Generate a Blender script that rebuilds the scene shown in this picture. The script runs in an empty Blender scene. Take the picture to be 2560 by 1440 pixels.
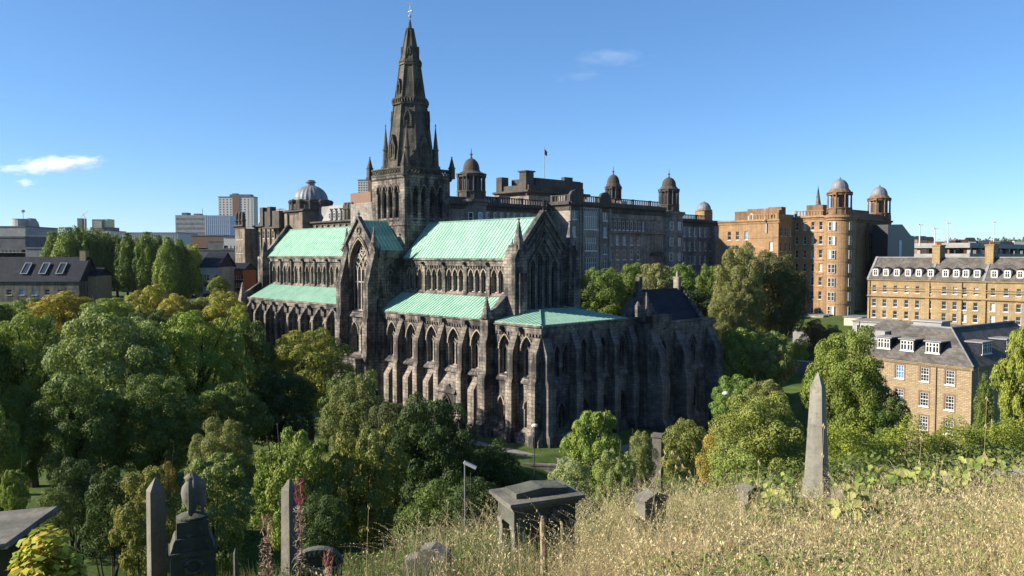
import bpy, math, random
import numpy as np
from math import radians as RAD, sin, cos, pi, sqrt, atan2, atan
from mathutils import Vector, Matrix
from mathutils.geometry import tessellate_polygon

S = bpy.context.scene
COL = S.collection
# ------------------------------------------------------------------ camera, sky, sun, exposure
FPX = 1960.0            # focal length in photo pixels (2560 wide)
EYE = 25.7
PITCH = atan(80 / FPX)
cd = bpy.data.cameras.new('camera')
cam = bpy.data.objects.new('camera', cd)
COL.objects.link(cam)
cam.location = (0, 0, EYE)
cam.rotation_euler = (pi / 2 - PITCH, 0, 0)
cd.sensor_width = 36.0
cd.lens = FPX / 2560 * 36.0
cd.clip_start = 0.1
cd.clip_end = 30000
S.camera = cam

SUN_EL = RAD(27)
SUN_V = Vector((-0.986 * cos(SUN_EL), -0.165 * cos(SUN_EL), sin(SUN_EL)))
w = bpy.data.worlds.new('World')
S.world = w
w.use_nodes = True
wn = w.node_tree
bg = wn.nodes['Background']
sky = wn.nodes.new('ShaderNodeTexSky')
sky.sky_type = 'NISHITA'
sky.sun_disc = False
sky.sun_elevation = SUN_EL
sky.sun_rotation = RAD(-99.5)
sky.altitude = 60
sky.air_density = 0.8
sky.dust_density = 0.15
sky.ozone_density = 8.0
gm_ = wn.nodes.new('ShaderNodeGamma')
gm_.inputs[1].default_value = 0.8
hs_ = wn.nodes.new('ShaderNodeHueSaturation')
hs_.inputs['Saturation'].default_value = 1.07
wn.links.new(sky.outputs[0], gm_.inputs[0])
wn.links.new(gm_.outputs[0], hs_.inputs['Color'])
wn.links.new(hs_.outputs[0], bg.inputs[0])
bg.inputs[1].default_value = 0.102
sl = bpy.data.lights.new('sun', 'SUN')
sl.energy = 4.8
sl.angle = RAD(0.5)
sl.color = (1.0, 0.91, 0.78)
so = bpy.data.objects.new('sun', sl)
COL.objects.link(so)
so.rotation_euler = (-SUN_V).to_track_quat('-Z', 'Y').to_euler()
S.view_settings.view_transform = 'Standard'
S.view_settings.look = 'None'
S.view_settings.exposure = 1.35
S.view_settings.gamma = 1.0
S.render.engine = 'CYCLES'
S.cycles.max_bounces = 6
S.cycles.diffuse_bounces = 3
S.cycles.transparent_max_bounces = 6
S.cycles.volume_bounces = 5
S.cycles.volume_step_rate = 4.0

# ------------------------------------------------------------------ projection helpers (real places from measured angles)
_F = Vector((0, cos(PITCH), -sin(PITCH)))
_U = Vector((0, sin(PITCH), cos(PITCH)))
_R = Vector((1, 0, 0))

def ray(px, py):
    return _F + _R * ((px - 1280) / FPX) + _U * ((720 - py) / FPX)

def at(px, py, Y):
    d = ray(px, py)
    return Vector((0, 0, EYE)) + d * (Y / d.y)

# cathedral axes
AZ = atan2(1860, FPX)
E_AX = Vector((sin(AZ), -cos(AZ), 0))
N_AX = Vector((cos(AZ), sin(AZ), 0))
ORG = Vector((at(1028, 640, 145).x, 145, 0))
ROT = atan2(E_AX.y, E_AX.x)

def wld(x, y, z=0.0):
    return ORG + E_AX * x + N_AX * y + Vector((0, 0, z))

def plx(px, py, x):      # point seen at a pixel lying on the plane east = x, in local axes
    d = ray(px, py); C = Vector((0, 0, EYE))
    t = ((ORG - C).dot(E_AX) + x) / d.dot(E_AX)
    q = C + d * t - ORG
    return (q.dot(E_AX), q.dot(N_AX), q.z)

def ply(px, py, y):
    d = ray(px, py); C = Vector((0, 0, EYE))
    t = ((ORG - C).dot(N_AX) + y) / d.dot(N_AX)
    q = C + d * t - ORG
    return (q.dot(E_AX), q.dot(N_AX), q.z)

# ------------------------------------------------------------------ object helpers
def tag(o, label=None, cat=None, group=None, kind=None):
    if label: o['label'] = label
    if cat: o['category'] = cat
    if group: o['group'] = group
    if kind: o['kind'] = kind
    return o

def thing(name, label, cat, loc=(0, 0, 0), rz=0.0, group=None, scale=None):
    o = bpy.data.objects.new(name, None)
    COL.objects.link(o)
    o.empty_display_size = 0.3
    o.location = loc
    o.rotation_euler = (0, 0, rz)
    if scale: o.scale = scale
    return tag(o, label, cat, group)

def link(name, me, parent=None, loc=None, rz=None, scale=None):
    o = bpy.data.objects.new(name, me)
    COL.objects.link(o)
    if parent is not None: o.parent = parent
    if loc is not None: o.location = loc
    if rz is not None: o.rotation_euler = (0, 0, rz)
    if scale is not None: o.scale = scale
    return o

class MB:
    def __init__(s):
        s.v = []; s.f = []; s.m = []; s.M = None
    def add(s, vs, fs, m=0):
        b = len(s.v)
        if s.M is not None: vs = [tuple(s.M @ Vector(q)) for q in vs]
        s.v.extend([tuple(q) for q in vs])
        for f in fs:
            s.f.append(tuple(b + i for i in f)); s.m.append(m)
        return s
    def box(s, x0, x1, y0, y1, z0, z1, m=0):
        return s.add([(x0, y0, z0), (x1, y0, z0), (x1, y1, z0), (x0, y1, z0), (x0, y0, z1), (x1, y0, z1), (x1, y1, z1), (x0, y1, z1)],
                     [(3, 2, 1, 0), (4, 5, 6, 7), (0, 1, 5, 4), (1, 2, 6, 5), (2, 3, 7, 6), (3, 0, 4, 7)], m)
    def fbox(s, o, th, u0, u1, d0, d1, z0, z1, m=0):
        """box on a facade: u along it, d outward"""
        u = (cos(th), sin(th)); n = (sin(th), -cos(th))
        P = lambda a, d, z: (o[0] + u[0] * a + n[0] * d, o[1] + u[1] * a + n[1] * d, o[2] + z)
        return s.add([P(u0, d1, z0), P(u1, d1, z0), P(u1, d0, z0), P(u0, d0, z0), P(u0, d1, z1), P(u1, d1, z1), P(u1, d0, z1), P(u0, d0, z1)],
                     [(3, 2, 1, 0), (4, 5, 6, 7), (0, 1, 5, 4), (1, 2, 6, 5), (2, 3, 7, 6), (3, 0, 4, 7)], m)
    def prism(s, poly, o, a, b, n, d0, d1, m=0):
        """extrude a 2-D polygon (a, b axes) along n from d0 to d1"""
        o = Vector(o); a = Vector(a); b = Vector(b); n = Vector(n)
        k = len(poly)
        vs = [o + a * p + b * q + n * d0 for p, q in poly] + [o + a * p + b * q + n * d1 for p, q in poly]
        fs = [tuple(range(k - 1, -1, -1)), tuple(range(k, 2 * k))] + [(i, (i + 1) % k, k + (i + 1) % k, k + i) for i in range(k)]
        return s.add(vs, fs, m)
    def side(s, prof, o, th, u0, u1, m=0):
        """profile (d outward, z) extruded along a facade from u0 to u1"""
        u = Vector((cos(th), sin(th), 0)); n = Vector((sin(th), -cos(th), 0))
        return s.prism(prof, Vector(o), n, (0, 0, 1), u, u0, u1, m)
    def lathe(s, prof, c=(0, 0, 0), seg=16, ph=0.0, m=0, cap=True, rib=0.0):
        vs = []; fs = []
        for r, z in prof:
            for k in range(seg):
                a = ph + 2 * pi * k / seg
                rr = r * (1 + (rib if k % 2 else 0))
                vs.append((c[0] + rr * cos(a), c[1] + rr * sin(a), c[2] + z))
        for i in range(len(prof) - 1):
            for k in range(seg):
                k2 = (k + 1) % seg
                fs.append((i * seg + k, i * seg + k2, (i + 1) * seg + k2, (i + 1) * seg + k))
        if cap:
            fs.append(tuple(range(seg - 1, -1, -1)))
            fs.append(tuple((len(prof) - 1) * seg + k for k in range(seg)))
        return s.add(vs, fs, m)
    def tube(s, pts, rs, seg=6, m=0):
        pts = [Vector(p) for p in pts]
        if not isinstance(rs, (list, tuple)): rs = [rs] * len(pts)
        vs = []; fs = []
        for i, p in enumerate(pts):
            t = (pts[min(i + 1, len(pts) - 1)] - pts[max(i - 1, 0)]).normalized()
            a = t.cross(Vector((0, 0, 1)))
            if a.length < 1e-3: a = t.cross(Vector((1, 0, 0)))
            a.normalize(); b = t.cross(a)
            for k in range(seg):
                an = 2 * pi * k / seg
                vs.append(p + (a * cos(an) + b * sin(an)) * rs[i])
        for i in range(len(pts) - 1):
            for k in range(seg):
                k2 = (k + 1) % seg
                fs.append((i * seg + k, i * seg + k2, (i + 1) * seg + k2, (i + 1) * seg + k))
        fs.append(tuple(range(seg - 1, -1, -1)))
        fs.append(tuple((len(pts) - 1) * seg + k for k in range(seg)))
        return s.add(vs, fs, m)
    def strip(s, pts, wd, o, th, d0, d1, m=0):
        """bar of width wd following 2-D points (u, z) on a facade, from depth d0 to d1 outward"""
        u = Vector((cos(th), sin(th), 0)); n = Vector((sin(th), -cos(th), 0)); o = Vector(o)
        for (a0, z0), (a1, z1) in zip(pts[:-1], pts[1:]):
            t = Vector((a1 - a0, z1 - z0)); L = t.length
            if L < 1e-6: continue
            t /= L; q = Vector((-t.y, t.x)) * wd / 2; e = t * wd * .2
            poly = [(a0 - q.x - e.x, z0 - q.y - e.y), (a1 - q.x + e.x, z1 - q.y + e.y), (a1 + q.x + e.x, z1 + q.y + e.y), (a0 + q.x - e.x, z0 + q.y - e.y)]
            s.prism(poly, o, u, (0, 0, 1), n, d0, d1, m)
        return s
    def wall(s, o, th, outer, holes=(), depth=.4, m=0):
        """flat wall seen from outside: outer polygon (u, z), openings with reveals going inward"""
        u = Vector((cos(th), sin(th), 0)); n = Vector((sin(th), -cos(th), 0)); o = Vector(o)
        loops = [outer] + list(holes)
        flat = [p for l in loops for p in l]
        tris = tessellate_polygon([[Vector((p[0], p[1], 0)) for p in l] for l in loops])
        s.add([o + u * p[0] + Vector((0, 0, p[1])) for p in flat], [tuple(t) for t in tris], m)
        for h in holes:
            k = len(h)
            vs = [o + u * p[0] + Vector((0, 0, p[1])) for p in h]
            vs += [q - n * depth for q in vs]
            s.add(vs, [(i, (i + 1) % k, k + (i + 1) % k, k + i) for i in range(k)], m)
        return s
    def roof(s, pts, sp=0.0, rw=.1, rh=.12, thick=.12, m=0, mr=0, off=0.0):
        """planar roof slope, first two points are the eave; sp = spacing of standing seams"""
        P = [Vector(p) for p in pts]
        a = (P[1] - P[0]).normalized(); nrm = Vector((0, 0, 0))
        for i in range(1, len(P) - 1): nrm += (P[i] - P[0]).cross(P[i + 1] - P[0])
        nrm.normalize()
        if nrm.z < 0: nrm = -nrm
        sdir = nrm.cross(a).normalized()
        if sdir.z < 0: sdir = -sdir
        k = len(P)
        vs = P + [p - nrm * thick for p in P]
        s.add(vs, [tuple(range(k)), tuple(range(2 * k - 1, k - 1, -1))] + [(i, (i + 1) % k, k + (i + 1) % k, k + i) for i in range(k)], m)
        if sp <= 0: return s
        q = [((p - P[0]).dot(a), (p - P[0]).dot(sdir)) for p in P]
        t = min(x for x, _ in q) + sp * .5 + off
        tmax = max(x for x, _ in q)
        while t < tmax - .05:
            ys = []
            for i in range(k):
                (x0, y0), (x1, y1) = q[i], q[(i + 1) % k]
                if (x0 - t) * (x1 - t) <= 0 and abs(x1 - x0) > 1e-6:
                    ys.append(y0 + (y1 - y0) * (t - x0) / (x1 - x0))
            if len(ys) >= 2 and max(ys) - min(ys) > .2:
                b0 = P[0] + a * t + sdir * min(ys); b1 = P[0] + a * t + sdir * max(ys)
                h = a * rw / 2; u = nrm * rh; d = nrm * -.01
                s.add([b0 - h + d, b0 + h + d, b1 + h + d, b1 - h + d, b0 - h + u, b0 + h + u, b1 + h + u, b1 - h + u],
                      [(4, 5, 6, 7), (0, 1, 5, 4), (1, 2, 6, 5), (2, 3, 7, 6), (3, 0, 4, 7)], mr)
            t += sp
        return s
    def mesh(s, name, mats):
        me = bpy.data.meshes.new(name)
        me.from_pydata(s.v, [], s.f)
        if not isinstance(mats, (list, tuple)): mats = [mats]
        for mt in mats: me.materials.append(mt)
        if len(mats) > 1: me.polygons.foreach_set('material_index', s.m)
        me.update()
        return me
    def build(s, name, mats, parent=None, loc=None, rz=None, smooth=False):
        me = s.mesh(name, mats)
        if smooth: me.polygons.foreach_set('use_smooth', [True] * len(me.polygons))
        return link(name, me, parent, loc, rz)

def arch(cx, z0, zs, wd, k=1.0, n=6):
    """pointed arch outline, counter-clockwise from bottom left"""
    R = wd * k; c = R - wd / 2
    top = math.acos(c / R)
    right = [(cx - c + R * cos(top * i / n), zs + R * sin(top * i / n)) for i in range(n + 1)]
    left = [(cx + c - R * cos(top * i / n), zs + R * sin(top * i / n)) for i in range(n - 1, -1, -1)]
    return [(cx - wd / 2, z0), (cx + wd / 2, z0)] + right + left

def arch_h(wd, k=1.0):
    R = wd * k; c = R - wd / 2
    return R * sin(math.acos(c / R))

def arch_line(cx, z0, zs, wd, k=1.0, n=6):
    a = arch(cx, z0, zs, wd, k, n)
    return a[1:] + [a[0]]

def rect(u0, u1, z0, z1):
    return [(u0, z0), (u1, z0), (u1, z1), (u0, z1)]

# ------------------------------------------------------------------ materials
def nmat(name):
    m = bpy.data.materials.new(name)
    m.use_nodes = True
    nt = m.node_tree
    return m, nt, nt.nodes['Principled BSDF']

def N(nt, typ, **kw):
    n = nt.nodes.new(typ)
    for k, v in kw.items():
        if k.startswith('i_'):
            n.inputs[k[2:].replace('_', ' ')].default_value = v
        else: setattr(n, k, v)
    return n

def ramp(nt, fac, stops):
    r = nt.nodes.new('ShaderNodeValToRGB')
    e = r.color_ramp.elements
    e[0].position, e[0].color = stops[0][0], c4(stops[0][1])
    e[1].position, e[1].color = stops[-1][0], c4(stops[-1][1])
    for p, c in stops[1:-1]:
        x = e.new(p); x.color = c4(c)
    nt.links.new(fac, r.inputs[0])
    return r.outputs[0]

def c4(c):
    if isinstance(c, (int, float)): c = (c, c, c)
    return (c[0], c[1], c[2], 1.0)

def mix(nt, fac, a, b, mode='MIX'):
    m = nt.nodes.new('ShaderNodeMix')
    m.data_type = 'RGBA'; m.blend_type = mode
    for s, v in ((m.inputs[0], fac), (m.inputs[6], a), (m.inputs[7], b)):
        if isinstance(v, bpy.types.NodeSocket): nt.links.new(v, s)
        elif s.type == 'VALUE': s.default_value = v
        else: s.default_value = c4(v)
    return m.outputs[2]

def objco(nt, sc=(1, 1, 1)):
    t = nt.nodes.new('ShaderNodeTexCoord')
    mp = nt.nodes.new('ShaderNodeMapping')
    mp.inputs['Scale'].default_value = sc
    nt.links.new(t.outputs['Object'], mp.inputs[0])
    return mp.outputs[0]

def noise(nt, vec, scale, detail=4, rough=.6):
    n = nt.nodes.new('ShaderNodeTexNoise')
    n.inputs['Scale'].default_value = scale
    n.inputs['Detail'].default_value = detail
    n.inputs['Roughness'].default_value = rough
    nt.links.new(vec, n.inputs['Vector'])
    return n.outputs[0]

def stone(name, c1, c2, soot, bw=.95, bh=.36, amt=.55, mortar=None, rough=.92, streak=.5, lichen=False):
    """coursed sandstone with soot staining and run-off streaks"""
    m, nt, b = nmat(name)
    L = nt.links
    t = nt.nodes.new('ShaderNodeTexCoord')
    sp = nt.nodes.new('ShaderNodeSeparateXYZ'); L.new(t.outputs['Object'], sp.inputs[0])
    ad = N(nt, 'ShaderNodeMath', operation='ADD'); L.new(sp.outputs[0], ad.inputs[0]); L.new(sp.outputs[1], ad.inputs[1])
    cb = nt.nodes.new('ShaderNodeCombineXYZ'); L.new(ad.outputs[0], cb.inputs[0]); L.new(sp.outputs[2], cb.inputs[1])
    br = nt.nodes.new('ShaderNodeTexBrick')
    L.new(cb.outputs[0], br.inputs['Vector'])
    br.inputs['Scale'].default_value = 1.0
    br.inputs['Brick Width'].default_value = bw
    br.inputs['Row Height'].default_value = bh
    br.inputs['Mortar Size'].default_value = .03
    br.inputs['Bias'].default_value = -.1
    br.inputs['Color1'].default_value = c4(c1)
    br.inputs['Color2'].default_value = c4(c2)
    br.inputs['Mortar'].default_value = c4(mortar if mortar else tuple(x * .45 for x in c1))
    big = noise(nt, objco(nt), .22, 6, .68)
    vs = noise(nt, objco(nt, (1.1, 1.1, .09)), 1.0, 5, .65)
    f1 = ramp(nt, big, [(.4, 0), (.62, 1)])
    f2 = ramp(nt, vs, [(.42, 0), (.68, 1)])
    mx = N(nt, 'ShaderNodeMath', operation='MULTIPLY_ADD'); L.new(f2, mx.inputs[0]); mx.inputs[1].default_value = streak
    m1 = N(nt, 'ShaderNodeMath', operation='MULTIPLY'); L.new(f1, m1.inputs[0]); m1.inputs[1].default_value = amt
    L.new(m1.outputs[0], mx.inputs[2]); mx.use_clamp = True
    col = mix(nt, mx.outputs[0], br.outputs[0], soot)
    fine = noise(nt, objco(nt), 3.2, 3)
    col = mix(nt, .35, col, ramp(nt, fine, [(.3, .25), (.7, .95)]), 'MULTIPLY')
    if lichen:
        col = mix(nt, ramp(nt, noise(nt, objco(nt), 7.0, 6, .75), [(.58, 0), (.75, .55)]), col, (.3, .3, .22))
        col = mix(nt, ramp(nt, noise(nt, objco(nt), 4.0, 5, .7), [(.55, 0), (.7, .7)]), col, (.06, .075, .035))
    L.new(col, b.inputs['Base Color'])
    b.inputs['Roughness'].default_value = rough
    b.inputs['Specular IOR Level'].default_value = .2
    bu = N(nt, 'ShaderNodeBump'); bu.inputs['Strength'].default_value = .5; bu.inputs['Distance'].default_value = .06
    L.new(fine, bu.inputs['Height']); L.new(bu.outputs[0], b.inputs['Normal'])
    return m

def rough_mat(name, c1, c2, scale=1.0, rough=.85, spec=.25, detail=5, lo=.35, hi=.65, sc=(1, 1, 1), bump=0.0, metal=0.0):
    m, nt, b = nmat(name)
    f = noise(nt, objco(nt, sc), scale, detail)
    nt.links.new(ramp(nt, f, [(lo, c1), (hi, c2)]), b.inputs['Base Color'])
    b.inputs['Roughness'].default_value = rough
    b.inputs['Specular IOR Level'].default_value = spec
    b.inputs['Metallic'].default_value = metal
    if bump:
        bu = N(nt, 'ShaderNodeBump'); bu.inputs['Strength'].default_value = bump; bu.inputs['Distance'].default_value = .05
        nt.links.new(f, bu.inputs['Height']); nt.links.new(bu.outputs[0], b.inputs['Normal'])
    return m

def slate_mat(name, c1, c2, rough=.6, bh=.28):
    m, nt, b = nmat(name); L = nt.links
    t = nt.nodes.new('ShaderNodeTexCoord')
    sp = nt.nodes.new('ShaderNodeSeparateXYZ'); L.new(t.outputs['Object'], sp.inputs[0])
    ad = N(nt, 'ShaderNodeMath', operation='ADD'); L.new(sp.outputs[0], ad.inputs[0]); L.new(sp.outputs[1], ad.inputs[1])
    cb = nt.nodes.new('ShaderNodeCombineXYZ'); L.new(ad.outputs[0], cb.inputs[0]); L.new(sp.outputs[2], cb.inputs[1])
    br = nt.nodes.new('ShaderNodeTexBrick'); L.new(cb.outputs[0], br.inputs['Vector'])
    br.inputs['Scale'].default_value = 1.0; br.inputs['Brick Width'].default_value = .5; br.inputs['Row Height'].default_value = bh
    br.inputs['Mortar Size'].default_value = .012
    br.inputs['Color1'].default_value = c4(c1); br.inputs['Color2'].default_value = c4(c2); br.inputs['Mortar'].default_value = c4(tuple(x * .5 for x in c1))
    f = ramp(nt, noise(nt, objco(nt), .5, 5), [(.35, .6), (.7, 1.15)])
    L.new(mix(nt, 1.0, br.outputs[0], f, 'MULTIPLY'), b.inputs['Base Color'])
    b.inputs['Roughness'].default_value = max(rough, .75)
    b.inputs['Specular IOR Level'].default_value = .12
    return m

def copper_mat(name):
    m, nt, b = nmat(name); L = nt.links
    f = noise(nt, objco(nt, (1, 1, .35)), .55, 6, .65)
    col = ramp(nt, f, [(.3, (.2, .365, .272)), (.5, (.245, .42, .315)), (.72, (.29, .465, .355))])
    st = ramp(nt, noise(nt, objco(nt), .13, 5, .7), [(.58, 0), (.75, 1)])
    col = mix(nt, st, col, (.25, .42, .25))
    t = nt.nodes.new('ShaderNodeTexCoord'); sp = nt.nodes.new('ShaderNodeSeparateXYZ'); L.new(t.outputs['Object'], sp.inputs[0])
    cb = nt.nodes.new('ShaderNodeCombineXYZ'); L.new(sp.outputs[0], cb.inputs[0]); L.new(sp.outputs[2], cb.inputs[1])
    br = nt.nodes.new('ShaderNodeTexBrick'); L.new(cb.outputs[0], br.inputs['Vector'])      # sheets of different age
    br.inputs['Scale'].default_value = 1.0; br.inputs['Brick Width'].default_value = .78; br.inputs['Row Height'].default_value = 1.5; br.inputs['Mortar Size'].default_value = .012
    br.inputs['Color1'].default_value = c4((1.12, 1.1, 1.08)); br.inputs['Color2'].default_value = c4((.8, .86, .86)); br.inputs['Mortar'].default_value = c4(.6)
    col = mix(nt, .8, col, br.outputs[0], 'MULTIPLY')
    sk = ramp(nt, noise(nt, objco(nt, (2.6, 2.6, .12)), 1.0, 5, .7), [(.48, 1.0), (.72, .5)])
    col = mix(nt, .75, col, sk, 'MULTIPLY')
    L.new(col, b.inputs['Base Color'])
    b.inputs['Roughness'].default_value = .6
    b.inputs['Specular IOR Level'].default_value = .25
    return m

def leaf_mat(name, trans=.22):
    """leaf colour comes from the plant's own object colour, varied leaf by leaf"""
    m, nt, b = nmat(name); L = nt.links
    oi = nt.nodes.new('ShaderNodeObjectInfo')
    ge = nt.nodes.new('ShaderNodeNewGeometry')
    f = ramp(nt, ge.outputs['Random Per Island'], [(0, .72), (.5, 1.0), (1, 1.3)])
    col = mix(nt, 1.0, oi.outputs['Color'], f, 'MULTIPLY')
    g = ramp(nt, noise(nt, objco(nt), 5.0, 3), [(.35, (.95, .95, .8)), (.7, (1.35, 1.1, .8))])
    col = mix(nt, .8, col, g, 'MULTIPLY')
    L.new(col, b.inputs['Base Color'])
    b.inputs['Roughness'].default_value = .6
    b.inputs['Specular IOR Level'].default_value = .16
    tr = nt.nodes.new('ShaderNodeBsdfTranslucent')
    L.new(mix(nt, 1.0, col, (1.2, 1.3, .5), 'MULTIPLY'), tr.inputs[0])
    ms = nt.nodes.new('ShaderNodeMixShader'); ms.inputs[0].default_value = trans
    L.new(b.outputs[0], ms.inputs[1]); L.new(tr.outputs[0], ms.inputs[2])
    L.new(ms.outputs[0], nt.nodes['Material Output'].inputs[0])
    return m

def plain(name, c, rough=.6, spec=.4, metal=0.0, emit=None):
    m, nt, b = nmat(name)
    f = noise(nt, objco(nt), 2.0, 4)
    nt.links.new(mix(nt, 1.0, c, ramp(nt, f, [(.3, .82), (.7, 1.1)]), 'MULTIPLY'), b.inputs['Base Color'])
    b.inputs['Roughness'].default_value = rough
    b.inputs['Specular IOR Level'].default_value = spec
    b.inputs['Metallic'].default_value = metal
    return m

def glass_mat(name, c, rough=.12, spec=.6):
    m, nt, b = nmat(name)
    oi = nt.nodes.new('ShaderNodeObjectInfo')
    f = ramp(nt, oi.outputs['Random'], [(0, .5), (1, 1.6)])
    nt.links.new(mix(nt, 1.0, c, f, 'MULTIPLY'), b.inputs['Base Color'])
    b.inputs['Roughness'].default_value = rough
    b.inputs['Specular IOR Level'].default_value = spec
    nf = noise(nt, objco(nt), 1.3, 2)
    bu = N(nt, 'ShaderNodeBump'); bu.inputs['Strength'].default_value = .12; bu.inputs['Distance'].default_value = .05
    nt.links.new(nf, bu.inputs['Height']); nt.links.new(bu.outputs[0], b.inputs['Normal'])
    return m

MT = dict(
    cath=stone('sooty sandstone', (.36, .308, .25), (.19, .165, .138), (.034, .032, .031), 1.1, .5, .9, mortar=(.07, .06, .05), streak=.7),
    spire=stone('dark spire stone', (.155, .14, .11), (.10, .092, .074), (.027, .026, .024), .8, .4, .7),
    dark=stone('blackened and shade dark stone', (.25, .232, .21), (.135, .125, .115), (.038, .037, .036), .85, .42, .75, streak=.55),  # also carries the shade of the east end and chapter house in its colour
    mould=stone('pale mouldings', (.46, .39, .31), (.36, .3, .24), (.08, .073, .066), 1.2, .6, .4),
    copper=copper_mat('verdigris copper'),
    seam=rough_mat('copper seams', (.08, .17, .13), (.13, .25, .19), .8, .8),
    glass=glass_mat('leaded glass', (.018, .02, .022), .25, .4),
    pane=glass_mat('window glass', (.03, .036, .042), .08, .7),
    paint=plain('fresh white window paint', (.66, .66, .64), .5),
    blind=plain('white blind behind glass', (.36, .37, .37), .35, .5),
    blue=plain('blue blind behind glass', (.12, .27, .5), .3, .5),
    frame=plain('white window paint', (.5, .49, .46), .5),
    stonef=plain('stone window frame', (.42, .4, .37), .8),
    hosp=stone('grey brown hospital stone', (.39, .34, .29), (.27, .24, .205), (.08, .074, .066), 1.0, .42, .6),
    hospd=stone('sooted hospital cornice', (.12, .107, .093), (.09, .08, .07), (.035, .032, .03), 1.0, .42, .5),
    orange=stone('orange sandstone', (.42, .262, .135), (.34, .205, .1), (.17, .115, .07), 1.0, .42, .45),
    oranged=stone('weathered and shade dark orange stone', (.3, .18, .1), (.23, .14, .08), (.08, .058, .042), 1.0, .42, .5),  # its darker tone also paints the shade of the east walls
    house=stone('buff rubble stone', (.4, .305, .185), (.28, .21, .125), (.18, .14, .09), .55, .22, .3, streak=.2),
    terr=stone('golden sandstone', (.42, .3, .155), (.34, .235, .12), (.19, .14, .08), .9, .36, .45),
    slate=slate_mat('grey slate', (.135, .124, .108), (.085, .079, .071)),
    slated=slate_mat('sky tinted black slate', (.02, .025, .036), (.015, .019, .028)),  # blue of the reflected sky is put into this slate colour
    hospb=stone('brown sooted hospital stone', (.3, .245, .185), (.22, .18, .14), (.06, .053, .046), 1.0, .42, .6),
    lead=rough_mat('grey lead', (.1, .108, .118), (.17, .182, .195), .8, .55, .35, sc=(1, 1, .2)),
    leadl=rough_mat('pale lead', (.15, .145, .138), (.22, .215, .205), .8, .6, .3),
    white=plain('white render', (.46, .45, .42), .8),
    cream=plain('cream render', (.56, .48, .31), .8),
    conc=rough_mat('pale concrete', (.2, .2, .19), (.29, .285, .27), .3, .85),
    concd=rough_mat('dark concrete', (.08, .084, .09), (.13, .13, .135), .3, .85),
    steel=plain('galvanised steel', (.3, .31, .32), .5, .5, .3),
    black=plain('black cladding', (.025, .028, .033), .45),
    redb=stone('red brick', (.42, .14, .07), (.36, .12, .06), (.22, .09, .05), .4, .14, .2, streak=.1),
    brownb=stone('brown brick', (.27, .17, .12), (.22, .14, .1), (.15, .1, .08), .5, .2, .2, streak=.1),
    grave=stone('weathered grave stone', (.2, .185, .155), (.16, .15, .125), (.05, .05, .04), 3, 3, .6, mortar=(.2, .185, .155), streak=.6, lichen=True),
    graved=stone('mossy dark grave stone', (.12, .125, .097), (.1, .1, .08), (.03, .033, .026), 3, 3, .6, mortar=(.085, .09, .07), streak=.6, lichen=True),
    gravel=stone('pale lichened grave stone', (.32, .3, .25), (.26, .245, .205), (.1, .1, .08), 3, 3, .5, mortar=(.32, .3, .25), streak=.6, lichen=True),
    gold=plain('gilded metal', (.8, .72, .5), .3, .5, .9),
    straw=plain('dry straw', (.42, .33, .18), .7),
    iron=plain('black iron', (.02, .02, .022), .5),
    leaf=leaf_mat('leaves'),
    bark=rough_mat('bark', (.03, .026, .02), (.085, .07, .055), 2.0, .95, .1, sc=(3, 3, .6)),
)
# ================================================================== GROUND
def sstep(a, b, x):
    t = np.clip((x - a) / (b - a), 0, 1)
    return t * t * (3 - 2 * t)

def base_z(x, y):
    """valley, cathedral yard, and the rising town beyond"""
    x = np.asarray(x, float); y = np.asarray(y, float)
    lx = (x - ORG.x) * E_AX.x + (y - ORG.y) * E_AX.y
    ly = (x - ORG.x) * N_AX.x + (y - ORG.y) * N_AX.y
    yard = -.45 + 4.0 * sstep(5, -50, lx) - 2.6 * sstep(8, 20, ly) * sstep(70, 40, ly)
    far = 4 + 8 * sstep(-60, -125, lx) + 3.5 * sstep(40, 110, x) * sstep(150, 210, y)
    z = yard + (far - yard) * np.maximum(sstep(-60, -120, lx), sstep(40, 90, ly))
    z = z - 3.5 * sstep(47, 56, lx) * sstep(60, 40, ly) * sstep(30, 0, x - 45)      # the road below the yard wall
    z = z + 2.6 * sstep(25, 60, x) * sstep(60, 90, y) * sstep(170, 130, y)
    r = np.hypot(x, y)
    z = z + 12 * sstep(400, 1500, r) + 60 * sstep(1700, 3600, r) * (.72 + .3 * np.sin(x * .0021 + 1) * np.cos(y * .0013) + .12 * np.sin(x * .006))
    return z

def ground_z(x, y):
    x = np.asarray(x, float); y = np.asarray(y, float)
    yy = np.maximum(y, 1.0)
    u = np.clip(x / np.maximum(yy, 4.0), -.9, .9)
    s = np.interp(u, [-.9, -.46, -.3, 0, .2, .4, .66], [.44, .375, .345, .285, .262, .246, .235])
    yc = np.interp(u, [-.7, -.3, 0, .15, .3, .45, .66], [21, 21, 20, 24, 31, 40, 47])
    hill = 24.05 - s * np.maximum(y, -6)
    hill = hill - np.maximum(y - yc, 0) * .5
    hill = hill + .12 * np.sin(x * 1.1 + y * .7) * np.cos(y * .9 - x * .4)
    b = base_z(x, y)
    k = 2.0
    return np.where(hill - b > 12, hill, np.where(b - hill > 12, b, k * np.log(np.exp(np.clip((hill - b) / k, -30, 30)) + 1) + b))

def gz(x, y): return float(ground_z(x, y))

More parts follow.
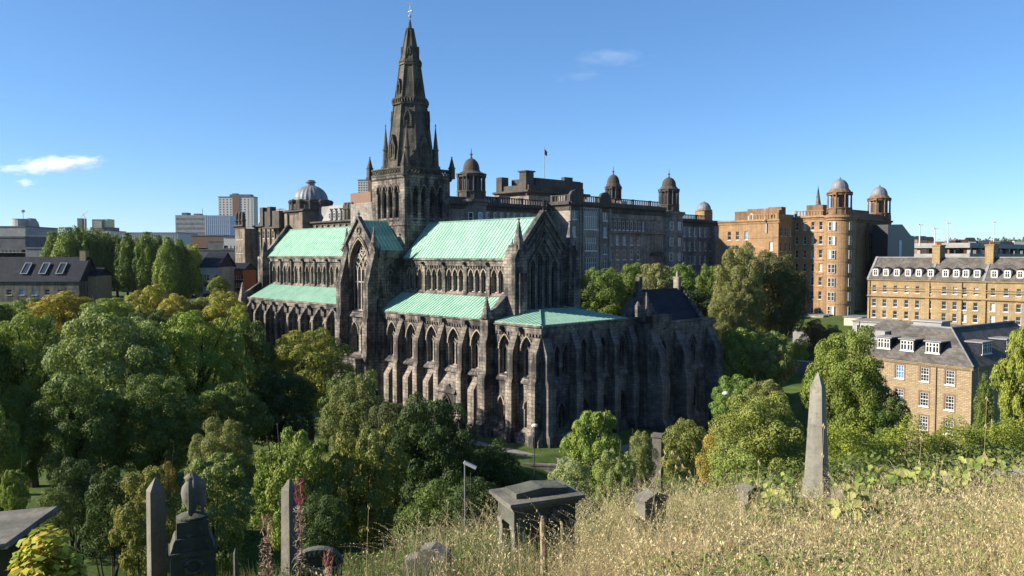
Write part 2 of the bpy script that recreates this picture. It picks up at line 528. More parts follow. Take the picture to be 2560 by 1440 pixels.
def grid_mesh(name, xs, ys, mat, zoff=0.0):
    X, Y = np.meshgrid(xs, ys)
    Z = ground_z(X, Y) + zoff
    nx, ny = len(xs), len(ys)
    v = np.stack([X.ravel(), Y.ravel(), Z.ravel()], 1)
    i = np.arange(nx * ny).reshape(ny, nx)
    f = np.stack([i[:-1, :-1].ravel(), i[:-1, 1:].ravel(), i[1:, 1:].ravel(), i[1:, :-1].ravel()], 1)
    me = bpy.data.meshes.new(name)
    me.from_pydata(v.tolist(), [], f.tolist())
    me.materials.append(mat)
    me.polygons.foreach_set('use_smooth', [True] * len(f))
    return me

def spaced(*segs):
    out = []
    for a, b, st in segs: out += list(np.arange(a, b, st))
    return out

gm, gnt, gb = nmat('grassy ground')
gv = objco(gnt)
gc = ramp(gnt, noise(gnt, gv, .35, 6, .7), [(.3, (.03, .05, .012)), (.5, (.065, .1, .022)), (.7, (.11, .12, .04))])
gf = ramp(gnt, noise(gnt, gv, 6, 4), [(.3, .55), (.7, 1.2)])
gnt.links.new(mix(gnt, 1.0, gc, gf, 'MULTIPLY'), gb.inputs['Base Color'])
gb.inputs['Roughness'].default_value = .95
gb.inputs['Specular IOR Level'].default_value = .1
xs = spaced((-9000, -2000, 700), (-2000, -400, 160), (-400, -120, 28), (-120, -30, 5), (-30, 45, .9), (45, 120, 4), (120, 400, 28), (400, 2000, 160), (2000, 9001, 700))
ys = spaced((-60, -6, 9), (-6, 60, .9), (60, 150, 3), (150, 400, 20), (400, 2000, 120), (2000, 9001, 500))
tag(link('ground', grid_mesh('ground', xs, ys, gm)), kind='structure')
# ================================================================== CATHEDRAL
D90, D180, D270 = pi / 2, pi, 3 * pi / 2
_WC = {}

def circle_pts(cx, cz, r, n=14):
    return [(cx + r * cos(2 * pi * i / n), cz + r * sin(2 * pi * i / n)) for i in range(n + 1)]

def lancet(parent, o, th, cx, z0, zs, wd, k=1.0, lights=1, depth=.45, trac=0, hood=.14, mat='mould', gl='glass', sill=.3, bar=.14, name='window', transom=None, louvre=False):
    key = (round(zs - z0, 2), round(wd, 2), k, lights, depth, trac, hood, mat, gl, sill, bar, transom, louvre)
    if key not in _WC:
        h = zs - z0; b = MB(); O = (0, 0, 0)
        ah = arch_h(wd, k)
        if hood: b.strip(arch_line(0, h * .86, h, wd + .22, k, 7)[1:-1], .2, O, 0, 0, hood)
        b.strip(arch_line(0, 0, h, wd - .08, k, 7), .13, O, 0, -depth + .03, -depth + .24)
        lw = wd / lights
        if trac: hh = h - lw * .3
        else: hh = h
        for i in range(1, lights):
            x = -wd / 2 + lw * i
            b.box(x - bar / 2, x + bar / 2, depth - .2, depth - .02, 0, hh + (0 if trac else ah * .8))
        if lights > 1 and trac:
            for i in range(lights):
                x = -wd / 2 + lw * (i + .5)
                b.strip(arch_line(x, hh, hh, lw - bar, 1.0, 4)[1:-1], bar * .8, O, 0, -depth + .04, -depth + .18)
        if trac == 1:
            b.strip(circle_pts(0, h + ah * .42, ah * .3), bar * .9, O, 0, -depth + .04, -depth + .18)
        if trac == 2:      # flowing tracery of a great window
            for sx in (-1, 1):
                b.strip(arch_line(sx * wd * .25, hh, hh, wd * .5, 1.15, 6)[1:-1], bar * 1.1, O, 0, -depth + .04, -depth + .2)
                b.strip(circle_pts(sx * wd * .25, hh + wd * .27, wd * .105, 10), bar * .7, O, 0, -depth + .04, -depth + .18)
                b.strip(circle_pts(sx * wd * .13, h + ah * .42, wd * .1, 10), bar * .7, O, 0, -depth + .04, -depth + .18)
            b.strip(circle_pts(0, h + ah * .62, wd * .15, 14), bar, O, 0, -depth + .04, -depth + .2)
            for q in range(6):
                a = q * pi / 3
                b.strip([(0, h + ah * .62), (wd * .15 * cos(a), h + ah * .62 + wd * .15 * sin(a))], bar * .6, O, 0, -depth + .05, -depth + .16)
        if transom:
            b.box(-wd / 2, wd / 2, depth - .2, depth - .02, transom, transom + bar)
        if louvre:
            z = .5
            while z < h + ah * .5:
                b.prism([(depth - .1, z), (depth - .06, z - .04), (depth - .32, z - .3), (depth - .36, z - .26)], (-wd / 2 + .05, 0, 0), (0, 1, 0), (0, 0, 1), (1, 0, 0), 0, wd - .1)
                z += .55
        if sill:
            b.side([(-depth, 0), (.12, 0 - sill * .6), (.12, -sill), (-.02, -sill), (-depth, sill * .5)], O, 0, -wd / 2 - .04, wd / 2 + .04)
        fm = b.mesh('window', MT[mat])
        p = MB(); q = arch(0, -.02, h, wd + .02, k)
        p.add([(x, depth, z) for x, z in q], [tuple(range(len(q)))])
        _WC[key] = (fm, p.mesh('pane', MT[gl]))
    fm, pm = _WC[key]
    u = Vector((cos(th), sin(th), 0))
    ob = link(name, fm, parent, Vector(o) + u * cx + Vector((0, 0, z0)), th)
    link('pane', pm, ob)
    return ob

cath = thing('cathedral', 'dark medieval stone cathedral with green copper roofs and a tall central spire', 'cathedral', ORG, ROT)
GZ = -0.6

def pinnacle(parent, x, y, z0, base, h, mat='cath', seg=4, shaft=0.0, name='pinnacle'):
    b = MB()
    r = base * .7071 if seg == 4 else base * .54
    ph = pi / 4 if seg == 4 else pi / 8
    prof = [(r, 0), (r, shaft)] if shaft else [(r, 0)]
    prof += [(r * 1.2, shaft + .02), (r * 1.2, shaft + .16), (r * .92, shaft + .18), (r * .14, shaft + h * .93), (r * .3, shaft + h * .94), (r * .3, shaft + h * .97), (.02, shaft + h)]
    b.lathe(prof, (0, 0, 0), seg, ph)
    return b.build(name, MT[mat], parent, (x, y, z0))

def coping(b, x0, y0, z0, x1, y1, z1, th, wd=.5, up=.3, m=0):
    """raking coping between two points"""
    a = Vector((x0, y0, z0)); c = Vector((x1, y1, z1))
    t = (c - a).normalized(); sidev = Vector((sin(th), -cos(th), 0)); nn = sidev.cross(t).normalized()
    if nn.z < 0: nn = -nn
    vs = []
    for p in (a, c):
        for sx in (-1, 1):
            for sz in (0, 1):
                vs.append(p + sidev * (sx * wd / 2) + nn * (up if sz else -.08))
    b.add(vs, [(0, 1, 3, 2), (4, 6, 7, 5), (0, 4, 5, 1), (2, 3, 7, 6), (1, 5, 7, 3), (0, 2, 6, 4)], m)

# ---- bays of the long walls
BAY = [5.45 + 5.48 * i for i in range(6)]          # choir: 5.45 .. 32.85
NBAY = [-45.0 + 4.87 * i for i in range(9)]         # nave: -45 .. -6
# choir clerestory
for (x0, x1, bays, nl, rz0, nm) in ((5.2, 34.0, BAY, 3, 25.25, 'choir'), (-46.8, -5.2, NBAY, 2, 25.6, 'nave')):
    b = MB(); holes = []; wins = []
    for a, c in zip(bays[:-1], bays[1:]):
        L = c - a
        if nl == 3: cs = [a + L * .5 + d for d in (-1.5, 0, 1.5)]; wd = 1.12
        else: cs = [a + L * .5 + d for d in (-1.08, 1.08)]; wd = 1.25
        for cx in cs:
            holes.append(arch(cx, 19.95, 22.5, wd, 1.1)); wins.append((cx, wd))
    b.wall((0, -5.2, 0), 0, [(x0, 15), (x1, 15), (x1, rz0), (x0, rz0)], holes, .5)
    b.add([(x0, 5.2, 15), (x1, 5.2, 15), (x1, 5.2, rz0), (x0, 5.2, rz0)], [(0, 1, 2, 3)])
    for c in bays:      # shafts between bays
        b.fbox((0, -5.2, 0), 0, c - (.42 if nl == 3 else .18), c + (.42 if nl == 3 else .18), -.1, .32 if nl == 3 else .5, 19.4, rz0 - 1.1)
    b.side([(-.02, 19.2), (.35, 19.3), (.35, 19.45), (-.02, 19.9)], (0, -5.2, 0), 0, x0, x1)
    b.build('clerestory_wall', MT['cath'], cath)
    for cx, wd in wins: lancet(cath, (0, -5.2, 0), 0, cx, 19.95, 22.5, wd, 1.1, 1, .5, hood=.12, sill=.35)
    b = MB()
    b.side([(-.2, rz0 - 1.15), (.3, rz0 - 1.1), (.3, rz0 - .35), (.55, rz0 - .25), (.55, rz0), (-.2, rz0 + .05)], (0, -5.2, 0), 0, x0 + .02, x1 - .6)
    b.side([(-.2, rz0 - 1.15), (.3, rz0 - 1.1), (.3, rz0 - .35), (.55, rz0 - .25), (.55, rz0), (-.2, rz0 + .05)], (0, 5.2, 0), D180, -x1 + .6, -x0 - .02)
    t = x0 + .4
    while t < x1 - .8 and nl == 3:
        b.fbox((0, -5.2, 0), 0, t, t + .3, -.02, .26, rz0 - 1.5, rz0 - 1.12); t += .62
    b.build('parapet', MT['cath'], cath)
    gm_m = MB().box(-.25, .25, -.85, -.3, 0, .45).mesh('gargoyle', MT['dark'])
    for c in bays[1:]: link('gargoyle', gm_m, cath, (c - .05, -5.2, rz0 - .95))
    rx1 = x1 - .25 if nl == 3 else -3.0
    b = MB()
    b.roof([(x0, -5.55, rz0 + .1), (rx1, -5.55, rz0 + .1), (rx1, 0, 31.6), (x0, 0, 31.6)], (.78 if nl == 3 else .8), .1, .055, m=0, mr=1)
    b.roof([(rx1, 5.55, rz0 + .1), (x0, 5.55, rz0 + .1), (x0, 0, 31.6), (rx1, 0, 31.6)], .78, .1, .055, m=0, mr=1)
    b.box(x0, rx1, -.12, .12, 31.4, 31.75, 1)
    b.build('copper_roof', [MT['copper'], MT['seam']], cath)

# choir east gable with its four tall lancets
b = MB(); holes = []; EW = []
for cy, zt in ((-2.35, 24.0), (-.8, 25.1), (.8, 25.1), (2.35, 24.0)):
    holes.append(arch(cy, 17.6, zt, 1.18, 1.15)); EW.append((cy, zt))
b.wall((34, 0, 0), D90, [(-5.6, 14), (5.6, 14), (5.6, 26.0), (0, 32.4), (-5.6, 26.0)], holes, .6)
b.strip([(-3.1, 18), (-3.1, 24.6), (0, 28.6), (3.1, 24.6), (3.1, 18)], .35, (34, 0, 0), D90, 0, .3)
b.strip([(-4.4, 26.2), (0, 31.2), (4.4, 26.2)], .25, (34, 0, 0), D90, 0, .25)
b.strip([(-3.6, 26.0), (0, 30.1), (3.6, 26.0)], .2, (34, 0, 0), D90, 0, .2)
b.strip(circle_pts(0, 28.2, .75), .22, (34, 0, 0), D90, 0, .2)
b.strip(arch_line(0, 26.2, 27.8, 1.9, 1.1)[1:-1], .2, (34, 0, 0), D90, 0, .2)
for sy in (-1, 1):
    for q in range(3): b.strip([(sy * (3.5 + .45 * q), 17.6), (sy * (3.5 + .45 * q), 25.3)], .14, (34, 0, 0), D90, 0, .2)
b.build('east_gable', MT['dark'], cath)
for cy, zt in EW: lancet(cath, (34, 0, 0), D90, cy, 17.6, zt, 1.18, 1.15, 2, .6, trac=1, mat='dark', sill=.3)
b = MB()
for sy in (-1, 1): coping(b, 34, sy * 5.9, 25.8, 34, 0, 32.5, D90, .9, .35)
b.lathe([(.3, 0), (.12, .3), (.1, .7), (.3, .85), (.1, 1.0), (.06, 1.5), (.02, 1.7)], (34, 0, 32.5), 6)
b.build('coping', MT['dark'], cath)
for sy in (-1, 1):
    b = MB()
    b.box(32.7, 35.2, sy * 5.9 - 1.2, sy * 5.9 + 1.2, 14, 25.2)
    b.side([(-1.2, 25.2), (1.25, 25.2), (.2, 27.3), (-1.2, 27.5)], (33.95, sy * 5.9, 0), 0 if sy < 0 else D180, -1.25, 1.2)
    b.box(33.2, 34.9, sy * 5.7 - .85, sy * 5.7 + .85, 25.2, 27.3)
    b.fbox((35.2, 0, 0), D90, sy * 5.9 - .7, sy * 5.9 + .7, -.1, .55, 14, 23.2)
    b.build('corner_turret', MT['cath'], cath)
    pinnacle(cath, 34.4, sy * 5.6, 27.3, 1.2, 4.0, 'dark')
    for q in (-1, 1): pinnacle(cath, 34.4 + q * .75, sy * 6.2, 26.6, .4, 1.7, 'dark')

# ---- aisles
BUTT = [(-.3, GZ), (1.8, GZ), (1.8, .9), (1.5, 1.4), (1.5, 8.0), (1.25, 8.7), (1.25, 12.2), (.12, 15.3), (-.3, 15.3)]
bm = MB().side(BUTT, (0, 0, 0), 0, -.56, .56).mesh('buttress', MT['cath'])
def buttress(mesh, x, y, th):
    return link('buttress', mesh, cath, (x, y, 0), th)

# choir south aisle wall
b = MB(); holes = []; W = []
for a, c in zip(BAY[:-1], BAY[1:]):
    cx = (a + c) / 2 + .05
    holes.append(arch(cx, 8.8, 12.3, 2.7, .95)); W.append(cx)
    if cx > 28: pass
b.wall((0, -10, 0), 0, [(5.2, GZ), (33.4, GZ), (33.4, 16.4), (5.2, 16.4)], holes, .75)
b.add([(5.2, 10, GZ), (33.4, 10, GZ), (33.4, 10, 16.4), (5.2, 10, 16.4)], [(0, 1, 2, 3)])
b.side([(-.02, 7.9), (.5, 7.9), (.5, 8.1), (-.02, 8.75)], (0, -10, 0), 0, 5.3, 33.2)
b.side([(-.02, GZ), (.5, GZ), (.5, .5), (-.02, 1.0)], (0, -10, 0), 0, 5.3, 33.2)
b.build('aisle_wall', MT['cath'], cath)
for cx in W: lancet(cath, (0, -10, 0), 0, cx, 8.8, 12.3, 2.7, .95, 3, .75, trac=1, hood=.2, sill=.45, bar=.2)
b = MB()
b.side([(-.2, 15.3), (.25, 15.35), (.25, 16.0), (.42, 16.1), (.42, 16.35), (-.2, 16.4)], (0, -10, 0), 0, 4.0, 32.2)
t = 4.2
while t < 32:
    b.fbox((0, -10, 0), 0, t, t + .3, -.02, .24, 14.95, 15.34); t += .62
b.build('parapet', MT['cath'], cath)
b = MB()
b.roof([(4.0, -10.35, 16.45), (32.6, -10.35, 16.45), (32.6, -5.3, 19.5), (4.0, -5.3, 19.5)], .74, .1, .055, m=0, mr=1)
b.build('copper_roof', [MT['copper'], MT['seam']], cath)
MB().roof([(32.6, 10.35, 16.45), (4.0, 10.35, 16.45), (4.0, 5.3, 19.5), (32.6, 5.3, 19.5)], 0).build('copper_roof', MT['copper'], cath)
for x in BAY[1:-1]: buttress(bm, x, -10, 0)
gm_m = MB().box(0, .6, -.95, -.3, 0, .6).mesh('gargoyle', MT['dark'])
for x in BAY[1:-1]: link('gargoyle', gm_m, cath, (x + .35, -10, 15.45))
# low half-height buttresses and a gabled porch between the main ones
mb2 = MB().side([(-.2, GZ), (1.7, GZ), (1.7, .5), (1.4, .9), (1.4, 5.9), (.05, 7.8), (-.2, 7.8)], (0, 0, 0), 0, -.68, .68).mesh('low_buttress', MT['cath'])
for x in (8.3, 13.75, 19.2, 30.15): link('low_buttress', mb2, cath, (x, -10, 0), 0)
b = MB()
b.wall((24.7, -11.6, 0), 0, [(-2.0, GZ), (2.0, GZ), (2.0, 4.6), (0, 6.6), (-2.0, 4.6)], [arch(0, GZ + .1, 2.6, 1.7, 1.0)], .8)
b.box(22.7, 22.72, -11.6, -10.02, GZ, 4.6); b.box(26.68, 26.7, -11.6, -10.02, GZ, 4.6)
b.strip(arch_line(0, 2.2, 2.6, 2.3, 1.0)[1:-1], .25, (24.7, -11.6, 0), 0, 0, .2)
for sx in (-1, 1): b.box(24.7 + sx * 1.25 - .12, 24.7 + sx * 1.25 + .12, -11.9, -11.6, GZ, 2.4)
b.roof([(22.5, -11.9, 4.9), (26.9, -11.9, 4.9), (26.9, -10.02, 8.0), (22.5, -10.02, 8.0)], 0, thick=.25)
pr = b.build('porch', MT['cath'], cath)
MB().add([(23.9, -10.85, GZ), (25.5, -10.85, GZ), (25.5, -10.85, 4.2), (23.9, -10.85, 4.2)], [(0, 1, 2, 3)]).build('door', MT['black'], pr)
# big buttress and pinnacle where aisle meets the eastern chapels
b = MB()
b.side([(-.3, GZ), (2.2, GZ), (2.2, 1.2), (1.85, 1.8), (1.85, 8.0), (1.5, 8.8), (1.5, 13.3), (1.15, 14.2), (1.15, 16.6), (-.3, 16.6)], (32.9, -10, 0), 0, -.82, .82)
b.build('buttress', MT['cath'], cath)
pinnacle(cath, 33.0, -10.7, 16.6, 1.3, 3.2, 'cath')
b = MB()
b.prism([(-11.0, 14.0), (-5.3, 14.0), (-5.3, 20.6), (-10.2, 16.9), (-11.0, 16.9)], (0, 0, 0), (0, 1, 0), (0, 0, 1), (1, 0, 0), 32.7, 33.4)
coping(b, 33.05, -10.4, 16.9, 33.05, -5.3, 20.9, D90, .95, .35)
b.build('aisle_end_wall', MT['dark'], cath)
MB().prism([(11.0, 14.0), (5.3, 14.0), (5.3, 20.6), (10.2, 16.9)], (0, 0, 0), (0, 1, 0), (0, 0, 1), (1, 0, 0), 32.7, 33.4).build('aisle_end_wall', MT['dark'], cath)

# ---- eastern chapels (ambulatory)
AX = 43.4
b = MB(); holes = []; W = []
for cx in (36.2, 40.7):
    holes.append(arch(cx, 8.8, 12.4, 2.3, 1.0)); W.append((cx, 8.8, 12.4, 2.3, 2, 1))
for cx in (35.35, 36.75, 40.7):
    holes.append(arch(cx, 1.6, 4.4, 1.05, 1.2)); W.append((cx, 1.6, 4.4, 1.05, 1, 0))
b.wall((0, -10, 0), 0, [(33.4, GZ), (AX, GZ), (AX, 16.2), (33.4, 16.2)], holes, .7)
b.side([(-.02, 7.9), (.3, 7.9), (.3, 8.1), (-.02, 8.7)], (0, -10, 0), 0, 33.5, AX)
b.side([(-.02, GZ), (1.0, GZ), (1.0, .4), (-.02, 1.7)], (0, -10, 0), 0, 33.6, AX + .4)
for sx in (36.05,): b.strip([(sx, 1.6), (sx, 5)], .2, (0, -10, 0), 0, 0, .12)
b.build('chapel_wall', MT['cath'], cath)
for cx, z0, zs, wd, li, tr in W: lancet(cath, (0, -10, 0), 0, cx, z0, zs, wd, 1.0 if tr else 1.2, li, .7, trac=tr, hood=.2, sill=.4, bar=.22)
b = MB(); holes = []; W = []
for cy in (-7.0, -5.2): holes.append(arch(cy, 8.9, 12.2, 1.05, 1.15)); W.append((cy, 8.9, 12.2, 1.05))
for cy in (-1.45, 2.75, 7.3): holes.append(arch(cy, 8.9, 12.4, 1.5, 1.1)); W.append((cy, 8.9, 12.4, 1.5))
for cy in (-6.1, -1.2, 3.2, 7.6): holes.append(arch(cy, 1.2, 3.6, 1.6, 1.1)); W.append((cy, 1.2, 3.6, 1.6))
b.wall((AX, 0, 0), D90, [(-10, GZ), (11.5, GZ), (11.5, 16.2), (-10, 16.2)], holes, .7)
b.side([(-.02, 7.7), (.35, 7.7), (.35, 7.95), (-.02, 8.7)], (AX, 0, 0), D90, -9.9, 11.4)
b.side([(-.02, GZ), (.6, GZ), (.6, .3), (-.02, .9)], (AX, 0, 0), D90, -9.9, 11.4)
b.build('chapel_wall', MT['dark'], cath)  # east face in darker stone: its shade is put into the colour
for cy, z0, zs, wd in W: lancet(cath, (AX, 0, 0), D90, cy, z0, zs, wd, 1.1, 2 if wd > 1.2 else 1, .7, trac=1 if wd > 1.2 else 0, mat='dark', hood=.22, sill=.4, bar=.16)
cb = MB().side([(-.3, GZ), (1.7, GZ), (1.7, .6), (1.4, 1.1), (1.4, 7.7), (1.15, 8.5), (1.15, 12.6), (.1, 15.0), (-.3, 15.0)], (0, 0, 0), 0, -.65, .65).mesh('buttress', MT['dark'])
for cy in (-3.55, .9, 4.9, 9.4): buttress(cb, AX, cy, D90)
buttress(MB().side(BUTT, (0, 0, 0), 0, -.6, .6).mesh('buttress', MT['cath']), 38.4, -10, 0)
# corner: two clasping buttresses
cc = MB().side([(-.3, GZ), (1.5, GZ), (1.5, .9), (1.2, 1.4), (1.2, 8.2), (.95, 8.9), (.95, 12.2), (.1, 14.4), (-.3, 14.4)], (0, 0, 0), 0, -.75, .75).mesh('buttress', MT['cath'])
buttress(cc, 42.6, -10, 0); buttress(MB().side([(-.3, GZ), (1.5, GZ), (1.5, .9), (1.2, 1.4), (1.2, 8.2), (.95, 8.9), (.95, 12.2), (.1, 14.4), (-.3, 14.4)], (0, 0, 0), 0, -.75, .75).mesh('buttress', MT['dark']), AX, -9.1, D90)
b = MB()
pp = [(-.2, 14.9), (.22, 14.95), (.22, 15.75), (.45, 15.9), (.45, 16.2), (-.2, 16.25)]
b.side(pp, (0, -10, 0), 0, 33.9, AX + .2)
t = 34.2
while t < AX:
    b.fbox((0, -10, 0), 0, t, t + .3, -.02, .2, 14.55, 14.94); t += .62
b.build('parapet', MT['cath'], cath)
b = MB(); b.side(pp, (AX, 0, 0), D90, -10.2, 11.4); b.build('parapet', MT['dark'], cath)
for x in (35.4, 39.3): link('gargoyle', gm_m, cath, (x, -10, 15.2))
ez = 16.3; E0 = AX + .3
b = MB()
b.roof([(34.1, -10.3, ez), (E0, -10.3, ez), (37.3, -4.0, 17.6), (34.1, -4.0, 17.6)], .74, .1, .055, m=0, mr=1)
b.roof([(E0, -10.3, ez), (E0, 8.5, ez), (37.3, 4.4, 17.6), (37.3, -4.0, 17.6)], .74, .1, .055, m=0, mr=1)
b.roof([(E0, 8.5, ez), (34.1, 10.3, ez), (34.1, 4.4, 17.9), (37.3, 4.4, 17.6)], 0)
b.roof([(34.1, -4.0, 17.6), (37.3, -4.0, 17.6), (37.3, 4.4, 17.6), (34.1, 4.4, 17.6)], 0)
b.tube([(E0, -10.3, ez + .12), (37.3, -4.0, 17.75)], .12, 5, 1)
b.build('copper_roof', [MT['copper'], MT['seam']], cath)

# ---- chapter house at the north-east corner
b = MB()
b.wall((46, 0, 0), D90, [(11.0, -3.2), (28.5, -3.2), (28.5, 15.3), (11.0, 15.3)], [arch(14.2, 8.6, 11.3, 1.5, 1.1), arch(22.6, 8.6, 11.3, 1.6, 1.1), arch(14.3, 1.2, 3.4, 1.3, 1.2), arch(22.8, 1.2, 3.4, 1.3, 1.2)], .6)
b.add([(33, 28.5, -3.2), (46, 28.5, -3.2), (46, 28.5, 15.3), (33, 28.5, 15.3)], [(0, 1, 2, 3)])
b.add([(33, 11, -3.2), (46, 11, -3.2), (46, 11, 15.3), (33, 11, 15.3)], [(3, 2, 1, 0)])
b.add([(33, 11, -3.2), (33, 28.5, -3.2), (33, 28.5, 15.3), (33, 11, 15.3)], [(0, 1, 2, 3)])
b.add([(33, 11, 14.6), (46, 11, 14.6), (46, 28.5, 14.6), (33, 28.5, 14.6)], [(0, 1, 2, 3)])
b.side([(-.02, 7.3), (.4, 7.3), (.4, 7.55), (-.02, 8.3)], (46, 0, 0), D90, 11, 28.4)
b.side([(-.02, -3.2), (.7, -3.2), (.7, 0), (-.02, .7)], (46, 0, 0), D90, 11, 28.9)
b.side([(-.3, 14.2), (.25, 14.3), (.25, 15.1), (.42, 15.2), (.42, 15.5), (-.3, 15.5)], (46, 0, 0), D90, 14.6, 28.6)
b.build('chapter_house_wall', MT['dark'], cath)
for cy, z0, zs, wd in ((14.2, 8.6, 11.3, 1.5), (22.6, 8.6, 11.3, 1.6), (14.3, 1.2, 3.4, 1.3), (22.8, 1.2, 3.4, 1.3)):
    lancet(cath, (46, 0, 0), D90, cy, z0, zs, wd, 1.1 if z0 > 5 else 1.2, 2, .6, trac=1, mat='dark', hood=.2, sill=.4)
ch = MB().side([(-.3, -3.2), (3.0, -3.2), (3.0, .2), (2.5, 1.0), (2.5, 6.8), (2.0, 7.9), (2.0, 10.5), (.1, 13.9), (-.3, 13.9)], (0, 0, 0), 0, -1.0, 1.0).mesh('buttress', MT['dark'])
for y in (11.9, 18.3, 27.4): buttress(ch, 46, y, D90)
b = MB()
b.roof([(43.6, 17.4, 15.0), (43.6, 29.4, 15.0), (39.3, 28.6, 20.2), (39.3, 17.4, 20.2)], 0, thick=.2)
b.roof([(35.0, 29.4, 15.0), (35.0, 17.4, 15.0), (39.3, 17.4, 20.2), (39.3, 28.6, 20.2)], 0, thick=.2)
b.build('slate_roof', MT['slated'], cath)
b = MB()          # crow-stepped gables
for y, top in ((17.0, 21.4), (28.9, 20.6)):
    zz = 15.0; xh = 4.5
    while xh > .3:
        b.box(39.3 - xh, 39.3 + xh, y - .4, y + .4, zz, zz + .62); zz += .6; xh -= (.52 if top > 21 else .5)
b.box(38.9, 39.7, 16.6, 17.4, 20.2, 22.3)
b.build('crow_stepped_gable', MT['dark'], cath)
b = MB(); b.box(38.6, 39.6, 27.7, 28.6, 19.8, 21.9); b.box(38.5, 39.7, 27.6, 28.7, 21.9, 22.1); b.lathe([(.28, 0), (.22, .9)], (39.1, 28.15, 22.1), 8)
b.build('chimney', MT['mould'], cath)
b = MB(); b.box(44.9, 46.2, 11.4, 16.4, 14.6, 16.6); b.lathe([(.9, 16.6), (.9, 17.3), (.1, 20.2)], (45.6, 10.6, 0), 4, pi / 4); b.lathe([(.45, 16.6), (.5, 18.2), (.1, 18.9)], (45.7, 8.4, 0), 6)
b.build('corner_turret', MT['dark'], cath)

# ---- transept
TY = -11.0
b = MB()
b.wall((-.3, TY, 0), 0, [(-5.0, GZ), (5.0, GZ), (5.0, 26.9), (0, 32.2), (-5.0, 26.9)], [arch(.0, 16.0, 23.6, 6.0, .95), arch(-1.45, 8.6, 12.0, 2.3, 1.0), arch(1.55, 8.6, 12.0, 2.3, 1.0)], 1.0)
for x in (-5.3, 4.7): b.add([(x, TY, GZ), (x, -5, GZ), (x, -5, 26.9), (x, TY, 26.9)], [(0, 1, 2, 3)])
b.strip(arch_line(.0, 16.5, 23.6, 6.9, .95, 8)[1:-1], .35, (-.3, TY, 0), 0, 0, .22)
b.strip(circle_pts(0, 30.2, .55, 10), .25, (-.3, TY, 0), 0, 0, .2)
b.side([(-.02, 14.9), (.4, 15.0), (.4, 15.2), (-.02, 15.9)], (-.3, TY, 0), 0, -3.4, 3.4)
b.side([(-.2, 25.2), (.3, 25.3), (.3, 26.2), (.45, 26.3), (.45, 26.7), (-.2, 26.8)], (4.7, 0, 0), D90, TY + .6, -5.2)
b.add([(-5.3, 11, GZ), (4.7, 11, GZ), (4.7, 11, 26.9), (-.3, 11, 32.2), (-5.3, 11, 26.9)], [(0, 1, 2, 3, 4)])
b.add([(4.7, 5, GZ), (4.7, 11, GZ), (4.7, 11, 26.9), (4.7, 5, 26.9)], [(0, 1, 2, 3)])
b.strip(arch_line(-8.0, 19.6, 22.2, 2.2, 1.1)[0:], .25, (4.7, 0, 0), D90, 0, .15)
b.build('transept_wall', MT['cath'], cath)
lancet(cath, (-.3, TY, 0), 0, .0, 16.0, 23.6, 6.0, .95, 5, 1.0, trac=2, hood=.2, sill=.5, bar=.26, transom=5.0)
for cx in (-1.45, 1.55): lancet(cath, (-.3, TY, 0), 0, cx, 8.6, 12.0, 2.3, 1.0, 2, 1.0, trac=1, hood=.2, sill=.5, bar=.18)
lancet(cath, (4.7, 0, 0), D90, -8.0, 19.6, 22.2, 1.6, 1.1, 2, .02, trac=1, hood=0, mat='dark', sill=0)
b = MB()
for sx in (-1, 1): coping(b, -.3 + sx * 5.3, TY, 26.6, -.3, TY, 32.4, 0, .8, .3)
b.lathe([(.25, 0), (.1, .3), (.25, .6), (.05, .9), (.03, 1.3)], (-.3, TY, 32.5), 6)
b.build('coping', MT['dark'], cath)
b = MB()
b.roof([(4.95, TY + .3, 26.7), (4.95, -4.8, 26.7), (-.3, -4.8, 32.0), (-.3, TY + .3, 32.0)], .74, .1, .055, m=0, mr=1)
b.roof([(-5.55, -4.8, 26.7), (-5.55, TY + .3, 26.7), (-.3, TY + .3, 32.0), (-.3, -4.8, 32.0)], .74, .1, .055, m=0, mr=1)
b.build('copper_roof', [MT['copper'], MT['seam']], cath)
b = MB(); b.roof([(4.95, 4.8, 26.7), (4.95, 11, 26.7), (-.3, 11, 32.0), (-.3, 4.8, 32.0)], 0)
b.roof([(-5.55, 11, 26.7), (-5.55, 4.8, 26.7), (-.3, 4.8, 32.0), (-.3, 11, 32.0)], 0)
b.build('copper_roof', MT['copper'], cath)
tb = MB().side([(-.4, GZ), (2.3, GZ), (2.3, 8.2), (2.0, 9.0), (2.0, 14.8), (1.75, 15.4), (1.75, 20.9), (.25, 26.4), (.25, 27.4), (-.4, 27.4)], (0, 0, 0), 0, -.72, .72).mesh('buttress', MT['cath'])
for x in (-4.45, 4.25): buttress(tb, x, TY, 0)
buttress(MB().side([(-.4, GZ), (1.5, GZ), (1.5, 15.0), (.25, 18.4), (-.4, 18.4)], (0, 0, 0), 0, -.8, .8).mesh('buttress', MT['cath']), 4.7, TY + .9, D90)
for x in (-4.45, 4.25):
    pinnacle(cath, x, TY + .1, 27.4, .95, 3.0, 'cath', shaft=.3)
pinnacle(cath, 5.0, TY + .8, 25.6, .6, 2.2, 'dark')
# low projecting aisle with flat parapet south of the transept
b = MB()
b.box(-3.4, 3.9, -14.6, -11.0, GZ, 8.0); b.box(-3.6, 4.1, -14.8, -10.98, 8.0, 8.35)
b.build('low_chapel', MT['cath'], cath)

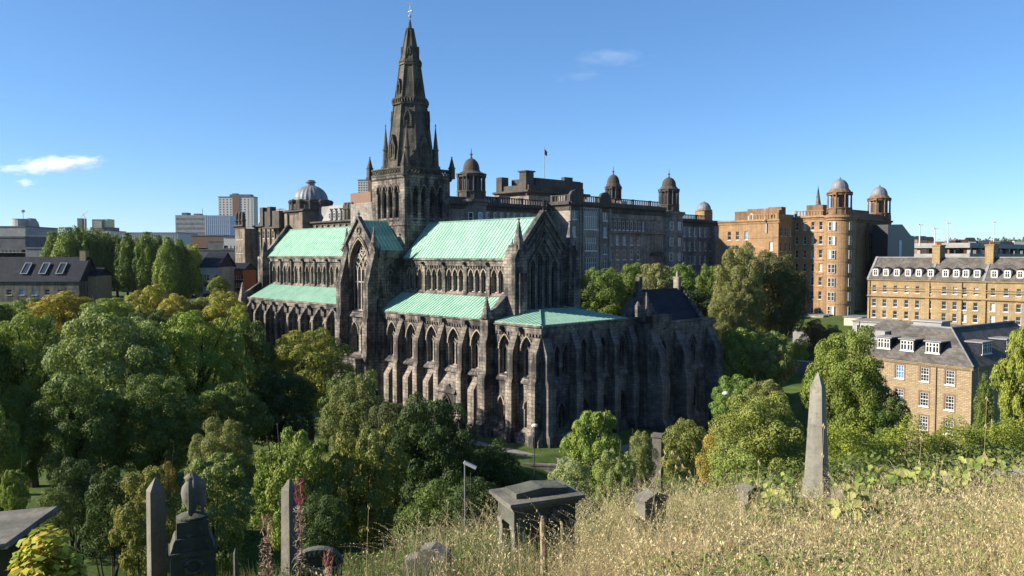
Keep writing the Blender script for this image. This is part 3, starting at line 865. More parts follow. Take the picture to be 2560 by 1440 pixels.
# ---- nave south aisle
b = MB(); holes = []; W = []
for a, c in zip(NBAY[:-1], NBAY[1:]):
    cx = (a + c) / 2; holes.append(arch(cx, 6.8, 11.6, 2.5, 1.0)); W.append(cx)
b.wall((0, -10, 0), 0, [(-46.8, GZ), (-5.2, GZ), (-5.2, 16.8), (-46.8, 16.8)], holes, .8)
b.add([(-46.8, 10, GZ), (-5.2, 10, GZ), (-5.2, 10, 16.8), (-46.8, 10, 16.8)], [(0, 1, 2, 3)])
b.build('aisle_wall', MT['cath'], cath)
for cx in W: lancet(cath, (0, -10, 0), 0, cx, 6.8, 11.6, 2.5, 1.0, 3, .8, trac=1, hood=.18, sill=.4, bar=.18)
b = MB()
b.side([(-.2, 15.6), (.3, 15.7), (.3, 16.3), (.5, 16.4), (.5, 16.75), (-.2, 16.8)], (0, -10, 0), 0, -46.8, -6.2)
b.build('parapet', MT['cath'], cath)
gm_n = MB().box(.3, .9, -1.0, -.3, 1.3, 1.9).box(0, 1.2, -.35, .02, 0, 1.4).mesh('gargoyle', MT['dark'])
for a in NBAY[:-1]: link('gargoyle', gm_n, cath, (a + .9, -10, 14.3))
b = MB()
b.roof([(-44.8, -10.4, 16.9), (-6.0, -10.4, 16.9), (-6.0, -5.3, 19.6), (-44.8, -5.3, 19.6)], .76, .1, .055, m=0, mr=1)
b.build('copper_roof', [MT['copper'], MT['seam']], cath)
MB().roof([(-6.0, 10.4, 16.9), (-46.6, 10.4, 16.9), (-46.6, 5.3, 19.6), (-6.0, 5.3, 19.6)], 0).build('copper_roof', MT['copper'], cath)
nb = MB().side([(-.3, GZ), (2.1, GZ), (2.1, 4), (1.7, 4.6), (1.7, 13.6), (.2, 16.0), (-.3, 16.0)], (0, 0, 0), 0, -.34, .34).mesh('buttress', MT['cath'])
for x in NBAY[:-1]: buttress(nb, x, -10, 0)
b = MB(); b.tube([(-9.6, -10.3, 16), (-9.6, -10.3, 2)], .12, 6); b.box(-9.85, -9.35, -10.5, -10.1, 15.4, 15.9); b.build('drainpipe', MT['steel'], cath)
# west end
b = MB()
b.wall((-47.2, 0, 0), D270, [(-10.6, GZ), (10.6, GZ), (10.6, 17.4), (5.6, 20.4), (5.6, 25.9), (0, 32.5), (-5.6, 25.9), (-5.6, 20.4), (-10.6, 17.4)], [], .2)
b.wall((-46.8, 0, 0), D90, [(-10.6, GZ), (10.6, GZ), (10.6, 17.4), (5.6, 20.4), (5.6, 25.9), (0, 32.5), (-5.6, 25.9), (-5.6, 20.4), (-10.6, 17.4)], [], .2)
for sy in (-1, 1):
    coping(b, -47, sy * 5.8, 25.7, -47, 0, 32.6, D90, .8, .3)
    coping(b, -47, sy * 10.8, 17.2, -47, sy * 5.4, 20.6, D90, .8, .3)
    b.box(-48.2, -45.9, sy * 6.0 - .9, sy * 6.0 + .9, GZ, 25.6); b.lathe([(1.0, 25.6), (1.0, 26.2), (.05, 29.0)], (-47, sy * 5.9, 0), 4, pi / 4)
    b.box(-48.0, -46.2, sy * 11.0 - 1.2, sy * 11.0 + 1.2, GZ, 15.5)
    b.lathe([(1.0, 15.5), (1.0, 16.4), (.05, 20.0)], (-47.1, sy * 11.0, 0), 4, pi / 4)
b.build('west_front', MT['cath'], cath)

# ---- crossing tower
T = 5.1
b = MB(); TW = (-2.78, -.93, .93, 2.78)
def tw_holes(): return [arch(c, 32.5, 37.0, 1.12, 1.4) for c in TW]
for th, o in ((0, (0, -T, 0)), (D90, (T, 0, 0)), (D180, (0, T, 0)), (D270, (-T, 0, 0))):
    b.wall(o, th, rect(-T, T, GZ, 40.2), tw_holes() if th in (0, D90) else [], .9)
    b.side([(-.02, 31.05), (.22, 31.1), (.22, 31.3), (-.02, 31.6)], o, th, -T - .2, T + .2)
    for c in (-4.2, 4.2, -1.86, 0, 1.86):
        if abs(c) < 3: b.fbox(o, th, c - .13, c + .13, -.1, .12, 32.5, 37.2)
    b.side([(-.02, 39.3), (.3, 39.6), (.3, 40.0), (-.02, 40.2)], o, th, -T - .3, T + .3)
b.build('tower', MT['cath'], cath)
for th, o in ((0, (0, -T, 0)), (D90, (T, 0, 0))):
    for c in TW: lancet(cath, o, th, c, 32.5, 37.0, 1.12, 1.4, 1, .9, hood=.2, sill=.6, louvre=True, name='belfry_window', mat='cath', gl='black')
b = MB()
for th, o in ((0, (0, -T - .3, 0)), (D90, (T + .3, 0, 0)), (D180, (0, T + .3, 0)), (D270, (-T - .3, 0, 0))):
    e = T + .3
    b.fbox(o, th, -e, e, -.35, .08, 40.0, 40.35); b.fbox(o, th, -e, e, -.35, .08, 41.15, 41.4)
    n = 14; st = 2 * e / n
    for i in range(n):
        c = -e + st * (i + .5)
        b.strip([(c - st * .5, 40.35), (c, 40.75), (c - st * .5, 41.15)], .12, o, th, -.22, -.05)
        b.strip([(c + st * .5, 40.35), (c, 40.75), (c + st * .5, 41.15)], .12, o, th, -.22, -.05)
b.box(-T, T, -T, T, 39.9, 40.1)
b.build('parapet', MT['spire'], cath)
for sx in (-1, 1):
    for sy in (-1, 1):
        pinnacle(cath, sx * (T + .25), sy * (T + .25), 39.8, .85, 2.2, 'spire', shaft=1.9)

# ---- spire
sp = MB(); P8 = pi / 8; C8 = 1 / cos(P8)
prof = [(4.35, 40.1), (2.82, 53.0), (3.15, 53.1), (3.15, 53.4), (2.95, 53.5), (2.95, 54.0), (3.15, 54.05), (3.15, 54.3), (2.62, 54.35), (1.78, 60.3), (2.0, 60.4), (2.0, 60.7), (1.85, 60.75), (2.0, 61.1), (2.0, 61.3), (1.62, 61.35), (.62, 66.9), (.72, 67.0), (.72, 67.15), (.32, 67.3), (.2, 68.4), (.08, 68.9)]
sp.lathe([(r * C8, z) for r, z in prof], (0, 0, 0), 8, P8)
for k in range(8):            # roll mouldings up the eight edges
    a = P8 + k * pi / 4
    for (r0, z0, r1, z1) in ((4.35, 40.3, 2.85, 53.0), (2.6, 54.4, 1.8, 60.3), (1.6, 61.4, .64, 66.8)):
        sp.tube([(r0 * C8 * cos(a), r0 * C8 * sin(a), z0), (r1 * C8 * cos(a), r1 * C8 * sin(a), z1)], .15, 5)
    for q in range(5):        # open tracery notches on the two ring galleries
        t = -1 + .5 * q; aa = k * pi / 4
        for R_, z0, z1, ww in ((3.13, 53.42, 54.0, .24), (1.98, 60.72, 61.05, .15)):
            px_, py_ = R_ * cos(aa) - t * R_ * .33 * sin(aa), R_ * sin(aa) + t * R_ * .33 * cos(aa)
            sp.box(px_ - ww / 2, px_ + ww / 2, py_ - ww / 2, py_ + ww / 2, z0, z1)
sp.build('spire', MT['spire'], cath)
def rad_at(z):
    for (r0, z0), (r1, z1) in zip(prof[:-1], prof[1:]):
        if z0 <= z <= z1: return r0 + (r1 - r0) * (z - z0) / (z1 - z0)
    return 1.0
def lucarne(ang, z0, wd, h, dp):
    r = rad_at(z0) + dp
    th = ang + pi / 2
    o = (r * cos(ang), r * sin(ang), 0)
    zs = z0 + h * .5
    b = MB()
    b.wall(o, th, [(-wd / 2, z0), (wd / 2, z0), (wd / 2, zs), (0, z0 + h), (-wd / 2, zs)], [arch(0, z0 + .2, zs - .1, wd * .62, 1.0)], .3)
    for sx in (-1, 1):
        b.fbox(o, th, sx * wd / 2 - .1, sx * wd / 2 + .1, -1.6, .12, z0, zs)
        b.strip([(sx * wd / 2 * 1.15, zs - .1), (0, z0 + h + .12)], .2, o, th, -1.5, .14)
    b.side([(-.4, z0 - 1.0), (.1, z0), (-.4, z0)], o, th, -wd / 2, wd / 2)
    ob = b.build('lucarne', MT['spire'], cath)
    lancet(ob, o, th, 0, z0 + .2, zs - .1, wd * .62, 1.0, 2 if wd > 1 else 1, .3, trac=0, hood=0, mat='spire', gl='black', sill=0, bar=.14)
for k in range(4): lucarne(k * pi / 2, 43.2, 1.7, 4.2, .12)
for k in range(4): lucarne(k * pi / 2 + pi / 4, 49.0, 1.3, 3.0, .1)
for k in range(4): lucarne(k * pi / 2, 55.2, .85, 2.4, .08)
for k in range(4): lucarne(k * pi / 2 + pi / 4, 62.2, .5, 1.5, .05)
for k in range(4):            # corner pinnacles standing on the broaches
    a = pi / 4 + k * pi / 2
    b = MB()
    x, y = 4.6 * cos(a), 4.6 * sin(a)
    b.lathe([(1.25, 0), (.85, 2.0), (.62, 2.1), (.5, 4.8), (.62, 4.9), (.62, 5.1), (.48, 5.15), (.05, 9.3), (.13, 9.4), (.02, 9.8)], (x, y, 40.1), 8, P8)
    b.build('pinnacle', MT['spire'], cath)
b = MB()
b.tube([(0, 0, 68.4), (0, 0, 71.6)], .055, 6)
b.lathe([(.02, -.3), (.22, -.2), (.3, 0), (.22, .2), (.02, .3)], (0, 0, 69.4), 10)
for dx, dy in ((1, 0), (0, 1)):
    b.box(-.55 * dx - .04, .55 * dx + .04, -.55 * dy - .04, .55 * dy + .04, 70.3, 70.4)
    for s_ in (-1, 1): b.lathe([(.01, -.12), (.1, 0), (.01, .12)], (.6 * dx * s_, .6 * dy * s_, 70.35), 6)
M_ = Matrix.Translation((0, 0, 71.5)) @ Matrix.Rotation(.8, 4, 'Z')
b.M = M_
b.prism([(-.35, .1), (-.05, -.05), (.2, .0), (.32, .25), (.42, .22), (.3, .42), (.12, .4), (.02, .2), (-.15, .25), (-.3, .6), (-.55, .65), (-.6, .4)], (0, 0, 0), (1, 0, 0), (0, 0, 1), (0, 1, 0), -.05, .05)
b.M = None
b.build('weathercock', MT['gold'], cath)
# ================================================================== OTHER BUILDINGS
rnd = random.Random(7)
_SC = {}

def sash(parent, o, th, cx, z0, wd, h, style='sash', frame='frame', kind=None, depth=.28, sill=True, name='window'):
    """window: painted frame and sill, pane as its child; meshes shared between equal windows"""
    key = (round(wd, 2), round(h, 2), style, frame, depth, sill)
    if key not in _SC:
        b = MB(); t = .17 if style == 'bold' else (.1 if h > 1.2 else .08)
        D0, D1 = depth - .14, depth - .02
        b.box(-wd / 2, -wd / 2 + t, D0, D1, 0, h); b.box(wd / 2 - t, wd / 2, D0, D1, 0, h)
        b.box(-wd / 2 + t, wd / 2 - t, D0, D1, 0, t); b.box(-wd / 2 + t, wd / 2 - t, D0, D1, h - t, h)
        if style in ('sash', 'six', 'cross', 'bold'):
            b.box(-wd / 2 + t, wd / 2 - t, D0 + .02, D1, h * (.5 if style != 'cross' else .62) - .045, h * (.5 if style != 'cross' else .62) + .045)
        if style in ('cross', 'two'):
            b.box(-.06, .06, D0 + .01, D1, t, h - t)
        if style == 'six':
            for q in (-1, 1): b.box(q * wd / 6 - .02, q * wd / 6 + .02, D0 + .03, D1, t, h - t)
            for q in (.25, .75): b.box(-wd / 2 + t, wd / 2 - t, D0 + .04, D1, h * q - .02, h * q + .02)
        if style == 'grid':
            n = max(2, round(wd / .9))
            for q in range(1, n): b.box(-wd / 2 + wd * q / n - .05, -wd / 2 + wd * q / n + .05, D0, D1, t, h - t)
            b.box(-wd / 2 + t, wd / 2 - t, D0 + .02, D1, h * .6 - .05, h * .6 + .05)
        if sill: b.box(-wd / 2 - .12, wd / 2 + .12, -.12, depth, -.16, 0)
        p = MB(); p.add([(-wd / 2, depth, 0), (wd / 2, depth, 0), (wd / 2, depth, h), (-wd / 2, depth, h)], [(0, 1, 2, 3)])
        _SC[key] = (b.mesh('window', MT[frame]), {k: p.mesh('pane', MT[k]) for k in ('pane', 'blind', 'blue')})
    fm, pm = _SC[key]
    if kind is None:
        r = rnd.random(); kind = 'pane' if r < .74 else ('blind' if r < .95 else 'blue')
    u = Vector((cos(th), sin(th), 0))
    ob = link(name, fm, parent, Vector(o) + u * cx + Vector((0, 0, z0)), th)
    link('pane', pm[kind], ob)
    return ob

def facade(b, parent, o, th, u0, u1, z0, z1, wins, depth=.28, style='sash', frame='frame', arched=False, outer=None, kind=None):
    """wall with window openings; wins = (centre, sill height, width, height)"""
    holes = [rect(c - w_ / 2, c + w_ / 2, z, z + h) for c, z, w_, h in wins]
    b.wall(o, th, outer or rect(u0, u1, z0, z1), holes, depth + .05)
    for c, z, w_, h in wins: sash(parent, o, th, c, z, w_, h, style, frame, kind, depth)

def grid_w(cols, rows, wd, h):
    return [(c, z, wd, h) for c in cols for z in rows]

def cornice(b, o, th, u0, u1, z, h=1.0, d=.8, m=0):
    b.side([(-.3, z - h), (.15, z - h), (.25, z - h * .6), (d * .6, z - h * .45), (d, z - h * .35), (d, z), (-.3, z + .05)], o, th, u0, u1, m)

def balustrade(b, o, th, u0, u1, z, h=1.3, m=0, sp=.95, pier=5.0):
    b.fbox(o, th, u0, u1, -.45, .05, z, z + .25, m); b.fbox(o, th, u0, u1, -.45, .08, z + h - .22, z + h, m)
    t = u0 + .3; i = 0
    while t < u1 - .2:
        if i % 9 == 0: b.fbox(o, th, t - .3, t + .45, -.5, .1, z + .05, z + h + .12, m); t += .55
        else: b.fbox(o, th, t - .17, t + .17, -.33, -.07, z + .25, z + h - .22, m)
        t += sp; i += 1

def turret(parent, x, y, z0, r, hcol, hdome, mat, dmat, ncol=8, finial=True, name='turret', base_h=2.4, rd=None):
    """domed turret: panelled drum, ring of columns, entablature, dome and finial"""
    b = MB()
    b.lathe([(r * 1.12, 0), (r * 1.12, .35), (r, .45), (r, base_h - .4), (r * 1.08, base_h - .3), (r * 1.08, base_h), (r * .72, base_h + .02), (r * .72, base_h + hcol)], (0, 0, 0), 16, pi / 16)
    zt = base_h + hcol
    b.lathe([(r * .7, zt - .02), (r * 1.0, zt), (r * 1.0, zt + .5), (r * 1.12, zt + .65), (r * 1.12, zt + .9), (r * .97, zt + 1.0), ((rd or r * .6) * 1.15, zt + 1.5), ((rd or r * .6) * 1.02, zt + 1.9)], (0, 0, 0), 16, pi / 16)
    for k in range(ncol):     # pilaster blocks on the drum and dark openings between columns
        a = 2 * pi * (k + .5) / ncol
        c_, s_ = cos(a), sin(a)
        b.M = Matrix.Translation((r * 1.0 * c_, r * 1.0 * s_, 0)) @ Matrix.Rotation(a, 4, 'Z')
        b.box(-.15, .2, -r * .16, r * .16, .3, base_h + .05)
        b.box(-.1, .3, -r * .18, r * .18, zt + .02, zt + .9)
        b.M = None
    t = b.build(name, MT[mat], parent, (x, y, z0))
    cm = MB().lathe([(.3, 0), (.24, .15), (.23, hcol * .5), (.2, hcol - .35), (.32, hcol - .1), (.32, hcol)], (0, 0, 0), 8)
    cme = cm.mesh('column', MT[mat])
    for k in range(ncol):
        a = 2 * pi * (k + .5) / ncol
        for q in (-.14, .14):
            link('column', cme, t, (r * .98 * cos(a + q), r * .98 * sin(a + q), base_h))
    wm = MB().add([(r * .73, -r * .16, 0), (r * .73, r * .16, 0), (r * .73, r * .16, hcol * .75), (r * .73, -r * .16, hcol * .75)], [(0, 1, 2, 3)]).mesh('opening', MT['black'])
    for k in range(ncol): link('opening', wm, t, (0, 0, base_h + .3), 2 * pi * k / ncol)
    d = MB(); rd = rd or r * .6
    pr = [(rd * 1.02, zt + 1.85), (rd * 1.02, zt + 2.1)] + [(rd * cos(q * pi / 2 / 9), zt + 2.1 + hdome * sin(q * pi / 2 / 9)) for q in range(10)]
    d.lathe(pr[:-1] + [(.18, zt + 2.1 + hdome)], (0, 0, 0), 24, 0, rib=-.018)
    zf = zt + 2.1 + hdome
    if finial: d.lathe([(.35, zf - .1), (.25, zf + .3), (.12, zf + .7), (.5, zf + 1.0), (.12, zf + 1.3), (.08, zf + 2.2), (.02, zf + 2.8)], (0, 0, 0), 8)
    else: d.lathe([(.5, zf - .1), (.35, zf + .35), (.1, zf + .6)], (0, 0, 0), 8)
    d.build('dome', MT[dmat], t, smooth=False)
    return t

# ------------------------------------------------------------------ dark central hospital block
H1 = thing('hospital', 'long soot grey hospital block with three dark domed turrets, right behind the cathedral choir', 'hospital', ORG, ROT)
ZB = 4.0
b = MB(); D = MB()
# left wing
lw = [(47 + 1.0 + 2.55 * i, 34.6, 1.25, 3.0) for i in range(13)]
facade(b, H1, (-41, 0, 0), D90, 26, 80, ZB, 40.0, lw + [(c, z, 1.3, 2.6) for c in [28.5 + 4 * i for i in range(4)] for z in (34.6, 29.5)], style='bold', frame='paint')
cornice(D, (-41, 0, 0), D90, 26, 80, 40.0, 2.0, 1.2); balustrade(D, (-41, 0, 0), D90, 50, 80, 40.0, 1.8)
D.fbox((-41, 0, 0), D90, 26, 50, -2, .3, 40.0, 41.2)
D.build('parapet', MT['hospd'], H1); D = MB()
# projecting bay
wp = grid_w([81.6], (36.2,), 2.2, 3.4) + grid_w([81.6], (31.2, 26.2, 21.2, 16.2), 1.7, 3.0) + grid_w([95.4], (36.2,), 2.4, 3.4) + grid_w([95.4], (31.2, 26.2, 21.2, 16.2), 1.7, 3.0)
facade(b, H1, (-33, 0, 0), D90, 79.6, 97.6, ZB, 41.0, wp, style='two', frame='paint')
wb = [(88.5, 33.4, 6.2, 6.2), (88.5, 27.2, 5.6, 3.8), (88.5, 21.4, 5.6, 3.8), (88.5, 15.6, 5.6, 3.8), (88.5, 10.0, 5.6, 3.8)]
for c, z, w_, h in wb:
    sash(H1, (-32.62, 0, 0), D90, c, z, w_, h, 'grid', 'paint', 'pane', .25, True)
bay = MB()
bay.wall((-32.6, 0, 0), D90, rect(85.0, 92.0, ZB, 40.2), [rect(c - w_ / 2, c + w_ / 2, z, z + h) for c, z, w_, h in wb], .3)
for u in (85.0, 92.0): bay.fbox((-33, 0, 0), D90, u - .15, u + .15, -.1, .42, ZB, 40.2)
bay.build('bay', MT['hosp'], H1)
b.wall((0, 79.6, 0), 0, rect(-41, -33, ZB, 41.0), [], .2)
b.add([(-33, 97.6, ZB), (-39, 97.6, ZB), (-39, 97.6, 41), (-33, 97.6, 41)], [(0, 1, 2, 3)])
for u in (79.9, 84.0, 93.0, 97.3): b.fbox((-33, 0, 0), D90, u - .35, u + .35, -.1, .3, ZB, 40.2)
cornice(D, (-33, 0, 0), D90, 79.2, 98.0, 41.2, 2.4, 1.1); cornice(D, (0, 79.6, 0), 0, -41, -32.4, 41.2, 2.4, 1.1)
balustrade(D, (-33, 0, 0), D90, 84.5, 92.5, 41.2, 2.0); balustrade(D, (0, 79.6, 0), 0, -40.5, -33.2, 41.2, 2.0)
for u in (82.0, 95.2):       # segmental aedicules on the bay's parapet
    D.prism([(u - 2.6, 41.2), (u + 2.6, 41.2), (u + 2.6, 43.0), (u + 1.6, 44.2), (u, 44.7), (u - 1.6, 44.2), (u - 2.6, 43.0)], (-33.6, 0, 0), (0, 1, 0), (0, 0, 1), (1, 0, 0), 0, .9)
D.build('parapet', MT['hospd'], H1); D = MB()
# right wing
cols = [100.2 + 3.25 * i for i in range(7)]
facade(b, H1, (-39, 0, 0), D90, 97.6, 133, ZB, 42.0,
       [(99.4 + 2.05 * i, 33.9, 1.2, 2.9) for i in range(12)] + grid_w([101.5 + 3.6 * i for i in range(6)], (29.2, 24.5, 19.8, 15.1, 10.4), 1.5, 3.2), style='bold', frame='paint')
for i in range(13): b.fbox((-39, 0, 0), D90, 98.3 + 2.05 * i - .2, 98.3 + 2.05 * i + .2, -.1, .3, 33.6, 37.2)
cornice(b, (-39, 0, 0), D90, 98, 133, 33.4, 1.2, .8)
b.side([(-.02, 37.4), (.4, 37.5), (.4, 37.9), (-.02, 38.0)], (-39, 0, 0), D90, 98, 132)
for z in (28.9, 24.1, 19.4): b.fbox((-39, 0, 0), D90, 98, 124, -.1, .18, z - .28, z)
cornice(D, (-39, 0, 0), D90, 97.8, 133, 42.0, 3.0, 1.3); balustrade(D, (-39, 0, 0), D90, 98, 131, 42.0, 1.8)
for z in (12, 16.7, 21.4, 26.1):     # recessed balconies beside the turret
    D.fbox((-39, 0, 0), D90, 125.5, 131.8, .0, 1.1, z - .25, z); D.fbox((-39, 0, 0), D90, 125.5, 131.8, .95, 1.05, z, z + 1.0)
D.build('parapet', MT['hospd'], H1); D = MB()
# right part beyond the turret
facade(b, H1, (-40, 0, 0), D90, 143.0, 177, ZB, 38.0, grid_w([147 + 3.3 * i for i in range(9)], (32.6, 27.6, 22.6, 17.6), 1.3, 3.1), style='bold', frame='paint')
cornice(D, (-40, 0, 0), D90, 142, 177, 38.6, 2.4, 1.0); balustrade(D, (-40, 0, 0), D90, 145, 160, 38.6, 1.7)
for z in (31.9, 26.9, 21.9): b.fbox((-40, 0, 0), D90, 143, 177, -.1, .2, z - .2, z + .05)
b.fbox((-40, 0, 0), D90, 163.5, 168.5, -.2, 1.8, ZB, 36.5)
# flat roof and rear
b.box(-64, -42.4, 27, 79, ZB, 39.5); b.box(-64, -39.8, 79, 133, ZB, 40.4); b.box(-62, -40.6, 133, 176.5, ZB, 37.6)
b.build('wall', MT['hosp'], H1)
D.build('parapet', MT['hospd'], H1)
# round bays with turrets
for (x, y, r, z1) in ((-42.5, 51.0, 4.0, 40.6), (-40.4, 138.0, 4.6, 40.6)):
    q = MB(); q.lathe([(r, ZB), (r, z1 - 1.6), (r + .3, z1 - 1.4), (r + .4, z1 - .9), (r + 1.0, z1 - .6), (r + 1.0, z1)], (x, y, 0), 28)
    for z in (17, 22, 27, 32): q.lathe([(r + .12, z), (r + .12, z + .3)], (x, y, 0), 28)
    q.build('round_bay', MT['hosp'], H1)
    for a in (-.75, -.1, .6):
        for z in (34.4, 29.0, 24.0, 19.0):
            if y > 100 or z > 30:
                o = (x + r * cos(a), y + r * sin(a), 0)
                sash(H1, o, a + pi / 2, 0, z, 1.3, 2.8, 'bold', 'paint', None, -.04, False)
turret(H1, -42.5, 51.0, 40.6, 3.7, 3.7, 3.0, 'hospd', 'hospd', rd=2.25)
turret(H1, -40.4, 138.0, 40.8, 3.3, 4.4, 2.9, 'hospd', 'hospd', rd=2.4)
turret(H1, -57, 128.5, 41.6, 2.7, 5.0, 3.0, 'hospd', 'hospd', rd=2.2)
# pavilion tower standing back on the roof
b = MB(); D = MB()
facade(b, H1, (-56, 0, 0), D90, 86, 112, 40, 45.4, [(92, 41.4, 1.6, 2.6), (99, 41.4, 1.6, 2.6), (106, 41.4, 1.6, 2.6)])
facade(b, H1, (0, 86, 0), 0, -70, -56, 40, 45.4, [(-66, 41.2, 1.6, 2.8), (-60, 41.2, 1.6, 2.8)])
b.build('pavilion', MT['hosp'], H1)
cornice(D, (-56, 0, 0), D90, 85, 113.2, 46.2, 1.6, 1.8); cornice(D, (0, 86, 0), 0, -71, -54.6, 46.2, 1.6, 1.8)
D.box(-70, -56.2, 86.2, 112, 45.6, 48.0); D.box(-68, -57, 90, 111.5, 48, 50.4)
D.box(-70.6, -68, 85.6, 88.6, 46, 51.0); D.box(-60, -57, 85.8, 89.2, 46, 52.0); D.box(-60.4, -56.6, 85.4, 89.6, 52, 52.4); D.box(-59, -57.5, 104, 108, 50.4, 51.6); D.box(-58.6, -57.0, 111.2, 112.6, 46, 50.2)
D.build('pavilion_parapet', MT['hospd'], H1)
b = MB(); b.tube([(-58, 95, 50), (-58, 95, 60.2)], .12, 6); b.lathe([(.02, 0), (.2, .15), (.02, .3)], (-58, 95, 60.2), 8)
fpole = b.build('flagpole', MT['steel'], H1)
MB().prism([(0, 0), (1.2, -.9), (1.1, -2.3), (.1, -1.9)], (-58, 95.1, 60), (0, 1, 0), (0, 0, 1), (1, 0, 0), -.02, .02).build('flag', MT['iron'], fpole)
for (x, y, w_, h) in ((-46, 60, 3, 1.0), (-47, 66, 2.2, 1.6), (-45, 113, 2.5, 1.8), (-46, 119, 1.6, 2.6), (-44, 91, 2.8, 2.9)): MB().box(x - 1.5, x + 1.5, y - w_, y + w_, 39.0, 41.2 + h).build('plant_room', MT['hosp'], H1)
b = MB(); b.box(-46.4, -42.4, 163, 168.5, 38, 42.2); b.lathe([(2.9, 0), (3.1, .2), (3.1, .6), (2.6, .7)], (-44.4, 165.8, 42.2), 16)
b.build('dome_base', MT['orange'], H1)
MB().lathe([(2.6 * cos(q * pi / 16), 42.8 + 2.9 * sin(q * pi / 16)) for q in range(8)] + [(.2, 45.9)], (-44.4, 165.8, 0), 16).build('dome', MT['lead'], H1)

# ------------------------------------------------------------------ orange sandstone hospital block
H2 = thing('hospital', 'orange sandstone hospital block with a tall round corner tower and two grey domed turrets', 'hospital', ORG, ROT)
b = MB(); ZO = 2.0
SY = 153.5
rows = (33.9, 29.4, 25.1, 20.8, 16.5, 12.1, 7.7)
facade(b, H2, (0, SY, 0), 0, -2.9, 7.9, ZO, 38.2, grid_w((-1.9, .75, 3.4, 6.0), rows[:-1], 1.05, 2.5) + [(c, 7.6, .9, 1.9) for c in (-1.9, .75, 3.4, 6.0)])
for z in rows[:5]:
    b.fbox((0, SY, 0), 0, -2.8, 7.0, -.05, .16, z - .75, z - .45)
    for c in (-1.9, .75, 3.4, 6.0): b.fbox((0, SY, 0), 0, c - .7, c + .7, -.05, .14, z + 2.55, z + 2.8)
cornice(b, (0, SY, 0), 0, -3, 8.5, 38.2, 1.0, .7); balustrade(b, (0, SY, 0), 0, -2.8, 6.8, 38.2, 1.9)
# stepped block on the left
facade(b, H2, (-2.9, 0, 0), D90, 143.4, SY, ZO, 36.8, grid_w((145.2, 148.1, 151.2), (32.0, 27.2, 22.6, 18.0, 13.4), 1.15, 2.8))
facade(b, H2, (0, 143.4, 0), 0, -13.4, -2.9, ZO, 36.8, [(-5.4, z, 1.2, 2.8) for z in (27.4, 22.6, 18.0, 13.4)])
facade(b, H2, (0, 146.4, 0), 0, -26, -13.4, ZO, 36.4, grid_w((-22, -19, -15.8), (31.0, 26.4, 21.8, 17.2), 1.2, 2.8))
b.add([(-13.4, 143.4, ZO), (-13.4, 146.4, ZO), (-13.4, 146.4, 36.8), (-13.4, 143.4, 36.8)], [(0, 1, 2, 3)])
facade(b, H2, (-26, 0, 0), D270, -170, -146.4, ZO, 36.4, [])
cornice(b, (0, 143.4, 0), 0, -13.8, -2.4, 37.2, 1.2, .6); cornice(b, (-2.9, 0, 0), D90, 143.0, SY, 37.2, 1.2, .6); cornice(b, (0, 146.4, 0), 0, -26.2, -13.4, 37.4, 1.4, .6)
balustrade(b, (0, 143.4, 0), 0, -13.2, -3, 37.2, 1.8)
b.fbox((-2.9, 0, 0), D90, 143.4, SY, -.5, -.1, 37.2, 38.9)
b.box(-25.8, -3.2, 147, 170, ZO, 36.2); b.box(-13.2, -3.2, 144, 148, ZO, 36.4); b.box(-3, 7.6, SY + .4, 200, ZO, 38.0)
for z in (31.4, 26.6, 22.0):
    b.fbox((-2.9, 0, 0), D90, 143.5, SY, -.05, .14, z, z + .25); b.fbox((0, 143.4, 0), 0, -13.4, -2.8, -.05, .14, z, z + .25)
b.build('wall', MT['orange'], H2)
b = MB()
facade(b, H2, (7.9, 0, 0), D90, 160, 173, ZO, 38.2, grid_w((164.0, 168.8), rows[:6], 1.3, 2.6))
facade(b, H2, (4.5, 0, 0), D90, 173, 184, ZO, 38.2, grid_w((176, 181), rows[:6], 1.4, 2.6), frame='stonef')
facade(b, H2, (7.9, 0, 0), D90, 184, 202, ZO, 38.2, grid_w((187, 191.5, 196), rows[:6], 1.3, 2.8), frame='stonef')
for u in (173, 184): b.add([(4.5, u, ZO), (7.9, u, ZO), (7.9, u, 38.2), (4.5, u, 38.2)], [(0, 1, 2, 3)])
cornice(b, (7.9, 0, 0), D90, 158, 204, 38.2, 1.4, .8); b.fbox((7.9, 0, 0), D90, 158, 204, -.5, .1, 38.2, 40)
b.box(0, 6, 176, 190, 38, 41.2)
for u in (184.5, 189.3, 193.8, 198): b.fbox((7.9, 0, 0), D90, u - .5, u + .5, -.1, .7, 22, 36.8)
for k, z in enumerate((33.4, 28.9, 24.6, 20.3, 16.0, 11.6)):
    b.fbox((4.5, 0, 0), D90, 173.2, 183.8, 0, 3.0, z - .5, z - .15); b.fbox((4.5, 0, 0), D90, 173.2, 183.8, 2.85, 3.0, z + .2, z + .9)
b.build('shaded_wall', MT['oranged'], H2)  # shade of these east walls is put into the stone colour
TX, TYY, TR = 10.3, 157.4, 4.5
q = MB(); q.lathe([(TR + .2, ZO), (TR + .2, 5), (TR, 5.2), (TR, 36.6), (TR + .35, 36.8), (TR + .35, 37.3), (TR + .8, 37.6), (TR + .8, 38.3)], (TX, TYY, 0), 40)
for z in (32.6, 28.2, 23.9, 19.6, 15.2, 10.8): q.lathe([(TR + .1, z), (TR + .1, z + .3)], (TX, TYY, 0), 40)
q.build('round_tower', MT['orange'], H2)
for a in (-1.67, -.45):
    for z in rows:
        o = (TX + TR * cos(a), TYY + TR * sin(a), 0)
        for du in ((-.62, .62) if a < -1 else (0,)): sash(H2, o, a + pi / 2, du, z - .3, 1.0, 2.7, 'sash', 'frame', None, -.06, False)
turret(H2, TX - .3, TYY, 38.3, 3.5, 4.0, 2.9, 'oranged', 'lead', 6, finial=False, rd=2.65)
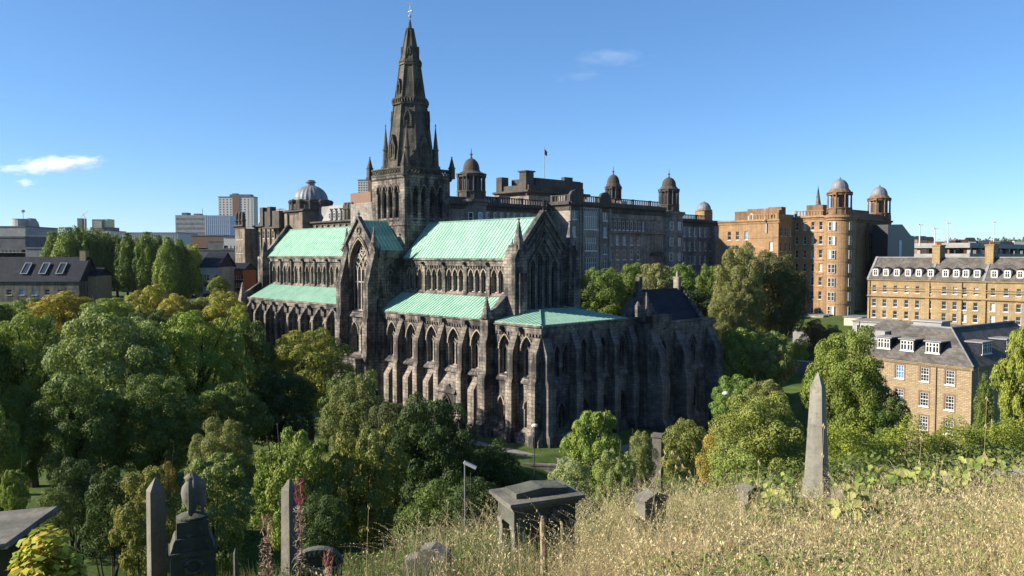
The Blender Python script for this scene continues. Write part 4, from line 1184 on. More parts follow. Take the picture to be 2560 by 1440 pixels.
turret(H2, 5.5, 199.5, 38.4, 3.6, 4.4, 2.9, 'oranged', 'lead', 6, finial=False, rd=2.75)
for (x0, x1, y0, y1, z1) in ((-21, -16.1, 148, 154, 40.4), (-16, -8.6, 147.2, 154, 41.0), (-8.5, -4, 147.2, 150, 41.3), (-2, 3.5, 160, 164, 42.2), (-6.2, -3.4, 144.5, 147, 40.2)): MB().box(x0, x1, y0, y1, 36, z1).build('plant_room', MT['oranged'], H2)
b = MB(); b.tube([(-6.9, 143.15, 36.2), (-6.9, 143.15, 33.0)], .16, 6); b.tube([(-6.9, 142.3, 40.6), (-6.9, 142.3, 37.6), (-7.6, 142.3, 36.8), (-6.9, 143.1, 36)], .16, 6); b.build('flue', MT['white'], H2)
MB().lathe([(1.2, 0), (1.3, .4), (1.2, 1.6), (.6, 2.3), (.1, 2.5)], (-14.4, 147.6, 37.2), 14).build('dish', MT['white'], H2)

# dark clad annex beside the second turret
A1 = thing('annex', 'plain dark blue clad block with a sloping top beside the orange hospital', 'building', ORG + E_AX * 16 + N_AX * 190, ROT)
b = MB()
b.prism([(-9.5, 2), (14, 2), (14, 32.6), (10.5, 32.8), (2.5, 36.4), (-9.5, 36.0)], (0, 0, 0), (0, 1, 0), (0, 0, 1), (1, 0, 0), -5, 0)
b.build('wall', MT['black'], A1)
MB().box(.0, .06, .2, 2.2, 24, 31.0).build('window', MT['blue'], A1)

# cream service buildings below the orange tower
def box_building(name, label, cat, x0, x1, y0, y1, z0, z1, mat, wins_s=(), wins_e=(), roof='lead', over=.25, frame='frame', style='two', door=None, group=None):
    t = thing(name, label, cat, wld(x0, y0, 0), ROT, group)
    b = MB(); W, L = x1 - x0, y1 - y0
    facade(b, t, (0, 0, 0), 0, 0, W, z0, z1, list(wins_s), .15, style, frame)
    facade(b, t, (W, 0, 0), D90, 0, L, z0, z1, list(wins_e), .15, style, frame)
    b.add([(0, 0, z0), (0, L, z0), (0, L, z1), (0, 0, z1)], [(0, 1, 2, 3)]); b.add([(0, L, z0), (W, L, z0), (W, L, z1), (0, L, z1)], [(0, 1, 2, 3)])
    b.build('wall', MT[mat], t)
    MB().box(-over, W + over, -over, L + over, z1 + .003, z1 + .35).build('roof', MT[roof], t)
    if door: MB().box(door[0], door[1], -.06, .02, z0 + 3.2, z0 + 3.2 + door[2]).build('door', MT['blue'], t)
    return t
q0 = ply(1990, 780, 146)[0]; q1 = ply(2058, 780, 146)[0]
box_building('outbuilding', 'cream rendered outbuilding with one small window at the foot of the orange hospital wall', 'outbuilding', q0, q1, 146, 152, 1, 7.3, 'cream', [((q1 - q0) * .62, 4.6, 2.6, 1.1)])
q0 = ply(2110, 800, 126)[0]; q1 = ply(2153, 800, 126)[0]
box_building('outbuilding', 'cream flat roofed outbuilding with a bright blue door below the round tower', 'outbuilding', q0, q1, 126, 133, 2, 9.0, 'cream', [], door=((q1 - q0) * .55, (q1 - q0) * .92, 2.6))
q0 = ply(2156, 810, 118)[0]; q1 = ply(2240, 810, 118)[0]
box_building('outbuilding', 'low flat roofed extension with wide white windows in front of the sandstone terrace', 'outbuilding', q0, q1, 112, 121, 2, 9.2, 'conc', [(2.0 + 2.2 * i, 6.6, 2.0, 1.9) for i in range(2)], roof='leadl')

# ------------------------------------------------------------------ domed hospital block at the west
H3 = thing('hospital', 'brown hospital wing with a great ribbed lead dome, behind the cathedral nave', 'hospital', ORG, ROT)
b = MB(); D = MB(); FY = 55.0
xw = [-176 + 3.9 * i for i in range(21)]
facade(b, H3, (0, FY, 0), 0, -180, -96, 8, 37.5, grid_w([x for x in xw if not -145 < x < -127], (32.6, 28.0, 23.4, 18.8, 14.2), 1.5, 2.7))
for x in xw:
    b.fbox((0, FY, 0), 0, x + 1.6, x + 2.3, -.1, .6, 8, 36.6)
cornice(D, (0, FY, 0), 0, -180, -96, 37.8, 1.5, 1.1)
b.box(-187, -178, 50, 75, 8, 36.5); b.box(-96.5, -96, 55.5, 75, 8, 37.4)
facade(b, H3, (0, 49.9, 0), 0, -186.8, -178.2, 8, 36.8, grid_w((-184.6, -182.5, -180.4), (32.2, 26.8, 21.4, 16.0), 1.2, 3.4))
cornice(D, (0, 49.9, 0), 0, -187.4, -177.6, 38.0, 1.6, 1.1)
for x in (-186.2, -183.4, -180.6): D.lathe([(.9, 38), (.9, 39.4), (1.2, 39.6), (.9, 40.4), (.8, 42.4), (.2, 43.2)], (x, 50.6, 0), 8)
D.build('parapet', MT['hospd'], H3); D = MB()
# dome tower base
DX = ply(777, 498, 59)[0]
b.box(DX - 6.6, DX + 6.6, 52.5, 67, 8, 41.6)
for sx in (DX - 5.6, DX + 5.6): b.box(sx - 1.2, sx + 1.2, 51.8, 55, 8, 41.2)
b.build('wall', MT['hospb'], H3)
cornice(D, (0, 52.5, 0), 0, DX - 7.4, DX + 7.4, 42.2, 1.4, 1.0); D.box(DX - 7, DX + 7, 52.2, 67.5, 41.6, 42.5)
D.lathe([(7.4, 42.4), (7.4, 44.3), (6.9, 44.5), (6.9, 45.3), (6.5, 45.6), (6.5, 46.0)], (DX, 59, 0), 24)
for k in range(12):
    a = 2 * pi * k / 12
    D.lathe([(.7, 42.4), (.7, 44.9), (.95, 45.1), (.95, 45.6), (.3, 46.2)], (DX + 7.2 * cos(a), 59 + 7.2 * sin(a), 0), 8)
D.build('drum', MT['hospd'], H3); D = MB()
D.box(-163.5, -150, 50.2, 56, 36, 42.4)
for x in (-163, -157): D.box(x - 1.2, x + 1.2, 49.6, 52, 37, 44)
D.build('parapet', MT['hospd'], H3); D = MB()
D.box(-112.8, -107.2, 54.2, 55.8, 37.2, 37.9)
for x in (-112, -110.2, -108): D.lathe([(.8, 37.8), (.8, 41), (1.1, 41.4), (1.0, 42.6), (.3, 43.6)], (x, 55, 0), 8)
D.build('parapet', MT['hospd'], H3)
d = MB(); pr = [(6.4, 45.9), (6.4, 46.2)] + [(6.2 * cos(q * pi / 20), 46.2 + 5.4 * sin(q * pi / 20)) for q in range(9)]
d.lathe(pr + [(1.7, 51.4)], (DX, 59, 0), 48, 0, rib=-.03)
d.lathe([(1.5, 51.2), (1.5, 52.4), (2.0, 52.5), (2.0, 52.8), (1.5, 53.0), (1.5, 53.4), (.2, 53.6)], (DX, 59, 0), 16)
d.build('dome', MT['lead'], H3)
b = MB()
b.roof([(-177.5, 55.2, 37.8), (-142.5, 55.2, 37.8), (-142.5, 58.2, 43.6), (-177.5, 58.2, 43.6)], 0); b.roof([(-128, 55.2, 37.8), (-96, 55.2, 37.8), (-96, 58.2, 43.4), (-128, 58.2, 43.4)], 0)
b.box(-178, -96, 58.2, 74, 37.6, 43.3)
b.build('mansard_roof', MT['leadl'], H3)
for x in [-174, -170.8, -167.6, -164.8] + [-122 + 3.1 * i for i in range(4)] + [-104, -101]:
    q = MB(); q.box(x - .85, x + .85, 54.8, 57.4, 38.2, 41.0); q.prism([(x - 1.1, 41.0), (x + 1.1, 41.0), (x, 42.0)], (0, 54.6, 0), (1, 0, 0), (0, 0, 1), (0, 1, 0), 0, 2.6)
    dm = q.build('dormer', MT['conc'], H3)
    sash(dm, (0, 54.8, 0), 0, x, 38.6, 1.1, 1.9, 'sash', 'frame', 'pane', -.03, False)
MB().box(-117, -104.5, 60, 66, 44.2, 47.2).box(-120, -103, 59, 67, 42, 44.2).build('plant_room', MT['brownb'], H3)
MB().box(-176, -171, 61, 64, 42, 44.4).build('plant_room', MT['brownb'], H3)

# ------------------------------------------------------------------ sandstone terrace on the right
TE = thing('terrace', 'golden sandstone terrace with a slate mansard, thirteen white dormers and tall chimney walls', 'terrace', ORG, ROT)
b = MB(); TYp = 122.3
cx = [ply(x, 720, TYp)[0] for x in (2186, 2212, 2239, 2267, 2294, 2324, 2361, 2388, 2412, 2440, 2483, 2516, 2548, 2580)]
X0, X1 = 33.4, 76.0
facade(b, TE, (0, TYp, 0), 0, X0, X1, 4, 19.7, [(c, 16.4, .95, 1.75) for c in cx] + [(c, 12.7, 1.0, 1.9) for c in cx] + [(c, 9.8, 1.0, 1.9) for c in cx], frame='frame')
b.add([(X0, TYp, 4), (X0, TYp + 11, 4), (X0, TYp + 11, 19.7), (X0, TYp + 5.5, 25.4), (X0, TYp, 19.7)], [(0, 1, 2, 3, 4)])
b.add([(X1, TYp, 4), (X1, TYp + 11, 4), (X1, TYp + 11, 19.7), (X1, TYp + 5.5, 25.4), (X1, TYp, 19.7)], [(0, 1, 2, 3, 4)])
b.fbox((0, TYp, 0), 0, X0, X1, -.1, .2, 16.9, 17.1); b.fbox((0, TYp, 0), 0, X0, X1, -.1, .2, 17.5, 17.65)
b.side([(-.05, 14.9), (.35, 15.2), (.5, 15.3), (.5, 15.55), (-.05, 15.7)], (0, TYp, 0), 0, X0, X1)
b.side([(-.05, 19.2), (.3, 19.4), (.4, 19.7), (-.05, 19.72)], (0, TYp, 0), 0, X0 - .1, X1)
for u in (X0 + 14.6, X0 + 27.0): b.fbox((0, TYp, 0), 0, u - .5, u + .5, -.05, .25, 4, 19.2)
b.build('wall', MT['terr'], TE)
b = MB()
for (u0, u1) in ((X0, X0 + 14.8), (X0 + 15.4, X0 + 26.6), (X0 + 27.2, X1)):
    b.roof([(u0, TYp - .3, 19.75), (u1, TYp - .3, 19.75), (u1, TYp + 5.4, 25.3), (u0, TYp + 5.4, 25.3)], 0)
b.roof([(X1, TYp + 11.3, 19.75), (X0, TYp + 11.3, 19.75), (X0, TYp + 5.4, 25.3), (X1, TYp + 5.4, 25.3)], 0)
b.build('roof', MT['slate'], TE)
b = MB()
for u in (X0 + .1, X0 + 15.1, X0 + 26.9, X1):
    b.prism([(-.35, 19.8), (11.3, 19.8), (5.4, 25.6)], (0, TYp, 0), (0, 1, 0), (0, 0, 1), (1, 0, 0), u - .28, u + .28)
b.fbox((0, TYp + 5.4, 0), 0, X0, X1, -.2, .2, 25.25, 25.5)
b.build('skew', MT['leadl'], TE)
for u in (X0 + 15.1, X0 + 26.9):
    q = MB(); q.box(u - .9, u + .9, TYp + 3.8, TYp + 7.6, 21, 28.2); q.box(u - 1.05, u + 1.05, TYp + 3.65, TYp + 7.75, 28.2, 28.5)
    ck = q.build('chimney', MT['terr'], TE)
    for k in range(4): MB().lathe([(.22, 28.5), (.18, 29.2)], (u, TYp + 4.4 + .85 * k, 0), 8).build('chimney_pot', MT['redb'], ck)
for c in cx:
    q = MB(); z = 20.6
    q.box(c - .72, c - .5, TYp + .5, TYp + 2.6, z - .4, z + 1.9); q.box(c + .5, c + .72, TYp + .5, TYp + 2.6, z - .4, z + 1.9); q.box(c - .72, c + .72, TYp + .5, TYp + .7, z - .4, z + .1); q.box(c - .72, c + .72, TYp + .5, TYp + 2.6, z + 1.6, z + 1.9)
    dm = q.build('dormer', MT['white'], TE)
    sash(dm, (0, TYp + .52, 0), 0, c, z + .1, 1.0, 1.5, 'cross', 'frame', 'pane', .1, False)
    q = MB(); q.prism([(c - .9, z + 1.9), (c + .9, z + 1.9), (c, z + 2.25)], (0, TYp + .35, 0), (1, 0, 0), (0, 0, 1), (0, 1, 0), 0, 3.0)
    q.box(c - .5, c + .5, TYp + .75, TYp + 2.6, z - .4, z + .1); q.build('dormer_roof', MT['slated'], dm)
for u in (X0 + .6, X0 + 14.2, X0 + 22.4, X0 + 27.6): MB().tube([(u, TYp - .12, 19.4), (u, TYp - .12, 5)], .08, 6).build('drainpipe', MT['iron'], TE)

# ------------------------------------------------------------------ stone house at lower right
HC = Vector((58.2, 98.7, 0)); HD = Vector((-.577, .817, 0)); HA = atan2(HD.y, HD.x) + pi
HS = thing('stone_house', 'buff rubble stone house with a grey slate hipped roof and three white dormers', 'house', HC, HA)
# local axes: +x runs to the camera-right end (corner at x = 0), facade faces -y
b = MB(); EV = 11.6
def hx(px):     # distance along the facade for a pixel column
    d = ray(px, 900); t = (HC.x * .817 + HC.y * .577) / (d.x * .817 + d.y * .577)
    q = Vector((d.x * t, d.y * t, 0)) - HC
    return -q.dot(HD)
HL = hx(2152)
hc = [hx(x) for x in (2190, 2250, 2312, 2376)]
facade(b, HS, (0, 0, 0), 0, HL, 0, -4, EV, [(c, z, 1.15, 1.85) for c in hc for z in (9.05, 5.75, 2.6)], .22, 'six')
facade(b, HS, (0, 0, 0), D90, 0, 24, -4, EV, [(c, z, 1.15, 1.85) for c in (4, 8, 12, 16) for z in (9.0, 5.7, 2.5)], .22, 'six')
b.add([(HL, 0, -4), (HL, 10, -4), (HL, 10, EV), (HL, 0, EV)], [(0, 1, 2, 3)]); b.add([(HL, 10, -4), (-10, 10, -4), (-10, 10, EV), (HL, 10, EV)], [(0, 1, 2, 3)])
b.add([(-10, 10, -4), (-10, 24, -4), (-10, 24, EV), (-10, 10, EV)], [(0, 1, 2, 3)]); b.add([(0, 24, -4), (-10, 24, -4), (-10, 24, EV), (0, 24, EV)], [(0, 1, 2, 3)])
b.side([(-.05, EV - .5), (.12, EV - .45), (.3, EV - .1), (.3, EV), (-.05, EV)], (0, 0, 0), 0, HL, .3)
b.side([(-.05, EV - .5), (.12, EV - .45), (.3, EV - .1), (.3, EV), (-.05, EV)], (0, 0, 0), D90, -.28, 24)
b.build('wall', MT['house'], HS)
for c in hc:      # dressed stone surrounds
    for z in (9.05, 5.75, 2.6):
        b = MB()
        for q in (-1, 1): b.fbox((0, 0, 0), 0, c + q * .68 - .11, c + q * .68 + .11, -.1, .03, z - .1, z + 2.05)
        b.fbox((0, 0, 0), 0, c - .79, c + .79, -.1, .032, z + 1.86, z + 2.08)
        b.build('window_surround', MT['brownb'], HS)
b = MB(); RZ = 15.9
b.roof([(HL - .3, -.35, EV + .02), (.35, -.35, EV + .02), (-5, 5, RZ), (HL + 4.5, 5, RZ)], 0, thick=.15)
b.roof([(.35, -.35, EV + .02), (.35, 24, EV + .02), (-5, 24, RZ), (-5, 5, RZ)], 0, thick=.15)
b.roof([(-10.3, 10.3, EV + .02), (HL - .3, 10.3, EV + .02), (HL + 4.5, 5, RZ), (-5, 5, RZ)], 0, thick=.15)
b.roof([(-10.3, 24, EV + .02), (-10.3, 10.3, EV + .02), (-5, 5, RZ), (-5, 24, RZ)], 0, thick=.15)
b.roof([(HL - .3, 10.3, EV + .02), (HL - .3, -.35, EV + .02), (HL + 4.5, 5, RZ)], 0, thick=.15)
b.build('roof', MT['slate'], HS)
b = MB(); b.tube([(HL + 4.5, 5, RZ + .08), (-5, 5, RZ + .08), (-5, 24, RZ + .08)], .14, 6); b.tube([(.35, -.35, EV + .1), (-5, 5, RZ + .1)], .1, 6); b.build('ridge', MT['lead'], HS)
def dormer(x, y, th, wd=1.75, h=1.35):
    u = Vector((cos(th), sin(th), 0)); n = Vector((sin(th), -cos(th), 0))
    o = Vector((x, y, 0)); q = MB(); z = 12.85
    q.fbox(o, th, -wd / 2 - .12, -wd / 2, -2.4, 0, z - .6, z + h); q.fbox(o, th, wd / 2, wd / 2 + .12, -2.4, 0, z - .6, z + h); q.fbox(o, th, -wd / 2, wd / 2, -.2, 0, z - .6, z)
    q.fbox(o, th, -wd / 2 - .12, wd / 2 + .12, -2.4, 0, z + h, z + h + .1)
    dm = q.build('dormer', MT['slated'], HS)
    for s_ in (-1, 1): sash(dm, o, th, s_ * wd / 4, z, wd / 2, h, 'cross', 'frame', 'pane', .04, True)
    q = MB(); q.fbox(o, th, -wd / 2 - .3, wd / 2 + .3, -3.0, .2, z + h + .1, z + h + .26); q.build('dormer_roof', MT['leadl'], dm)
for px in (2200, 2258, 2322): dormer(hx(px), .95, 0)
dormer(-.95, 6.0, D90, 2.6)
dormer(-.95, 13.0, D90, 2.6)
MB().tube([(hx(2342), -.12, EV - .3), (hx(2342), -.12, .5)], .06, 6).build('drainpipe', MT['brownb'], HS)
b = MB(); b.box(-12.5, -8.5, 9.4, 12, 12, 16.2); b.box(-12.7, -8.3, 9.2, 12.2, 16.2, 16.4); b.build('roof_lantern', MT['conc'], HS)
# back wing of the house
b2 = thing('stone_house', 'grey slate roofed range behind the stone house, before the sandstone terrace', 'house', HC - HD * -15 + Vector((.817, .577, 0)) * 16, HA)
b = MB(); b.box(-12, 12, 0, 9, 2, 11.5); b.build('wall', MT['house'], b2)
b = MB(); b.roof([(-12.2, -.2, 11.5), (12.2, -.2, 11.5), (8, 4.5, 15.2), (-8, 4.5, 15.2)], 0); b.roof([(12.2, 9.2, 11.5), (-12.2, 9.2, 11.5), (-8, 4.5, 15.2), (8, 4.5, 15.2)], 0)
b.roof([(12.2, -.2, 11.5), (12.2, 9.2, 11.5), (8, 4.5, 15.2)], 0); b.roof([(-12.2, 9.2, 11.5), (-12.2, -.2, 11.5), (-8, 4.5, 15.2)], 0); b.build('roof', MT['slate'], b2)
for k, x in enumerate((-7, -1, 5)):
    q = MB(); q.box(x - 1.2, x + 1.2, .6, 3, 11.8, 13.6); q.build('dormer', MT['conc'], b2)

# ------------------------------------------------------------------ multi-storey car park, far right
CPx = 20.0
CP = thing('car_park', 'open concrete multi-storey car park with pale decks on columns, far right', 'car park', ORG, ROT)
CY0, CY1 = 250.0, 480.0
for k, z in enumerate((21.2, 25.4, 29.6)):
    b = MB(); b.box(CPx - 40, CPx, CY0, CY1, z - .7, z); b.fbox((CPx, 0, 0), D90, CY0, CY1, -.25, .02, z, z + 1.2); b.fbox((0, CY0, 0), 0, CPx - 40, CPx - .3, -.25, .02, z, z + 1.2)
    b.build('deck', MT['conc'], CP)
cm = MB().box(-.6, .6, -.6, .6, 6, 28.7).mesh('column', MT['conc'])
for y in range(252, 480, 13):
    for x in (CPx - .8, CPx - 19): link('column', cm, CP, (x, y, 0))
for k, (px, top) in enumerate(((2299, 562), (2337, 572), (2370, 558), (2484, 556))):
    yy = plx(px, 600, CPx - 12)[1]; zt = 25.7 + (640 - top) / FPX * wld(CPx - 12, yy).y
    lp = thing('light_mast', ['tall white light mast at the left end of the car park roof deck', 'second light mast from the left on the car park roof deck', 'tall white light mast over the middle of the car park deck', 'light mast standing alone at the right of the car park deck'][k], 'light mast', wld(CPx - 12, yy, 29.6), ROT, 'light masts on the car park')
    h = zt - 29.6
    MB().tube([(0, 0, 0), (0, 0, h)], [.28, .16], 6).build('pole', MT['white'], lp)
    b = MB(); b.box(-.12, .12, -1.7, 1.7, h - .1, h + .05); b.box(-.3, .3, -2.0, -1.0, h - .05, h + .2); b.box(-.3, .3, 1.0, 2.0, h - .05, h + .2); b.build('lamp_head', MT['white'], lp)

# ------------------------------------------------------------------ distant town
def far_block(name, label, cat, px0, px1, top, Y, z0, dep, mat, style='flat', rz=None, wins=None, roof=None, frame='stonef', group=None, kind=None):
    """free-standing block seen between two pixel columns at distance Y"""
    a = at(px0, 640, Y); c = at(px1, 640, Y)
    ht = EYE + (640 - top) / FPX * Y
    t = thing(name, label, cat, (a.x, Y, 0), 0 if rz is None else rz, group)
    L = c.x - a.x
    b = MB(); W = []
    if wins:
        nc, zr, ww, hh = wins
        W = [(L * (i + .5) / nc, z, ww, hh) for i in range(nc) for z in zr if z + hh < ht - .3]
    facade(b, t, (0, 0, 0), 0, 0, L, z0, ht, W, .25, 'sash', frame, kind=kind)
    b.add([(0, 0, z0), (0, dep, z0), (0, dep, ht), (0, 0, ht)], [(0, 1, 2, 3)]); b.add([(L, 0, z0), (L, dep, z0), (L, dep, ht), (L, 0, ht)], [(0, 1, 2, 3)]); b.add([(0, dep, z0), (L, dep, z0), (L, dep, ht), (0, dep, ht)], [(0, 1, 2, 3)])
    b.build('wall', MT[mat], t)
    r = MB()
    if style == 'flat': r.box(-.2, L + .2, -.2, dep + .2, ht + .004, ht + .6)
    elif style == 'gable':
        rh = roof or dep * .45
        r.roof([(-.4, -.4, ht), (L + .4, -.4, ht), (L + .4, dep / 2, ht + rh), (-.4, dep / 2, ht + rh)], 0); r.roof([(L + .4, dep + .4, ht), (-.4, dep + .4, ht), (-.4, dep / 2, ht + rh), (L + .4, dep / 2, ht + rh)], 0)
        r.prism([(-.1, ht), (dep + .1, ht), (dep / 2, ht + rh - .15)], (0, 0, 0), (0, 1, 0), (0, 0, 1), (1, 0, 0), .1, L - .1)
    r.build('roof', MT['slated' if style == 'gable' else 'concd'], t)
    return t, L, ht

# high-rise flats
for (px0, px1, top, lab, ff, sidew) in ((548, 637, 494, 'pale high-rise block of flats with a brown central strip, left of the domed hospital', 26, 13), (896, 960, 452, 'white high-rise block of flats just left of the cathedral tower', 26, 11)):
    Y = 880.0; a = at(px0, 640, Y); c = at(px1, 640, Y); L = c.x - a.x; ht = EYE + (640 - top) / FPX * Y
    t = thing('tower_block', lab, 'tower block', (a.x, Y, 0), RAD(-2))
    b = MB(); nc = 10; zr = [ht - 3.4 - 2.75 * i for i in range(18)]
    holes = [(L * (i + .5) / nc, z, 1.7, 1.4) for i in range(nc) for z in zr if i not in (4, 5)]
    hs = [rect(c_ - w_ / 2, c_ + w_ / 2, z, z + h) for c_, z, w_, h in holes]
    b.wall((0, 0, 0), 0, rect(0, L, 5, ht), hs, .3)
    b.add([(0, 0, 5), (0, sidew, 5), (0, sidew, ht), (0, 0, ht)], [(0, 1, 2, 3)]); b.add([(L, 0, 5), (L, sidew, 5), (L, sidew, ht), (L, 0, ht)], [(0, 1, 2, 3)]); b.add([(0, sidew, 5), (L, sidew, 5), (L, sidew, ht), (0, sidew, ht)], [(0, 1, 2, 3)])
    b.build('wall', MT['white'], t)
    wl = MB().box(-.4, 0, 1, sidew - 1, 5, ht - 1).build('end_wall', MT['cream'], t)
    MB().fbox((0, 0, 0), 0, L * .4, L * .6, 0, .4, 5, ht + .2).build('stair_strip', MT['brownb'], t)
    r = MB(); r.box(-.3, L + .3, -.3, sidew + .3, ht + .004, ht + .9); r.box(L * .3, L * .9, 2, sidew - 2, ht + .9, ht + 3.4); r.box(L * .36, L * .5, 3, sidew - 3, ht + 3.4, ht + 4.6); r.build('roof', MT['concd'], t)
    pm = MB().add([(-.85, .29, 0), (.85, .29, 0), (.85, .29, 1.4), (-.85, .29, 1.4)], [(0, 1, 2, 3)]).mesh('window', MT['pane'])
    zmin = 14 if px0 < 700 else 50
    for c_, z, w_, h in [q for q in holes if q[1] > zmin][:100]: link('window', pm, t, (c_, 0, z))

# glass office
Y = 700.0; a = at(440, 640, Y); c = at(574, 640, Y); m_ = at(515, 640, Y); L = c.x - a.x; k = m_.x - a.x; ht = EYE + (640 - 538) / FPX * Y
t = thing('office_block', 'grey office block with a blue glazed right half below the high-rise flats', 'office', (a.x, Y, 0), 0)
b = MB(); b.box(0, k, 0, 30, 8, ht); b.build('wall', MT['conc'], t)
for i, z in enumerate(np.arange(20, ht - 2, 4.2)): MB().box(.6, k - .5, -.08, .04, z, z + 1.9).build('window_band', MT['lead'], t)
MB().box(k, L, .2, 30, 8, ht - .4).build('glazing', MT['blue'], t)
b = MB()
for i in range(13): b.box(k + (L - k) * i / 12 - .35, k + (L - k) * i / 12 + .35, -.2, .2, 8, ht)
for z in np.arange(16, ht, 4.2): b.box(k, L, -.05, .2, z, z + .3)
b.build('mullion', MT['white'], t)
b = MB(); b.box(4, 9, 4, 12, ht, ht + 2.4); b.box(14, 20, 6, 12, ht, ht + 1.6); b.tube([(22, 6, ht), (22, 6, ht + 6)], .2, 5); b.build('plant_room', MT['concd'], t)
t, L, ht = far_block('hall', 'long low pale building with a blank wall behind the row of poplars', 'building', 302, 445, 583, 620, 6, 40, 'white')
for i in range(24): MB().fbox((0, 0, 0), 0, L * i / 24, L * i / 24 + .35, 0, .2, 6, ht).build('rib', MT['conc'], t)
t, L, ht = far_block('office_block', 'stepped white block with a square glazed top, above the left trees', 'office', 217, 278, 578, 760, 6, 30, 'white', wins=(6, (20, 25, 30, 35, 40, 45), 2.6, 2.0), kind='pane')
b = MB(); b.box(L * .2, L * .66, 2, 22, ht, ht + 11.5); b.box(L * .1, L * .85, 3, 24, ht, ht + 4); b.build('upper_storey', MT['concd'], t); MB().box(L * .26, L * .6, 1.8, 2.1, ht + 3, ht + 10).build('glazing', MT['conc'], t); MB().box(L * .66, L * .78, 4, 18, ht, ht + 12).build('stair_tower', MT['cream'], t)
t, L, ht = far_block('tower_block', 'thin grey tower under construction beside a crane, far left', 'tower block', 195, 207, 547, 1300, 6, 14, 'concd')
cr = thing('tower_crane', 'faint white tower crane beside the thin grey tower', 'crane', at(214, 640, 1300) - Vector((0, 0, 10)), 0)
b = MB(); b.tube([(0, 0, 0), (0, 0, 76)], .6, 4); b.build('mast', MT['white'], cr); b = MB(); b.tube([(-8, 0, 74), (5, 0, 84)], .45, 4); b.tube([(0, 0, 74), (-3, 0, 80)], .4, 4); b.build('jib', MT['white'], cr)
t, L, ht = far_block('office_block', 'grey concrete block with a roof drum and dish mast at the left edge', 'office', -40, 65, 568, 420, 6, 30, 'conc', wins=(11, (33.5, 29), 2.4, 1.6), kind='blind')
b = MB(); b.lathe([(5.6, ht), (5.6, ht + 4.6), (5.9, ht + 4.8)], (14.5, 12, 0), 20); b.prism([(18.5, ht), (22, ht), (21.2, ht + 3), (19.6, ht + 5.2), (18.6, ht + 5)], (0, 8, 0), (1, 0, 0), (0, 0, 1), (0, 1, 0), 0, 6); b.build('roof_drum', MT['conc'], t); b = MB(); b.tube([(14, 12, ht + 4.8), (14, 12, ht + 9.6)], .15, 6); b.lathe([(.2, ht + 8.4), (1.0, ht + 8.8), (1.0, ht + 9.6), (.3, ht + 10)], (14, 12, 0), 10); b.build('mast', MT['steel'], t)
far_block('warehouse', 'dark flat roofed warehouse with a pale window strip at the left edge', 'warehouse', -30, 64, 594, 330, 6, 25, 'concd', wins=(10, (27.2,), 2.0, 1.1), kind='pane')
far_block('warehouse', 'long black roofed shed behind the left edge trees', 'warehouse', 66, 128, 592, 400, 6, 30, 'black')
far_block('warehouse', 'small pale blue shed with a crenellated top beside the slate roofed hall', 'warehouse', 64, 122, 622, 300, 6, 14, 'lead')
# slate roofed stone hall, left
t, L, ht = far_block('stone_hall', 'long stone hall with a dark slate roof and three skylights at the left edge', 'house', -60, 196, 704, 235, 6, 12, 'grave', 'gable', wins=(8, (14.0,), 1.6, 1.7), roof=7.4)
for px in (52, 98, 141):
    u = at(px, 640, 235).x - at(-60, 640, 235).x
    q = MB(); q.M = Matrix.Translation((u, 1.2, ht + 2.1)) @ Matrix.Rotation(atan2(7.4, 6.4), 4, 'X')
    q.box(-1.1, -.85, 0, 4.4, .05, .35); q.box(.85, 1.1, 0, 4.4, .05, .35); q.box(-.85, .85, 0, .25, .05, .35); q.box(-.85, .85, 4.15, 4.4, .05, .35)
    sk = q.build('skylight', MT['lead'], t)
    q2 = MB(); q2.M = q.M; q2.box(-.85, .85, .25, 4.15, .04, .15); q2.build('pane', MT['pane'], sk)
b = MB(); b.box(L - 2.4, L - .6, 5, 7, ht + 4, ht + 9.3); b.build('chimney', MT['house'], t)
t, L, ht = far_block('stone_house', 'small stone house with a lower slate roof at the right end of the hall', 'house', 190, 240, 690, 240, 6, 9, 'house', 'gable', roof=2.5)
# brick houses and the like between the poplars and the hospital
t, L, ht = far_block('brick_building', 'red brick building with rows of small windows left of the cathedral west end', 'building', 569, 606, 676, 275, 4, 14, 'redb', 'gable', wins=(7, (17.5, 14.8, 12.0), .9, 1.5), roof=2.6, frame='frame')
t, L, ht = far_block('stone_house', 'pale stone house with a black slate roof left of the red brick building', 'house', 500, 545, 668, 260, 4, 16, 'conc', 'gable', wins=(6, (17.5, 13.5), 1.0, 2.0), roof=5.0)
far_block('warehouse', 'black clad shed behind the slate roofed stone house', 'warehouse', 538, 600, 662, 300, 4, 20, 'black')
far_block('office_block', 'brown low office with strip windows behind the poplars', 'office', 478, 560, 590, 480, 6, 22, 'brownb', wins=(10, (27, 31), 2.2, 1.4), kind='pane')
far_block('office_block', 'white terraced flats with a curved roof below the high-rise', 'office', 560, 622, 594, 430, 6, 22, 'white', wins=(7, (30, 26.5), 2.6, 1.4), kind='pane')
far_block('office_block', 'dark grey ribbed office under the glazed office block', 'office', 520, 618, 604, 460, 6, 22, 'concd')
far_block('office_block', 'flat grey car deck with pale parapets right of the poplars', 'office', 488, 618, 626, 380, 6, 22, 'concd', wins=(16, (23, 19.5), 2.8, .9), kind='blind')
